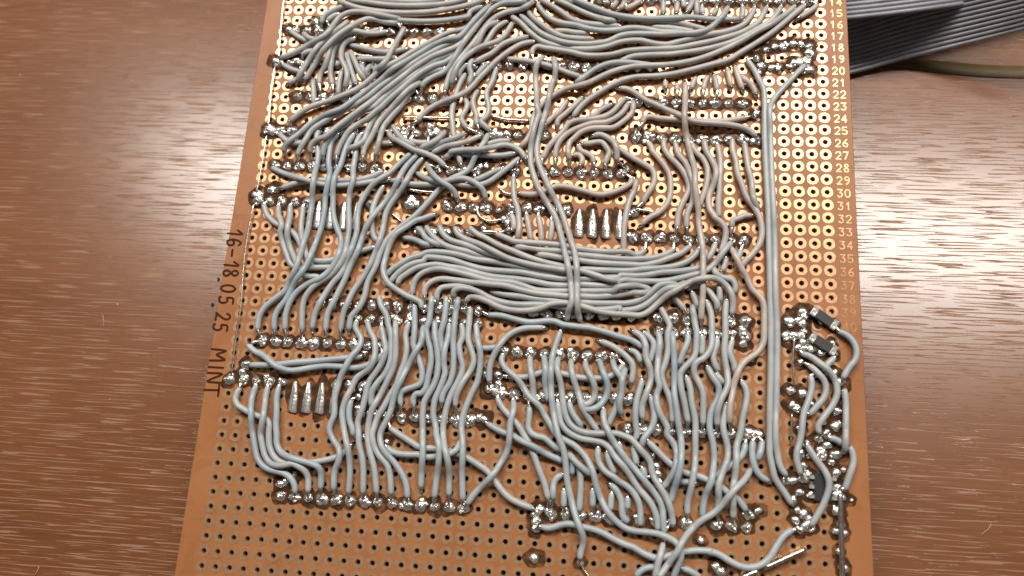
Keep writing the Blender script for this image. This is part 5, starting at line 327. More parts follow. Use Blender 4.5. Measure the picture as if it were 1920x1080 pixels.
PADS = [[42,56],[41,56],[42,55],[43,54],[40,56],[41,55],[42,54],[43,53],[39,56],[40,55],[41,54],[42,53],[43,52],[41,53],[37,56],[38,55],[39,54],[35,57],[40,53],[41,52],[37,55],[42,51],[38,54],[34,57],[39,53],[36,55],[41,51],[38,53],[34,56],[39,52],[35,55],[38,52],[40,50],[37,52],[42,48],[31,56],[40,49],[41,48],[29,57],[38,50],[40,48],[37,50],[28,57],[42,46],[29,56],[34,52],[40,47],[27,57],[28,56],[29,55],[40,46],[27,56],[42,44],[38,47],[34,50],[25,57],[43,43],[41,44],[33,50],[24,57],[38,46],[34,49],[25,56],[40,44],[41,43],[33,49],[24,56],[42,42],[38,45],[25,55],[43,41],[21,58],[31,50],[40,43],[22,57],[23,56],[42,41],[38,44],[20,58],[30,50],[21,57],[40,42],[22,56],[41,41],[37,44],[19,58],[42,40],[38,43],[20,57],[43,39],[21,56],[40,41],[22,55],[18,58],[19,57],[42,39],[29,49],[20,56],[43,38],[21,55],[17,58],[22,54],[18,57],[23,53],[37,42],[19,56],[42,38],[38,41],[34,44],[20,55],[43,37],[16,58],[21,54],[40,39],[17,57],[22,53],[18,56],[41,38],[23,52],[19,55],[24,51],[42,37],[29,47],[38,40],[20,54],[15,58],[43,36],[16,57],[40,38],[17,56],[22,52],[18,55],[41,37],[19,54],[14,58],[42,36],[38,39],[20,53],[15,57],[43,35],[16,56],[21,52],[40,37],[17,55],[22,51],[41,36],[13,58],[37,39],[14,57],[24,49],[42,35],[29,45],[15,56],[43,34],[30,44],[16,55],[21,51],[40,36],[22,50],[12,58],[41,35],[13,57],[37,38],[28,45],[19,52],[14,56],[42,34],[38,37],[15,55],[43,33],[11,58],[40,35],[12,57],[27,45],[41,34],[13,56],[23,48],[14,55],[42,33],[38,36],[20,50],[10,58],[43,32],[11,57],[26,45],[40,34],[12,56],[18,51],[41,33],[13,55],[19,50],[42,32],[9,58],[38,35],[20,49],[10,57],[43,31],[11,56],[40,33],[17,51],[12,55],[36,36],[7,59],[32,39],[18,50],[41,32],[8,58],[19,49],[42,31],[9,57],[20,48],[10,56],[43,30],[11,55],[6,59],[40,32],[7,58],[18,49],[41,31],[8,57],[28,41],[14,52],[42,30],[9,56],[10,55],[43,29],[5,59],[26,42],[6,58],[40,31],[17,49],[7,57],[41,30],[13,52],[8,56],[37,33],[19,47],[14,51],[42,29],[9,55],[4,59],[25,42],[43,28],[5,58],[6,57],[40,30],[12,52],[7,56],[18,47],[41,29],[8,55],[3,59],[19,46],[42,28],[4,58],[20,45],[43,27],[5,57],[21,44],[35,33],[6,56],[40,29],[36,32],[7,55],[2,59],[41,28],[13,50],[23,42],[37,31],[3,58],[14,49],[42,27],[38,30],[4,57],[43,26],[5,56],[6,55],[40,28],[1,59],[22,42],[36,31],[2,58],[41,27],[3,57],[42,26],[38,29],[4,56],[10,51],[43,25],[5,55],[21,42],[0,59],[40,27],[1,58],[36,30],[2,57],[41,26],[8,52],[3,56],[42,25]]
PADS_REST = [[38,28],[4,55],[43,24],[0,58],[31,33],[40,26],[1,57],[36,29],[2,56],[41,25],[3,55],[19,42],[42,24],[38,27],[4,54],[20,41],[43,23],[30,33],[0,57],[40,25],[1,56],[36,28],[7,51],[32,31],[2,55],[41,24],[3,54],[19,41],[42,23],[29,33],[4,53],[34,29],[43,22],[30,32],[0,56],[6,51],[31,31],[40,24],[1,55],[7,50],[2,54],[41,23],[3,53],[42,22],[38,25],[43,21],[0,55],[6,50],[31,30],[40,23],[1,54],[7,49],[2,53],[32,29],[41,22],[42,21],[38,24],[43,20],[5,50],[0,54],[6,49],[31,29],[1,53],[2,52],[41,21],[28,31],[38,23],[43,19],[5,49],[30,29],[39,22],[0,53],[40,21],[1,52],[27,31],[2,51],[42,19],[29,29],[34,25],[10,44],[43,18],[39,21],[0,52],[35,24],[26,31],[40,20],[1,51],[27,30],[41,19],[8,45],[37,22],[34,24],[25,31],[43,17],[39,20],[0,51],[21,34],[26,30],[1,50],[40,19],[7,45],[36,22],[32,25],[41,18],[24,31],[42,17],[29,27],[20,34],[43,16],[39,19],[0,50],[31,25],[1,49],[41,17],[37,20],[42,16],[43,15],[30,25],[39,18],[0,49],[40,17],[41,16],[28,26],[37,19],[19,33],[29,25],[43,14],[5,44],[0,48],[11,39],[35,20],[26,27],[18,33],[37,18],[19,32],[4,44],[29,24],[10,39],[0,47],[21,30],[6,42],[31,22],[17,33],[3,44],[19,31],[9,39],[10,38],[25,26],[30,22],[16,33],[12,36],[8,39],[19,30],[4,42],[15,33],[0,45],[1,44],[17,31],[12,35],[4,41],[25,24],[0,44],[16,31],[6,39],[26,23],[2,42],[14,32],[15,31],[34,16],[0,43],[1,42],[27,21],[2,41],[9,35],[24,23],[25,22],[0,42],[11,33],[1,41],[13,31],[23,23],[29,18],[20,25],[0,41],[11,32],[6,36],[1,40],[12,31],[2,39],[3,38],[19,25],[20,24],[0,40],[6,35],[1,39],[2,38],[18,25],[23,21],[19,24],[20,23],[30,15],[0,39],[1,38],[22,21],[2,37],[18,24],[28,16],[19,23],[29,15],[20,22],[0,38],[1,37],[17,24],[2,36],[18,23],[8,31],[23,19],[19,22],[20,21],[0,37],[1,36],[17,23],[22,19],[18,22],[14,25],[19,21],[10,28],[0,36],[1,35],[13,25],[14,24],[20,19],[0,35],[1,34],[0,34],[11,25],[12,24],[3,31],[0,33],[11,24],[22,15],[13,22],[19,17],[18,17],[0,31],[1,30],[0,30],[2,28],[0,29],[1,28],[0,28],[1,27],[3,25],[4,24],[15,15],[0,27],[11,18],[10,18],[1,25],[2,24],[9,18],[0,25],[1,24],[7,19],[8,18],[0,24],[1,23],[7,18],[2,22],[0,23],[0,22],[1,21],[0,21],[0,19],[1,18],[0,18],[2,16],[3,15],[0,17],[1,16],[2,15],[0,16],[1,15],[0,15],[43,60],[43,59],[43,58],[43,57],[43,48],[43,45],[43,44],[43,13],[43,12],[42,60],[42,59],[42,58],[42,57],[42,52],[42,50],[42,47],[42,45],[42,43],[42,15],[42,13],[42,12],[41,60],[41,59],[41,58],[41,57],[41,47],[41,46],[41,42],[41,20],[41,15],[41,13],[41,12],[40,60],[40,59],[40,58],[40,57],[40,54],[40,22],[40,16],[40,15],[40,13],[40,12],[39,60],[39,59],[39,58],[39,57],[39,55],[39,51],[39,50],[39,49],[39,48],[39,47],[39,46],[39,45],[39,44],[39,43],[39,42],[39,41],[39,40],[39,39],[39,38],[39,37],[39,36],[39,35],[39,34],[39,33],[39,32],[39,31],[39,30],[39,29],[39,28],[39,27],[39,26],[39,25],[39,24],[39,23],[39,17],[39,16],[39,15],[39,13],[39,12],[38,60],[38,59],[38,58],[38,57],[38,56],[38,51],[38,49],[38,48],[38,42],[38,38],[38,34],[38,33],[38,32],[38,31],[38,22],[38,21],[38,20],[38,18],[38,17],[38,16],[38,15],[38,13],[38,12],[37,60],[37,59],[37,58],[37,57],[37,53],[37,51],[37,49],[37,47],[37,46],[37,45],[37,43],[37,37],[37,36],[37,35],[37,32],[37,30],[37,29],[37,28],[37,27],[37,25],[37,24],[37,21],[37,17],[37,16],[37,15],[37,13],[37,12],[36,60],[36,59],[36,58],[36,57],[36,56],[36,53],[36,52],[36,51],[36,50],[36,49],[36,47],[36,46],[36,45],[36,44],[36,43],[36,42],[36,39],[36,38],[36,37],[36,35],[36,33],[36,27],[36,25],[36,24],[36,21],[36,20],[36,19],[36,18],[36,17],[36,16],[36,15],[36,13],[36,12],[35,60],[35,59],[35,58],[35,56],[35,53],[35,52],[35,51],[35,50],[35,49],[35,47],[35,46],[35,45],[35,44],[35,43],[35,42],[35,40],[35,39],[35,38],[35,37],[35,36],[35,35],[35,32],[35,31],[35,30],[35,29],[35,28],[35,27],[35,25],[35,22],[35,21],[35,19],[35,18],[35,17],[35,16],[35,15],[35,13],[35,12],[34,60],[34,59],[34,58],[34,54],[34,53],[34,51],[34,47],[34,46],[34,45],[34,43],[34,42],[34,40],[34,39],[34,38],[34,37],[34,36],[34,35],[34,33],[34,32],[34,31],[34,30],[34,28],[34,27],[34,22],[34,21],[34,20],[34,19],[34,18],[34,17],[34,15],[34,13],[34,12],[33,60],[33,59],[33,58],[33,57],[33,56],[33,55],[33,53],[33,52],[33,51],[33,47],[33,46],[33,45],[33,44],[33,43],[33,42],[33,39],[33,38],[33,37],[33,36],[33,35],[33,33],[33,32],[33,31],[33,30],[33,29],[33,28],[33,27],[33,25],[33,24],[33,22],[33,21],[33,20],[33,19],[33,18],[33,17],[33,16],[33,15],[33,13],[33,12],[32,60],[32,59],[32,58],[32,57],[32,56],[32,55],[32,53],[32,52],[32,51],[32,50],[32,49],[32,47],[32,46],[32,45],[32,44],[32,43],[32,42],[32,38],[32,37],[32,36],[32,35],[32,33],[32,32],[32,30],[32,28],[32,27],[32,24],[32,22],[32,21],[32,20],[32,19],[32,18],[32,17],[32,16],[32,15],[32,13],[32,12],[31,60],[31,59],[31,58],[31,57],[31,55],[31,53],[31,52],[31,49],[31,47],[31,46],[31,45],[31,44],[31,43],[31,42],[31,39],[31,38],[31,37],[31,36],[31,35],[31,32],[31,28],[31,27],[31,24],[31,21],[31,20],[31,19],[31,18],[31,17],[31,16],[31,15],[31,13],[31,12],[30,60],[30,59],[30,58],[30,57],[30,56],[30,55],[30,53],[30,52],[30,51],[30,49],[30,47],[30,46],[30,45],[30,43],[30,42],[30,41],[30,40],[30,39],[30,38],[30,37],[30,36],[30,35],[30,31],[30,30],[30,28],[30,27],[30,24],[30,21],[30,19],[30,18],[30,17],[30,16],[30,13],[30,12],[29,60],[29,59],[29,58],[29,53],[29,52],[29,51],[29,50],[29,44],[29,43],[29,42],[29,41],[29,39],[29,38],[29,37],[29,36],[29,35],[29,31],[29,30],[29,28],[29,22],[29,21],[29,19],[29,17],[29,16],[29,13],[29,12],[28,60],[28,59],[28,58],[28,55],[28,53],[28,52],[28,51],[28,50],[28,49],[28,48],[28,47],[28,44],[28,42],[28,39],[28,38],[28,37],[28,36],[28,35],[28,30],[28,28],[28,27],[28,25],[28,24],[28,23],[28,22],[28,21],[28,19],[28,18],[28,17],[28,15],[28,13],[28,12],[27,60],[27,59],[27,58],[27,55],[27,53],[27,52],[27,51],[27,50],[27,49],[27,48],[27,47],[27,44],[27,42],[27,41],[27,39],[27,38],[27,37],[27,36],[27,35],[27,28],[27,27],[27,26],[27,25],[27,24],[27,23],[27,22],[27,19],[27,18],[27,17],[27,16],[27,15],[27,13],[27,12],[26,60],[26,59],[26,58],[26,56],[26,55],[26,53],[26,52],[26,51],[26,50],[26,49],[26,48],[26,47],[26,44],[26,41],[26,39],[26,38],[26,37],[26,36],[26,35],[26,28],[26,26],[26,25],[26,24],[26,22],[26,21],[26,19],[26,18],[26,17],[26,16],[26,15],[26,13],[26,12],[25,60],[25,59],[25,58],[25,53],[25,52],[25,51],[25,50],[25,49],[25,48],[25,47],[25,45],[25,44],[25,41],[25,39],[25,38],[25,37],[25,36],[25,35],[25,30],[25,28],[25,27],[25,25],[25,23],[25,21],[25,19],[25,18],[25,17],[25,16],[25,15],[25,14],[25,13],[25,12],[24,60],[24,59],[24,58],[24,55],[24,53],[24,52],[24,50],[24,48],[24,47],[24,45],[24,44],[24,42],[24,41],[24,39],[24,38],[24,37],[24,36],[24,35],[24,34],[24,33],[24,30],[24,28],[24,27],[24,26],[24,25],[24,24],[24,22],[24,21],[24,19],[24,18],[24,17],[24,16],[24,15],[24,14],[24,13],[24,12],[23,60],[23,59],[23,58],[23,51],[23,50],[23,49],[23,47],[23,45],[23,44],[23,41],[23,39],[23,38],[23,37],[23,36],[23,35],[23,34],[23,33],[23,31],[23,30],[23,28],[23,27],[23,26],[23,25],[23,24],[23,22],[23,18],[23,17],[23,16],[23,15],[23,14],[23,13],[23,12],[22,60],[22,59],[22,58],[22,49],[22,48],[22,47],[22,45],[22,44],[22,41],[22,39],[22,38],[22,37],[22,36],[22,35],[22,34],[22,33],[22,31],[22,30],[22,28],[22,27],[22,25],[22,24],[22,23],[22,22],[22,18],[22,17],[22,16],[22,14],[22,13],[22,12],[21,60],[21,59],[21,53],[21,50],[21,49],[21,48],[21,47],[21,45],[21,41],[21,40],[21,39],[21,38],[21,37],[21,36],[21,35],[21,33],[21,31],[21,29],[21,28],[21,27],[21,25],[21,24],[21,23],[21,22],[21,21],[21,19],[21,18],[21,17],[21,16],[21,15],[21,14],[21,13],[21,12],[20,60],[20,59],[20,52],[20,51],[20,47],[20,44],[20,42],[20,40],[20,39],[20,38],[20,37],[20,36],[20,35],[20,33],[20,31],[20,30],[20,28],[20,27],[20,18],[20,17],[20,16],[20,15],[20,14],[20,13],[20,12],[19,60],[19,59],[19,53],[19,51],[19,45],[19,44],[19,43],[19,40],[19,39],[19,38],[19,37],[19,36],[19,35],[19,34],[19,28],[19,27],[19,19],[19,18],[19,16],[19,15],[19,14],[19,13],[19,12],[18,60],[18,59],[18,53],[18,52],[18,46],[18,45],[18,44],[18,43],[18,42],[18,39],[18,38],[18,37],[18,36],[18,35],[18,34],[18,31],[18,30],[18,29],[18,28],[18,27],[18,21],[18,19],[18,18],[18,16],[18,15],[18,14],[18,13],[18,12],[17,60],[17,59],[17,53],[17,52],[17,50],[17,47],[17,46],[17,45],[17,44],[17,43],[17,42],[17,39],[17,38],[17,37],[17,36],[17,35],[17,30],[17,28],[17,27],[17,25],[17,22],[17,21],[17,19],[17,18],[17,17],[17,16],[17,15],[17,14],[17,13],[17,12],[16,60],[16,59],[16,53],[16,52],[16,51],[16,50],[16,49],[16,47],[16,46],[16,45],[16,44],[16,43],[16,42],[16,39],[16,38],[16,37],[16,36],[16,35],[16,30],[16,28],[16,27],[16,26],[16,25],[16,24],[16,23],[16,22],[16,21],[16,19],[16,18],[16,17],[16,16],[16,15],[16,14],[16,13],[16,12],[15,60],[15,59],[15,53],[15,52],[15,51],[15,50],[15,49],[15,47],[15,46],[15,45],[15,44],[15,43],[15,42],[15,39],[15,38],[15,37],[15,36],[15,35],[15,30],[15,28],[15,27],[15,26],[15,25],[15,24],[15,23],[15,22],[15,21],[15,19],[15,18],[15,17],[15,16],[15,14],[15,13],[15,12],[14,60],[14,59],[14,53],[14,50],[14,47],[14,46],[14,45],[14,44],[14,43],[14,42],[14,39],[14,38],[14,37],[14,36],[14,35],[14,33],[14,31],[14,30],[14,28],[14,27],[14,22],[14,21],[14,19],[14,18],[14,17],[14,16],[14,15],[14,14],[14,13],[14,12],[13,60],[13,59],[13,53],[13,51],[13,49],[13,47],[13,46],[13,45],[13,44],[13,43],[13,42],[13,39],[13,38],[13,37],[13,36],[13,35],[13,33],[13,32],[13,30],[13,29],[13,28],[13,27],[13,24],[13,21],[13,19],[13,18],[13,16],[13,15],[13,14],[13,13],[13,12],[12,60],[12,59],[12,53],[12,51],[12,49],[12,47],[12,46],[12,45],[12,44],[12,43],[12,42],[12,39],[12,38],[12,37],[12,34],[12,33],[12,30],[12,29],[12,28],[12,27],[12,25],[12,22],[12,21],[12,19],[12,18],[12,16],[12,15],[12,14],[12,13],[12,12],[11,60],[11,59],[11,53],[11,52],[11,51],[11,50],[11,49],[11,47],[11,45],[11,44],[11,42],[11,38],[11,37],[11,36],[11,35],[11,34],[11,31],[11,30],[11,29],[11,28],[11,27],[11,22],[11,21],[11,19],[11,16],[11,15],[11,14],[11,13],[11,12],[10,60],[10,59],[10,53],[10,52],[10,50],[10,49],[10,47],[10,45],[10,42],[10,37],[10,36],[10,35],[10,34],[10,33],[10,32],[10,31],[10,30],[10,29],[10,27],[10,26],[10,25],[10,24],[10,22],[10,21],[10,19],[10,16],[10,15],[10,14],[10,13],[10,12],[9,60],[9,59],[9,53],[9,52],[9,51],[9,50],[9,49],[9,48],[9,47],[9,45],[9,44],[9,42],[9,38],[9,37],[9,36],[9,34],[9,33],[9,31],[9,30],[9,28],[9,27],[9,25],[9,24],[9,22],[9,21],[9,19],[9,16],[9,15],[9,14],[9,13],[9,12],[8,60],[8,59],[8,53],[8,51],[8,50],[8,49],[8,44],[8,42],[8,41],[8,38],[8,37],[8,36],[8,35],[8,30],[8,28],[8,27],[8,25],[8,24],[8,22],[8,21],[8,19],[8,16],[8,15],[8,14],[8,13],[8,12],[7,60],[7,53],[7,52],[7,44],[7,42],[7,41],[7,39],[7,38],[7,37],[7,36],[7,35],[7,31],[7,30],[7,28],[7,27],[7,25],[7,24],[7,22],[7,21],[7,16],[7,15],[7,14],[7,13],[7,12],[6,60],[6,53],[6,52],[6,45],[6,44],[6,41],[6,38],[6,37],[6,31],[6,30],[6,28],[6,27],[6,25],[6,24],[6,22],[6,21],[6,19],[6,18],[6,16],[6,15],[6,14],[6,13],[6,12],[5,60],[5,52],[5,51],[5,45],[5,42],[5,41],[5,40],[5,39],[5,38],[5,37],[5,36],[5,35],[5,31],[5,30],[5,28],[5,27],[5,25],[5,24],[5,22],[5,21],[5,19],[5,18],[5,16],[5,15],[5,14],[5,13],[5,12],[4,60],[4,52],[4,51],[4,50],[4,49],[4,48],[4,47],[4,45],[4,40],[4,39],[4,38],[4,37],[4,36],[4,35],[4,34],[4,33],[4,31],[4,30],[4,28],[4,27],[4,25],[4,22],[4,21],[4,19],[4,18],[4,16],[4,15],[4,14],[4,13],[4,12],[3,60],[3,52],[3,51],[3,50],[3,49],[3,48],[3,47],[3,45],[3,42],[3,41],[3,40],[3,39],[3,37],[3,36],[3,35],[3,34],[3,33],[3,30],[3,28],[3,27],[3,24],[3,22],[3,21],[3,19],[3,18],[3,16],[3,14],[3,13],[3,12],[2,60],[2,50],[2,49],[2,48],[2,47],[2,45],[2,44],[2,40],[2,35],[2,34],[2,33],[2,31],[2,30],[2,27],[2,25],[2,21],[2,19],[2,18],[2,14],[2,13],[2,12],[1,60],[1,48],[1,47],[1,43],[1,33],[1,22],[1,19],[1,14],[1,13],[1,12],[0,60],[0,14],[0,13],[0,12]]
BARE = [["thin bare wire along the top of the left board edge",0.18,[[-55.36,58.42,0.35],[-55.35,58.17,0.57],[-55.31,55.83,0.6],[-55.21,53.08,0.6],[-55.11,51.43,0.6],[-54.98,49.66,0.6],[-54.84,47.83,0.6],[-54.69,45.98,0.6],[-54.56,44.37,0.57],[-54.55,44.19,0.35]]],["thin bare wire segment on left edge below the topmost one",0.19,[[-55.09,42.12,0.35],[-55.09,41.93,0.57],[-55.1,40.16,0.6],[-55.11,38.21,0.6],[-55.07,36.27,0.6],[-54.94,34.23,0.6],[-54.76,32.19,0.6],[-54.64,30.54,0.6],[-54.61,29.61,0.6],[-54.6,28.89,0.57],[-54.59,28.81,0.35]]],["thin bare wire segment on left edge left of the tangle",0.16,[[-54.57,26.6,0.35],[-54.58,26.42,0.57],[-54.61,24.75,0.6],[-54.64,22.88,0.6],[-54.67,21.07,0.6],[-54.7,19.35,0.6],[-54.75,17.54,0.6],[-54.79,15.83,0.6],[-54.84,14.3,0.57],[-54.84,14.13,0.35]]],["longest thin bare wire on left edge beside the handwritten date",0.16,[[-55.06,11.78,0.35],[-55.06,11.59,0.57],[-55.13,9.84,0.6],[-55.22,7.89,0.6],[-55.29,5.98,0.6],[-55.32,4.17,0.6],[-55.29,2.26,0.6],[-55.23,0.44,0.6],[-55.12,-1.47,0.6],[-55.01,-2.96,0.6],[-54.86,-4.53,0.6],[-54.71,-6.13,0.6],[-54.57,-7.69,0.6],[-54.48,-9.16,0.6],[-54.45,-11.08,0.6],[-54.47,-12.89,0.6],[-54.48,-14.78,0.6],[-54.45,-16.2,0.6],[-54.42,-17.67,0.6],[-54.37,-19.17,0.6],[-54.33,-20.68,0.6],[-54.29,-22.01,0.57],[-54.29,-22.16,0.35]]],["bright bare jumper wire under the diagonal bundle, left of white pads",0.28,[[-26.99,31.16,0.35],[-26.76,31.16,0.66],[-24.74,31.17,0.7],[-22.48,31.17,0.7],[-20.85,31.17,0.7],[-19.2,31.17,0.7],[-17.72,31.17,0.66],[-17.56,31.17,0.35]]],["bright bare jumper below the small pad block at upper centre",0.32,[[-9.07,31.75,0.35],[-8.94,31.71,0.66],[-7.76,31.39,0.7],[-6.37,31.08,0.7],[-4.24,30.96,0.7],[-2.2,30.93,0.66],[-1.97,30.93,0.35]]],["bright bare jumper left of tangle centre, nearly horizontal",0.28,[[-24.35,15.79,0.35],[-24.2,15.77,0.66],[-22.9,15.58,0.7],[-21.46,15.41,0.7],[-20.03,15.35,0.7],[-18.75,15.34,0.66],[-18.61,15.33,0.35]]],["short diagonal bare jumper below the tangle",0.24,[[-27.13,10.77,0.35],[-26.92,10.59,0.63],[-25.2,9.19,0.63],[-24.99,9.02,0.35]]],["small curled bare wire below the tangle",0.26,[[-10.85,12.87,0.35],[-10.82,12.76,0.66],[-10.58,11.8,0.7],[-10.16,10.85,0.7],[-9.25,10.17,0.7],[-8.16,9.79,0.7],[-7.01,9.9,0.7],[-5.96,10.17,0.66],[-5.84,10.2,0.35]]],["short bare jumper left of the single stub above middle bundle",0.28,[[-6.48,16.42,0.35],[-6.43,16.38,0.66],[-6.04,16.0,0.7],[-5.57,15.64,0.7],[-4.98,15.46,0.7],[-4.43,15.35,0.66],[-4.37,15.34,0.35]]],["bare jumper beside the loose column near printed row 32",0.28,[[19.42,13.13,0.35],[19.5,13.11,0.66],[20.25,12.98,0.7],[21.08,12.85,0.7],[21.91,12.75,0.7],[22.65,12.68,0.66],[22.73,12.68,0.35]]],["bare tinned cylinder jumper above the left of the middle bundle",0.5,[[-9.22,7.53,0.35],[-9.15,7.53,0.76],[-8.58,7.53,0.8],[-7.94,7.53,0.8],[-7.2,7.5,0.8],[-6.53,7.47,0.76],[-6.45,7.47,0.35]]],["thin bare lead dangling down the right edge module",0.2,[[47.79,-10.25,0.35],[47.78,-10.4,0.85],[47.65,-11.77,0.9],[47.51,-13.28,0.9],[47.43,-14.79,0.9],[47.44,-16.27,0.9],[47.51,-17.75,0.9],[47.57,-19.07,0.85],[47.57,-19.22,0.35]]],["dark thin bare lead below the dangling lead on right module",0.18,[[47.08,-23.85,0.35],[47.08,-23.98,0.66],[47.03,-25.13,0.7],[46.97,-26.4,0.7],[46.91,-27.61,0.7],[46.85,-28.68,0.66],[46.84,-28.8,0.35]]],["straight bare clipped lead at the bottom right",0.42,[[48.58,-46.07,0.35],[48.42,-46.15,1.2],[46.99,-46.88,1.3],[45.4,-47.69,1.3],[43.77,-48.54,1.3],[42.3,-49.32,1.21],[42.14,-49.4,0.35]]],["bare clipped lead leaving the bottom frame edge",0.4,[[40.79,-50.05,0.35],[40.73,-50.08,1.21],[40.23,-50.3,1.3],[39.64,-50.56,1.3],[38.89,-50.94,1.3],[38.18,-51.31,1.21],[38.11,-51.35,0.35]]],["thick tinned bus wire down the lower right board edge",0.5,[[54.7,-36.97,0.35],[54.7,-37.15,0.48],[54.68,-38.74,0.5],[54.67,-40.52,0.5],[54.65,-41.74,0.5],[54.64,-42.97,0.5],[54.63,-44.22,0.5],[54.62,-45.61,0.5],[54.62,-47.01,0.5],[54.61,-48.27,0.5],[54.6,-49.42,0.5],[54.59,-50.37,0.48],[54.59,-50.48,0.35]]],["short bare wire tail below the lone wire at bottom centre",0.25,[[11.72,-50.75,0.35],[11.75,-50.81,0.48],[12.06,-51.36,0.5],[12.43,-51.95,0.5],[12.9,-52.5,0.5],[13.35,-52.98,0.48],[13.4,-53.04,0.35]]],["bright bare jumper in the bent cluster near left edge",0.25,[[-38.26,45.02,0.35],[-38.19,45.02,0.57],[-37.56,44.97,0.6],[-36.84,44.91,0.6],[-35.92,44.86,0.6],[-35.06,44.81,0.57],[-34.96,44.81,0.35]]]]
HANDWRITING = [[[-57.73,6.5],[-56.7,5.73],[-58.18,5.73],[-59.65,5.83]],[[-57.06,3.44],[-56.67,3.92],[-57.49,4.43],[-58.52,4.59],[-59.4,4.31],[-59.41,3.73],[-58.82,3.39],[-58.14,3.62],[-58.14,4.12],[-58.61,4.54]],[[-58.18,2.52],[-58.13,1.21]],[[-57.47,0.05],[-56.46,-0.7],[-57.92,-0.71],[-59.38,-0.61]],[[-57.69,-2.23],[-57.16,-1.76],[-56.44,-1.93],[-56.39,-2.5],[-57.03,-2.73],[-57.69,-2.23],[-58.47,-1.73],[-59.15,-1.96],[-59.15,-2.53],[-58.48,-2.78],[-57.69,-2.23]],[[-60.16,-3.41],[-59.87,-3.64],[-60.04,-3.87],[-59.98,-3.48]],[[-56.34,-5.36],[-57.06,-4.79],[-58.37,-4.72],[-59.24,-5.15],[-58.95,-5.72],[-57.8,-5.97],[-56.78,-5.83],[-56.34,-5.36]],[[-56.41,-8.32],[-56.54,-7.29],[-57.7,-7.2],[-57.56,-7.84],[-58.28,-8.22],[-59.06,-7.97],[-59.23,-7.34],[-58.99,-7.02]],[[-60.49,-8.54],[-60.2,-8.76],[-60.38,-8.98],[-60.32,-8.6]],[[-57.23,-10.32],[-56.61,-10.64],[-56.67,-11.26],[-57.39,-11.41],[-58.39,-10.93],[-59.33,-10.26],[-59.25,-10.77],[-59.34,-11.63]],[[-56.72,-13.67],[-56.86,-12.65],[-58.0,-12.56],[-57.86,-13.19],[-58.58,-13.57],[-59.35,-13.33],[-59.52,-12.7],[-59.29,-12.39]],[[-59.14,-17.25],[-56.3,-17.49],[-57.98,-18.27],[-56.27,-19.19],[-59.09,-19.45]],[[-56.32,-20.71],[-59.15,-20.69]],[[-59.14,-21.8],[-56.32,-21.91],[-58.97,-23.34],[-56.29,-23.53]],[[-56.55,-23.85],[-56.45,-26.0]],[[-56.47,-24.93],[-59.27,-25.01]]]
# ---------------------------------------------------------------- helpers
def mesh(name, verts, faces, mat=None, smooth=True):
    me = bpy.data.meshes.new(name); me.from_pydata(verts, [], faces); me.update()
    if smooth: me.polygons.foreach_set('use_smooth', [True] * len(me.polygons))
    if mat: me.materials.append(mat)
    return me
def link(name, me, parent=None, matrix=None):
    o = bpy.data.objects.new(name, me); col.objects.link(o)
    if parent: o.parent = parent
    if matrix is not None:
        if parent: o.matrix_local = matrix
        else: o.matrix_world = matrix
    return o
def tag(o, label=None, cat=None, group=None, kind=None):
    if label: o['label'] = label
    if cat: o['category'] = cat
    if group: o['group'] = group
    if kind: o['kind'] = kind
    return o
def catmull(P, sub):
    P = [Vector(p) for p in P]
    Q = [2 * P[0] - P[1]] + P + [2 * P[-1] - P[-2]]
    out = []
    for i in range(1, len(Q) - 2):
        a, b, c, d = Q[i - 1:i + 3]
        for k in range(sub):
            t = k / sub
            out.append(0.5 * ((2 * b) + (c - a) * t + (2 * a - 5 * b + 4 * c - d) * t * t + (3 * b - a - 3 * c + d) * t ** 3))
    out.append(P[-1]); return out
def tube(P, rad, sides=10, cap=True):
    """P points in metres, rad a number or a list; a round swept tube"""
    n = len(P); V = []; F = []
    up = Vector((0, 0, 1)); T = []
    for i in range(n):
        t = (P[min(i + 1, n - 1)] - P[max(i - 1, 0)]); T.append(t.normalized() if t.length > 0 else up)
    nrm = T[0].cross(up)
    if nrm.length < 1e-4: nrm = Vector((1, 0, 0))
    nrm.normalize()
    for i in range(n):
        nrm = nrm - T[i] * nrm.dot(T[i])
        nrm.normalize(); bi = T[i].cross(nrm); r = rad[i] if isinstance(rad, (list, tuple)) else rad
        for k in range(sides):
            a = 2 * math.pi * k / sides
            V.append(P[i] + (nrm * math.cos(a) + bi * math.sin(a)) * r)
    for i in range(n - 1):
        for k in range(sides):
            k2 = (k + 1) % sides
            F.append((i * sides + k, i * sides + k2, (i + 1) * sides + k2, (i + 1) * sides + k))
    if cap: F.append(tuple(range(sides))[::-1]); F.append(tuple((n - 1) * sides + k for k in range(sides)))
    return V, F
def hole_xy(u, v): return ((u - 21.5) * 2.54 * MM, (37 - v) * 2.54 * MM)

# ---------------------------------------------------------------- materials
def new_mat(name):
    m = bpy.data.materials.new(name); m.use_nodes = True
    nt = m.node_tree; return m, nt, nt.nodes['Principled BSDF']
def node(nt, kind, **kw):
    n = nt.nodes.new(kind)
    for k, v in kw.items():
        if k in n.inputs: n.inputs[k].default_value = v
        else: setattr(n, k, v)
    return n
def ramp(nt, stops):
    r = nt.nodes.new('ShaderNodeValToRGB'); e = r.color_ramp.elements
    while len(e) < len(stops): e.new(0.5)
    for el, (p, c) in zip(e, stops): el.position = p; el.color = (*c, 1)
    return r
def tex_coord(nt, scale=(1, 1, 1)):
    tc = nt.nodes.new('ShaderNodeTexCoord'); mp = nt.nodes.new('ShaderNodeMapping'); mp.inputs['Scale'].default_value = scale
    nt.links.new(tc.outputs['Object'], mp.inputs['Vector']); return mp.outputs['Vector']

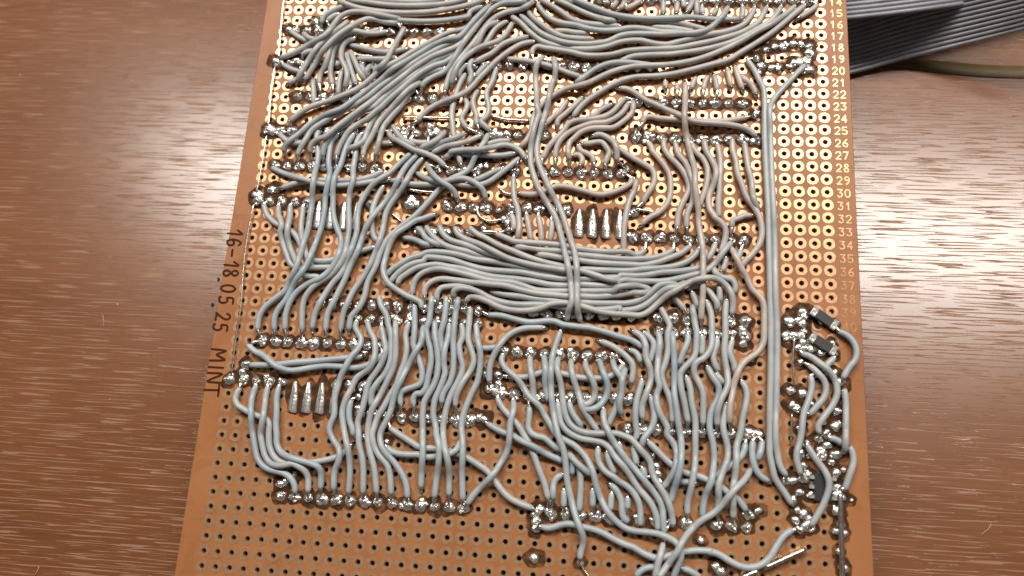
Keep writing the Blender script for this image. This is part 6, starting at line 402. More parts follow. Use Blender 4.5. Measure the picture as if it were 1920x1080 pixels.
def mat_wire(name, tint):
    m, nt, b = new_mat(name)
    oi = nt.nodes.new('ShaderNodeObjectInfo')
    r = ramp(nt, [(0.0, (0.435, 0.423, 0.416)), (0.4, (0.42, 0.42, 0.42)), (0.8, (0.39, 0.413, 0.428)), (1.0, (0.36, 0.402, 0.43))])
    for e in r.color_ramp.elements: e.color = tuple(c * t for c, t in zip(e.color[:3], tint)) + (1,)
    nt.links.new(oi.outputs['Random'], r.inputs['Fac'])
    v = tex_coord(nt)
    n1 = node(nt, 'ShaderNodeTexNoise', Scale=260.0, Detail=4.0)
    nt.links.new(v, n1.inputs['Vector'])
    r2 = ramp(nt, [(0.35, (0.86, 0.86, 0.86)), (0.7, (1.12, 1.10, 1.06))])
    nt.links.new(n1.outputs['Fac'], r2.inputs['Fac'])
    mx = node(nt, 'ShaderNodeMixRGB', blend_type='MULTIPLY'); mx.inputs['Fac'].default_value = 1
    nt.links.new(r.outputs['Color'], mx.inputs['Color1']); nt.links.new(r2.outputs['Color'], mx.inputs['Color2'])
    nt.links.new(mx.outputs['Color'], b.inputs['Base Color'])
    b.inputs['Roughness'].default_value = 0.36; b.inputs['Specular IOR Level'].default_value = 0.5
    n2 = node(nt, 'ShaderNodeTexNoise', Scale=900.0, Detail=2.0); nt.links.new(v, n2.inputs['Vector'])
    bp = node(nt, 'ShaderNodeBump', Strength=0.12, Distance=0.0002); nt.links.new(n2.outputs['Fac'], bp.inputs['Height'])
    nt.links.new(bp.outputs['Normal'], b.inputs['Normal'])
    return m
def mat_metal(name, c, rough, bump, scale=1300.0, metallic=1.0):
    m, nt, b = new_mat(name)
    v = tex_coord(nt)
    n = node(nt, 'ShaderNodeTexNoise', Scale=scale, Detail=3.0); nt.links.new(v, n.inputs['Vector'])
    r = ramp(nt, [(0.3, tuple(x * 0.62 for x in c)), (0.6, c)]); nt.links.new(n.outputs['Fac'], r.inputs['Fac'])
    nt.links.new(r.outputs['Color'], b.inputs['Base Color'])
    b.inputs['Metallic'].default_value = metallic; b.inputs['Roughness'].default_value = rough
    if bump:
        bp = node(nt, 'ShaderNodeBump', Strength=bump, Distance=0.0004); nt.links.new(n.outputs['Fac'], bp.inputs['Height'])
        nt.links.new(bp.outputs['Normal'], b.inputs['Normal'])
    return m
def mat_plain(name, c, rough, spec=0.5):
    m, nt, b = new_mat(name)
    v = tex_coord(nt); n = node(nt, 'ShaderNodeTexNoise', Scale=400.0, Detail=3.0); nt.links.new(v, n.inputs['Vector'])
    r = ramp(nt, [(0.3, tuple(x * 0.85 for x in c)), (0.7, tuple(min(1, x * 1.1) for x in c))]); nt.links.new(n.outputs['Fac'], r.inputs['Fac'])
    nt.links.new(r.outputs['Color'], b.inputs['Base Color'])
    b.inputs['Roughness'].default_value = rough; b.inputs['Specular IOR Level'].default_value = spec
    return m
def mat_substrate():
    m, nt, b = new_mat('phenolic_board')
    v = tex_coord(nt)
    n = node(nt, 'ShaderNodeTexNoise', Scale=60.0, Detail=5.0); nt.links.new(v, n.inputs['Vector'])
    r = ramp(nt, [(0.3, (0.315, 0.124, 0.045)), (0.7, (0.375, 0.156, 0.060))]); nt.links.new(n.outputs['Fac'], r.inputs['Fac'])
    # amber smears of old flux and handling
    n3 = node(nt, 'ShaderNodeTexNoise', Scale=170.0, Detail=6.0, Roughness=0.65, Distortion=0.8); nt.links.new(v, n3.inputs['Vector'])
    st = ramp(nt, [(0.50, (1, 1, 1)), (0.72, (0.78, 0.72, 0.66))]); nt.links.new(n3.outputs['Fac'], st.inputs['Fac'])
    mx = node(nt, 'ShaderNodeMixRGB', blend_type='MULTIPLY'); mx.inputs['Fac'].default_value = 1
    nt.links.new(r.outputs['Color'], mx.inputs['Color1']); nt.links.new(st.outputs['Color'], mx.inputs['Color2'])
    nt.links.new(mx.outputs['Color'], b.inputs['Base Color'])
    b.inputs['Roughness'].default_value = 0.42; b.inputs['Specular IOR Level'].default_value = 0.28
    n2 = node(nt, 'ShaderNodeTexNoise', Scale=700.0, Detail=4.0); nt.links.new(v, n2.inputs['Vector'])
    bp = node(nt, 'ShaderNodeBump', Strength=0.15, Distance=0.0002); nt.links.new(n2.outputs['Fac'], bp.inputs['Height'])
    nt.links.new(bp.outputs['Normal'], b.inputs['Normal'])
    return m
def mat_pad():
    m, nt, b = new_mat('tinned_copper_pad')
    v = tex_coord(nt)
    n = node(nt, 'ShaderNodeTexNoise', Scale=900.0, Detail=3.0); nt.links.new(v, n.inputs['Vector'])
    r = ramp(nt, [(0.3, (0.48, 0.27, 0.14)), (0.7, (0.61, 0.375, 0.215))]); nt.links.new(n.outputs['Fac'], r.inputs['Fac'])
    nt.links.new(r.outputs['Color'], b.inputs['Base Color'])
    b.inputs['Metallic'].default_value = 0.60; b.inputs['Roughness'].default_value = 0.31
    bp = node(nt, 'ShaderNodeBump', Strength=0.10, Distance=0.0002); nt.links.new(n.outputs['Fac'], bp.inputs['Height'])
    nt.links.new(bp.outputs['Normal'], b.inputs['Normal'])
    return m
def mat_wood():
    m, nt, b = new_mat('wood_laminate')
    vb = tex_coord(nt, (6, 42, 1))
    n1 = node(nt, 'ShaderNodeTexNoise', Scale=1.0, Detail=6.0, Roughness=0.6); nt.links.new(vb, n1.inputs['Vector'])
    vf = tex_coord(nt, (40, 1500, 1))
    n2 = node(nt, 'ShaderNodeTexNoise', Scale=1.0, Detail=5.0, Roughness=0.65); nt.links.new(vf, n2.inputs['Vector'])
    add = node(nt, 'ShaderNodeMath', operation='MULTIPLY_ADD'); add.inputs[1].default_value = 0.45
    nt.links.new(n2.outputs['Fac'], add.inputs[0])
    ml = node(nt, 'ShaderNodeMath', operation='MULTIPLY'); ml.inputs[1].default_value = 0.55
    nt.links.new(n1.outputs['Fac'], ml.inputs[0]); nt.links.new(ml.outputs[0], add.inputs[2])
    r = ramp(nt, [(0.30, (0.118, 0.040, 0.0125)), (0.48, (0.176, 0.063, 0.0205)), (0.68, (0.23, 0.088, 0.034))])
    nt.links.new(add.outputs[0], r.inputs['Fac'])
    # pressed grain: short dashes along the boards
    vg = tex_coord(nt, (105, 3200, 1))
    n3 = node(nt, 'ShaderNodeTexNoise', Scale=1.0, Detail=1.0, Roughness=0.4); nt.links.new(vg, n3.inputs['Vector'])
    g = ramp(nt, [(0.575, (1, 1, 1)), (0.63, (0, 0, 0))]); nt.links.new(n3.outputs['Fac'], g.inputs['Fac'])
    bp = node(nt, 'ShaderNodeBump', Strength=0.5, Distance=0.0001); nt.links.new(g.outputs['Color'], bp.inputs['Height'])
    nt.links.new(bp.outputs['Normal'], b.inputs['Normal'])
    # the pressed pores are duller and paler than the lacquer between them
    mx = node(nt, 'ShaderNodeMixRGB'); mx.inputs['Color1'].default_value = (0.25, 0.112, 0.052, 1)
    nt.links.new(g.outputs['Color'], mx.inputs['Fac']); nt.links.new(r.outputs['Color'], mx.inputs['Color2']); nt.links.new(mx.outputs['Color'], b.inputs['Base Color'])
    mr = node(nt, 'ShaderNodeMapRange'); mr.inputs['To Min'].default_value = 0.55; mr.inputs['To Max'].default_value = 0.235
    nt.links.new(g.outputs['Color'], mr.inputs['Value']); nt.links.new(mr.outputs['Result'], b.inputs['Roughness'])
    b.inputs['Specular IOR Level'].default_value = 0.78
    return m
def mat_flux():
    m, nt, b = new_mat('burnt_flux')
    v = tex_coord(nt); n = node(nt, 'ShaderNodeTexNoise', Scale=650.0, Detail=4.0); nt.links.new(v, n.inputs['Vector'])
    r = ramp(nt, [(0.3, (0.030, 0.014, 0.007)), (0.7, (0.11, 0.048, 0.020))]); nt.links.new(n.outputs['Fac'], r.inputs['Fac'])
    nt.links.new(r.outputs['Color'], b.inputs['Base Color'])
    a = ramp(nt, [(0.42, (0.95, 0.95, 0.95)), (0.64, (0.35, 0.35, 0.35))]); nt.links.new(n.outputs['Fac'], a.inputs['Fac'])
    nt.links.new(a.outputs['Color'], b.inputs['Alpha'])
    b.inputs['Roughness'].default_value = 0.6; b.inputs['Specular IOR Level'].default_value = 0.08
    return m
M_WIRES = {'neutral': mat_wire('grey_insulation', (1, 1, 1)), 'cool': mat_wire('blue_grey_insulation', (0.935, 1.01, 1.06)), 'tan': mat_wire('pinkish_grey_insulation', (1.14, 1.0, 0.93))}  # one grey insulation in three tints, picked by wire group
M_SOLDER = mat_metal('solder', (0.88, 0.86, 0.82), 0.26, 0.3, 900.0, 0.86)
M_SATIN = mat_metal('satin_solder', (0.88, 0.86, 0.82), 0.28, 0.6, 900.0, 0.8)
M_TIN = mat_metal('tinned_wire', (0.80, 0.77, 0.70), 0.24, 0.08)
M_PAD = mat_pad(); M_BOARD = mat_substrate(); M_WOOD = mat_wood()
M_FLUX = mat_flux()
M_INK = mat_plain('brown_marker_ink', (0.05, 0.016, 0.006), 0.6, 0.1)
M_PRINT = mat_metal('printed_number_metal', (0.50, 0.29, 0.15), 0.30, 0.0, 900.0, 0.85)
M_BLACK = mat_plain('black_epoxy', (0.018, 0.018, 0.02), 0.45)
M_CERAMIC = mat_plain('dark_component_body', (0.05, 0.048, 0.045), 0.35)
M_RIBBON = mat_plain('grey_ribbon_plastic', (0.27, 0.27, 0.305), 0.30)

# ---------------------------------------------------------------- table
def slab(x0, x1, y0, y1, z0, z1):
    V = [(x, y, z) for z in (z0, z1) for x, y in ((x0, y0), (x1, y0), (x1, y1), (x0, y1))]
    return V, [(3, 2, 1, 0), (4, 5, 6, 7), (0, 1, 5, 4), (1, 2, 6, 5), (2, 3, 7, 6), (3, 0, 4, 7)]
V, F = slab(-0.45, 0.45, -0.28, 0.32, -0.02, 0.0)
table = link('table_top', mesh('table_top', V, F, M_WOOD, False)); tag(table, kind='structure')

# ---------------------------------------------------------------- circuit board
board = bpy.data.objects.new('circuit_board', None); col.objects.link(board); board.matrix_world = BOARD
tag(board, 'brown perforated circuit board full of solder joints and grey wires', 'circuit board')
U0, U1, V0, V1 = -1.86, 45.02, 9.0, 63.0
def substrate():
    V = []; F = []; T = 1.6 * MM; N = 8; rh = 0.425 * MM; h = 1.27 * MM
    sq = [(1, 0), (1, 1), (0, 1), (-1, 1), (-1, 0), (-1, -1), (0, -1), (1, -1)]
    for v in range(10, 63):
        for u in range(44):
            cx, cy = hole_xy(u, v); b = len(V)
            for z in (0, -T):
                V += [(cx + sx * h, cy + sy * h, z) for sx, sy in sq]
                V += [(cx + 0.55 * MM * math.cos(2 * math.pi * k / N), cy + 0.55 * MM * math.sin(2 * math.pi * k / N), z) for k in range(N)]
                V += [(cx + rh * math.cos(2 * math.pi * k / N), cy + rh * math.sin(2 * math.pi * k / N), z - (0.10 * MM if z == 0 else 0)) for k in range(N)]
            for k in range(N):
                k2 = (k + 1) % N
                F.append((b + k, b + k2, b + 8 + k2, b + 8 + k)); F.append((b + 8 + k, b + 8 + k2, b + 16 + k2, b + 16 + k))
                F.append((b + 24 + k2, b + 24 + k, b + 32 + k, b + 32 + k2)); F.append((b + 32 + k2, b + 32 + k, b + 40 + k, b + 40 + k2))
                F.append((b + 16 + k, b + 16 + k2, b + 40 + k2, b + 40 + k))
    x0, _ = hole_xy(-.5, 0); x1, _ = hole_xy(43.5, 0); _, y0 = hole_xy(0, 62.5); _, y1 = hole_xy(0, 9.5)
    X0, Y1 = hole_xy(U0, V0); X1, Y0 = hole_xy(U1, V1); c = 0.12 * MM
    b = len(V)
    # border frame with a tiny chamfer at the outer edge
    rings = [[(x0, y0, 0), (x1, y0, 0), (x1, y1, 0), (x0, y1, 0)],
             [(X0 + c, Y0 + c, 0), (X1 - c, Y0 + c, 0), (X1 - c, Y1 - c, 0), (X0 + c, Y1 - c, 0)],
             [(X0, Y0, -c), (X1, Y0, -c), (X1, Y1, -c), (X0, Y1, -c)],
             [(X0, Y0, -T), (X1, Y0, -T), (X1, Y1, -T), (X0, Y1, -T)],
             [(x0, y0, -T), (x1, y0, -T), (x1, y1, -T), (x0, y1, -T)]]
    for r in rings: V += r
    for i in range(4):
        for k in range(4):
            k2 = (k + 1) % 4
            F.append((b + 4 * i + k, b + 4 * i + 4 + k, b + 4 * i + 4 + k2, b + 4 * i + k2))
    return V, F
V, F = substrate()
link('substrate', mesh('substrate', V, F, M_BOARD, False), board)

def pad_geo(cx, cy, ro=1.08 * MM, ri=0.415 * MM, z=0.05 * MM, jit=0.0):
    V = []; F = []; N = 16
    for k in range(N):
        a = 2 * math.pi * (k + 0.5) / N; c, s = math.cos(a), math.sin(a)
        r = min(ro / max(abs(c), abs(s)), ro * 1.45 / (abs(c) + abs(s))) * (1 + random.uniform(-jit, jit))
        V += [(cx + r * c, cy + r * s, 0), (cx + (r - 0.03 * MM) * c, cy + (r - 0.03 * MM) * s, z), (cx + 0.50 * MM * c, cy + 0.50 * MM * s, z), (cx + ri * c, cy + ri * s, -0.05 * MM)]
    for k in range(N):
        k2 = (k + 1) % N
        for j in range(3): F.append((4 * k + j, 4 * k2 + j, 4 * k2 + j + 1, 4 * k + j + 1))
    return V, F
pad_meshes = []
for i in range(4):
    V, F = pad_geo(0, 0, jit=0.02); pad_meshes.append(mesh('pad', V, F, M_PAD, False))
for u, v in PADS:
    x, y = hole_xy(u, v)
    link('pad', random.choice(pad_meshes), board, Matrix.Translation((x, y, 0)) @ Matrix.Rotation(random.choice((0, 1, 2, 3)) * math.pi / 2, 4, 'Z'))
AV = []; AF = []
for u, v in PADS_REST:
    V, F = pad_geo(*hole_xy(u, v), jit=0.02); b = len(AV); AV += V; AF += [tuple(i + b for i in f) for f in F]
tag(link('further_pads', mesh('further_pads', AV, AF, M_PAD, False), board), kind='stuff')

# printed row numbers and handwriting: flat strokes
def stroke(pts, w, z, V, F):
    """flat ribbon with round ends along 2-D points (metres)"""
    for i, (p, q) in enumerate(zip(pts[:-1], pts[1:])):
        p, q = Vector(p), Vector(q); d = (q - p)
        if d.length < 1e-7: continue
        d.normalize(); n = Vector((-d.y, d.x)); zz = z + 0.002 * MM * i; b = len(V); k = 5
        ring = [q + (d * math.cos(a) + n * math.sin(a)) * w for a in [math.pi * (j / (k - 1) - 0.5) for j in range(k)]]
        ring += [p + (d * math.cos(a) + n * math.sin(a)) * w for a in [math.pi * (j / (k - 1) + 0.5) for j in range(k)]]
        V += [(c.x, c.y, zz) for c in ring]; F.append(tuple(range(b, b + 2 * k)))
DIG = {'0': [[(.25, 1), (0, .75), (0, .25), (.25, 0), (.5, 0), (.72, .25), (.72, .75), (.5, 1), (.25, 1)]], '1': [[(.15, .75), (.4, 1), (.4, 0)]],
       '2': [[(0, .8), (.2, 1), (.55, 1), (.72, .8), (.72, .6), (0, 0), (.72, 0)]], '3': [[(0, 1), (.7, 1), (.35, .6), (.6, .52), (.72, .3), (.55, .03), (.2, 0), (0, .15)]],
       '4': [[(.55, 0), (.55, 1), (0, .3), (.75, .3)]], '5': [[(.68, 1), (.05, 1), (0, .55), (.45, .6), (.72, .4), (.68, .12), (.4, 0), (0, .1)]],
       '6': [[(.6, 1), (.2, .7), (0, .35), (.15, .03), (.55, 0), (.72, .25), (.55, .52), (.1, .45)]], '7': [[(0, 1), (.72, 1), (.25, 0)]],
       '8': [[(.35, .55), (.08, .75), (.2, 1), (.52, 1), (.65, .75), (.35, .55), (0, .28), (.15, 0), (.57, 0), (.72, .28), (.35, .55)]],
       '9': [[(.65, .6), (.3, .5), (.02, .72), (.2, 1), (.55, 1), (.7, .75), (.6, .25), (.25, 0)]]}
for v in range(13, 42):
    V = []; F = []
    x0, y0 = hole_xy(43.74, v)
    for k, ch in enumerate(str(v)):
        for s in DIG[ch]:
            stroke([(x0 + (k * 1.36 + a * 1.15) * MM, y0 + (c * 1.45 - 0.86) * MM) for a, c in s], 0.10 * MM, 0.03 * MM, V, F)
    link('row_number', mesh('row_number', V, F, M_PRINT, False), board)
V = []; F = []
for s in HANDWRITING:
    P = [p for p in catmull([(x * MM, y * MM, 0) for x, y in s], 4)] if len(s) > 2 else [Vector((x * MM, y * MM, 0)) for x, y in s]
    stroke([(p.x, p.y) for p in P], 0.21 * MM, 0.02 * MM, V, F)
o = link('handwritten_date', mesh('handwritten_date', V, F, M_INK, False), board); o['label'] = 'brown handwritten 16-18.05.25 MINT on the left border'

# solder joints
def joint_geo(rb, h, seed, stretch=0.0, pin=True):
    rnd = random.Random(seed); N = 12; V = []; F = []
    prof = [(1.0, 0.0), (1.0, 0.16), (0.93, 0.36), (0.78, 0.56), (0.58, 0.76), (0.38, 0.93), (0.20, 1.0)]
    if not pin: prof = [(1.0, 0.0), (1.02, 0.22), (0.97, 0.5), (0.8, 0.78), (0.5, 0.95), (0.2, 1.0)]
    ph = [rnd.uniform(0, 6.28) for _ in range(4)]; lean = (rnd.uniform(-.16, .16) * rb, rnd.uniform(-.16, .16) * rb)
    for i, (r, z) in enumerate(prof):
        for k in range(N):
            a = 2 * math.pi * k / N
            q = r * rb * (1 + 0.09 * math.sin(2 * a + ph[0] + z) + 0.07 * math.sin(3 * a + ph[1] + 2 * z) + rnd.uniform(-.13, .13))
            y = q * math.sin(a)
            if stretch: y += (stretch / 2) * (1 if math.sin(a) > 0.01 else (-1 if math.sin(a) < -0.01 else 0))
            V.append((q * math.cos(a) + lean[0] * z, y + lean[1] * z, z * h * (1 + rnd.uniform(-.13, .13))))
    for i in range(len(prof) - 1):
        for k in range(N):
            k2 = (k + 1) % N; F.append((i * N + k, i * N + k2, (i + 1) * N + k2, (i + 1) * N + k))
    F.append(tuple((len(prof) - 1) * N + k for k in range(N)))
    return V, F
def lumpy(rb, h, seed, lumps=2, pin=True):
    rnd = random.Random(seed + 900); V, F = joint_geo(rb, h, seed, pin=pin)
    for i in range(lumps):
        v2, f2 = joint_geo(rb * rnd.uniform(.38, .6), h * rnd.uniform(.55, .95), seed * 7 + i, pin=False)
        a = rnd.uniform(0, 6.28); d = rb * rnd.uniform(.55, .85); b = len(V)
        V += [(x + d * math.cos(a), y + d * math.sin(a), z) for x, y, z in v2]; F += [tuple(j + b for j in f) for f in f2]
    if pin:
        b = len(V); tx, ty = rnd.uniform(-.3, .3), rnd.uniform(-.3, .3); top = h + rnd.uniform(.15, .55) * MM; pr = rnd.uniform(.2, .3) * MM
        pv, pf = tube([Vector((0, 0, h * .5)), Vector((tx * MM * .6, ty * MM * .6, top * .9)), Vector((tx * MM, ty * MM, top))], [pr, pr, pr * .8], 6)
        V += [tuple(v) for v in pv]; F += [tuple(j + b for j in f) for f in pf]
    return V, F
jm = [mesh('solder_joint', *lumpy(random.uniform(.88, 1.08) * MM, random.uniform(.5, .9) * MM, i), M_SOLDER) for i in range(14)]
bm_ = [mesh('solder_joint', *lumpy(1.0 * MM, random.uniform(.5, .75) * MM, 50 + i, 3, False), M_SOLDER) for i in range(8)]
lm = [mesh('solder_joint', *joint_geo(0.72 * MM, 0.62 * MM, 80 + i, stretch=4.6 * MM, pin=False), M_SATIN) for i in range(3)]
for me in lm:
    for v in me.vertices: v.co.x *= 0.95 - 0.16 * v.co.y / MM + random.uniform(-.08, .08); v.co.z *= 1 + random.uniform(-.15, .15)
spots = []
for u, v in JOINTS:
    x, y = hole_xy(u, v); spots.append((x, y, random.choice(jm), 1.0))
for u, a, b in LONG_JOINTS:
    x, y = hole_xy(u, (a + b) / 2); spots.append((x, y, random.choice(lm), 1.0))
for x, y, r in BLOBS: spots.append((x * MM, y * MM, random.choice(bm_), r))
def jmat(s):
    x, y, me, r = s
    rz = random.uniform(0, 6.28) if me not in lm else 0.0
    return Matrix.Translation((x, y, 0)) @ Matrix.Rotation(rz, 4, 'Z') @ Matrix.Diagonal((r, r * (1 if me in lm else random.uniform(.8, 1.2)), r * 0.5 + 0.5, 1))
# the 300 nearest the camera side are parts, the rest (mostly under the wires at the far end) one part
spots.sort(key=lambda s: s[1])
for s in spots[:295]: link('solder_joint', s[2], board, jmat(s))
AV = []; AF = []
for s in spots[295:]:
    m = jmat(s); b = len(AV); AV += [tuple(m @ v.co) for v in s[2].vertices]; AF += [tuple(i + b for i in p.vertices) for p in s[2].polygons]
tag(link('further_solder_joints', mesh('further_solder_joints', AV, AF, M_SOLDER), board), kind='stuff')
# burnt flux between the joints
AV = []; AF = []
for i, s in enumerate(spots):
    b = len(AV); N = 20; w1, w2 = random.uniform(0, 6.28), random.uniform(0, 6.28); z = (0.058 + 0.004 * (i % 9)) * MM; R = random.uniform(1.45, 1.95) * MM * (1 if s[3] == 1 else s[3] + .25)
    L = 1.25 if s[2] in lm else 0
    for k in range(N):
        a = 2 * math.pi * k / N; r = R * (0.95 + 0.12 * math.sin(2 * a + w1) + 0.07 * math.sin(5 * a + w2) + random.uniform(-.03, .03))
        AV.append((s[0] + r * math.cos(a), s[1] + r * math.sin(a) * (1 + L), z))
    AF.append(tuple(range(b, b + N)))
tag(link('burnt_flux', mesh('burnt_flux', AV, AF, M_FLUX, False), board), kind='stuff')

# ---------------------------------------------------------------- insulated wires
GROUPS = {'LL': 'wires feeding the lower left solder rows', 'FAN': 'fan from the left edge row', 'LV': 'left run beside the date', 'CV': 'wavy drops left of upper centre',
          'TG': 'criss-cross tangle', 'DG': 'diagonal bundle', 'UF': 'strands over the diagonal bundle', 'TL': 'top left cluster', 'TA': 'top edge arcs', 'TR': 'arcs to the top right',
          'KN': 'curled knot', 'LP': 'central pair', 'HV': 'stubs above the middle bundle', 'RT': 'thin runs by row 24', 'RM': 'loose right column', 'BUS': 'long twin wires',
          'MB': 'middle bundle', 'MR': 'hooks at the middle bundle', 'RB': 'right vertical strands', 'LB': 'left vertical strands', 'CB': 'centre strands', 'BT': 'bottom tangle', 'RS': 'right module wires', 'TS': 'stubs below the top edge row', 'SS': 'short stubs by row 21'}
RW = 0.57 * MM
for grp, label, code, tips in WIRES:
    q = list(map(int, code.split())); P = []; c = [0, 0, 0]
    for i in range(0, len(q), 3):
        c = [c[0] + q[i], c[1] + q[i + 1], c[2] + q[i + 2]]; P.append(Vector(c) * 0.02 * MM)
    C = catmull(P, 3); n = len(C)
    rad = [RW * (1 + 0.035 * noise.noise(p * 400)) for p in C]
    ends = [t[0] for t in tips]
    if 0 in ends: rad[0] *= 0.74; rad[1] *= 0.92
    if 1 in ends: rad[-1] *= 0.74; rad[-2] *= 0.92
    w = link('wire', mesh('wire', *tube(C, rad), M_WIRES['cool' if grp in ('LL', 'LB', 'RB', 'BUS', 'CB', 'BT', 'RS', 'LV') else ('tan' if grp in ('RM', 'RT', 'SS', 'TS', 'HV', 'KN') else 'neutral')]), None, BOARD)
    tag(w, label, 'wire', GROUPS[grp])
    for e, x, y, z in tips:
        a = C[0] if e == 0 else C[-1]; t = Vector((x, y, z)) * MM
        back = (C[1] if e == 0 else C[-2]); s0 = a + (back - a).normalized() * 0.3 * MM
        mid = a.lerp(t, 0.5) + Vector((0, 0, 0.08 * MM))
        link('bare_end', mesh('bare_end', *tube([s0, a, mid, t], [0.40 * MM, 0.44 * MM, 0.33 * MM, 0.24 * MM], 7), M_TIN), w)

# ---------------------------------------------------------------- bare wires
for label, r, P in BARE:
    P = [Vector(p) * MM for p in P]
    C = catmull(P, 3) if len(P) > 2 else P
    o = link('bare_wire', mesh('bare_wire', *tube(C, [r * MM * (1 + 0.08 * noise.noise(p * 700)) for p in C], 8), M_TIN), None, BOARD)
    tag(o, label, 'bare wire', 'bare jumper wires on the board')

# ---------------------------------------------------------------- small components on the right edge
def beveled_box(sx, sy, sz, c):
    import bmesh
    bm = bmesh.new(); bmesh.ops.create_cube(bm, size=1.0)
    bmesh.ops.scale(bm, vec=(sx, sy, sz), verts=bm.verts)
    bmesh.ops.bevel(bm, geom=list(bm.edges), offset=c, segments=2, affect='EDGES')
    me = bpy.data.meshes.new('b'); bm.to_mesh(me); bm.free(); return me
def component(name, label, cat, x, y, z, rz, sx, sy, sz, mat, caps, group=None, tilt=0.0):
    root = bpy.data.objects.new(name, None); col.objects.link(root)
    root.matrix_world = BOARD @ Matrix.Translation((x * MM, y * MM, z * MM)) @ Matrix.Rotation(rz, 4, 'Z') @ Matrix.Rotation(tilt, 4, 'Y')
    tag(root, label, cat, group)
    me = beveled_box(sx * MM, sy * MM, sz * MM, 0.08 * MM); me.materials.append(mat); link('body', me, root, Matrix.Translation((0, 0, sz / 2 * MM)))
    for cx, cy, ax, ay, az in caps:
        me = beveled_box(ax * MM, ay * MM, az * MM, 0.07 * MM); me.materials.append(M_SOLDER)
        link('terminal', me, root, Matrix.Translation((cx * MM, cy * MM, az / 2 * MM)))
    return root
COMPONENTS = [('chip_resistor', 'upper tilted dark chip resistor with silver ends at right board edge', 'resistor', 52.97, -6.57, 0.5, -0.59, 4.801, 1.7, 0.8, M_CERAMIC, [(-2.0504687042325718, 0, 1.0, 1.85, 1.0), (2.0504687042325718, 0, 0.9, 1.85, 0.95)], 'chip resistors on the right edge module', 0.06), ('chip_resistor', 'lower tilted dark chip resistor with silver ends at right board edge', 'resistor', 52.61, -11.27, 0.5, -0.566, 4.846, 1.7, 0.8, M_CERAMIC, [(-2.073226155355705, 0, 1.0, 1.85, 1.0), (2.073226155355705, 0, 0.9, 1.85, 0.95)], 'chip resistors on the right edge module', 0.06), ('black_chip', 'black square chip under a wire on the lower right module', 'chip', 51.94, -35.89, 0.15, -0.03, 3.0, 4.6, 0.55, M_BLACK, [(-1.8, 1.6, 0.9, 0.7, 0.5), (-1.8, 0, 0.9, 0.7, 0.5), (-1.8, -1.6, 0.9, 0.7, 0.5), (1.8, 1.6, 0.9, 0.7, 0.5), (1.8, 0, 0.9, 0.7, 0.5), (1.8, -1.6, 0.9, 0.7, 0.5)], None, 0.0)]
for a in COMPONENTS: component(*a)

# ---------------------------------------------------------------- ribbon cables
def ribbon(label, path, offs, n):
    """path: near edge in table millimetres; offs: the direction from one strand to the next at each path point"""
    root = bpy.data.objects.new('ribbon_cable', None); col.objects.link(root); root.location = Vector(path[0]) * MM
    root.location.z = 0
    tag(root, label, 'ribbon cable', 'grey ribbon cables beside the board')
    for k in range(n):
        P = [Vector(p) * MM + Vector(o) * MM * k * 1.0 - root.location for p, o in zip(path, offs)]
        link('strand', mesh('strand', *tube(catmull(P, 5), 0.5 * MM, 8), M_RIBBON), root)
RIBBONS = [["upper pale grey ribbon cable coming out beneath the board", [[50.0, 57.68, 13.0], [58.55, 58.55, 13.0], [68.13, 59.82, 13.0], [78.2, 61.48, 13.0], [90.39, 65.23, 11.0], [106.15, 70.3, 8.0]], [[0.0, 0.99, 0.139], [0.0, 0.99, 0.139], [0.0, 0.99, 0.139], [0.0, 0.99, 0.139], [0.0, 0.99, 0.139], [0.0, 0.99, 0.139]], 20], ["lower darker twisted grey ribbon cable beside the table shadow", [[54.56, 50.76, 1.4], [61.35, 52.77, 1.4], [68.12, 54.84, 1.5], [74.67, 56.75, 2.2], [80.65, 57.53, 4.0], [88.65, 57.55, 8.0], [96.14, 57.53, 12.0], [104.91, 56.87, 18.0]], [[0.0, 0.978, 0.208], [0.0, 0.97, 0.242], [0.0, 0.951, 0.309], [0.0, 0.899, 0.438], [0.0, 0.809, 0.588], [0.0, 0.643, 0.766], [0.0, 0.53, 0.848], [0.0, 0.5, 0.866]], 18]]
for a in RIBBONS: ribbon(*a)

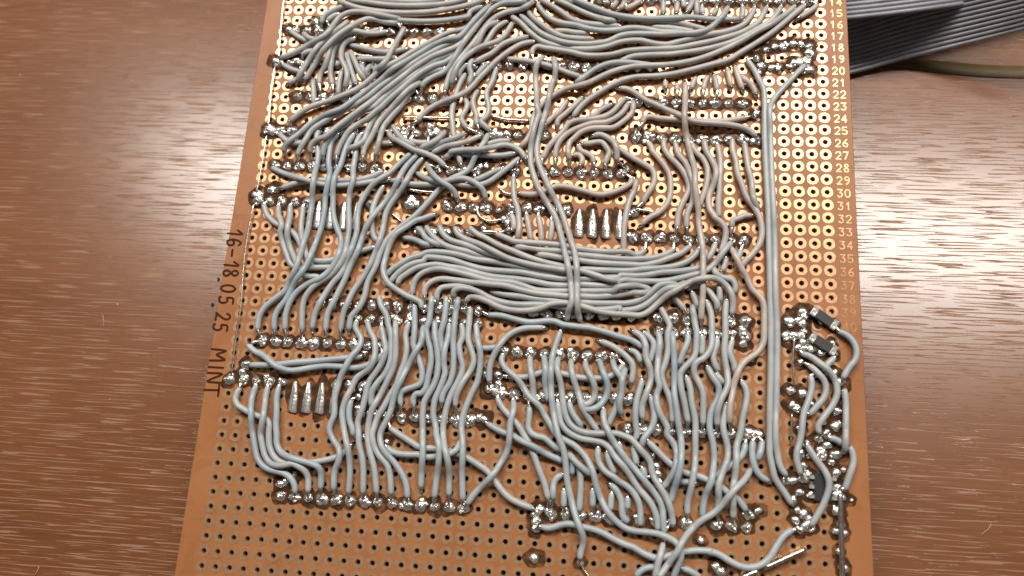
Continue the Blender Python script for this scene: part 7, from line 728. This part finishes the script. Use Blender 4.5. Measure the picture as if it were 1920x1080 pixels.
# ---------------------------------------------------------------- flat dark olive band on the table
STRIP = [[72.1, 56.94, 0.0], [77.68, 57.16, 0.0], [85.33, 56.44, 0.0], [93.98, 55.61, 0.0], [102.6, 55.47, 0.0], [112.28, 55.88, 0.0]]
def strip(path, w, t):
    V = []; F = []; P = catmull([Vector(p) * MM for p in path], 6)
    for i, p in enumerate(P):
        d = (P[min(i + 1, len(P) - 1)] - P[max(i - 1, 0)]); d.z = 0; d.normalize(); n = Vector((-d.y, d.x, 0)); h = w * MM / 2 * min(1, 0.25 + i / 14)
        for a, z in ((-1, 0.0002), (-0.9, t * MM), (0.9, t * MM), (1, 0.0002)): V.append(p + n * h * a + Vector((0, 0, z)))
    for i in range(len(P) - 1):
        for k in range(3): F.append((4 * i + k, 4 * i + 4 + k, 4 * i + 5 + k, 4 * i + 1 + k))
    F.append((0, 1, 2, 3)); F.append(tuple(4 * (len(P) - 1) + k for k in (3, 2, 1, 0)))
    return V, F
tag(link('olive_band', mesh('olive_band', *strip(STRIP, 3.1, 0.35), mat_plain('dark_olive', (0.12, 0.07, 0.010), 0.55))), 'dark olive band on the table below the ribbon cables', 'strip')

# ---------------------------------------------------------------- specks and fibres lying on the table
M_SPECK = mat_plain('pale_dust', (0.5, 0.40, 0.33), 0.6)
SPECKS = [["tiny pale crumb on the upper left table, right of another", -97.61, 49.96], ["tiny pale crumb near the upper left frame edge", -126.35, 51.31], ["tiny pale crumb on the table left of the handwritten date", -87.31, -5.32], ["tiny pale crumb in the left table glare", -80.22, 25.67]]
FIBRES = [["short upright pale fibre on the table left of the date", [-90.02, -7.7], [-89.09, -10.36]], ["bent pale fibre at the lower left table corner", [-90.01, -59.39], [-89.61, -57.84]], ["slanted pale fibre on the lower right table", [80.99, -40.8], [83.01, -38.78]]]
for label, x, y in SPECKS:
    V, F = joint_geo(0.22 * MM, 0.2 * MM, int(abs(x) * 10), pin=False)
    tag(link('crumb', mesh('crumb', V, F, M_SPECK), None, Matrix.Translation((x * MM, y * MM, 0))), label, 'crumb', 'pale crumbs on the table')
for label, a, b in FIBRES:
    P = catmull([Vector((a[0], a[1], 0.1)) * MM, Vector(((a[0] + b[0]) / 2 + .25, (a[1] + b[1]) / 2, 0.3)) * MM, Vector((b[0], b[1], 0.1)) * MM], 4)
    tag(link('fibre', mesh('fibre', *tube(P, 0.055 * MM, 6), M_SPECK)), label, 'fibre', 'loose fibres on the table')
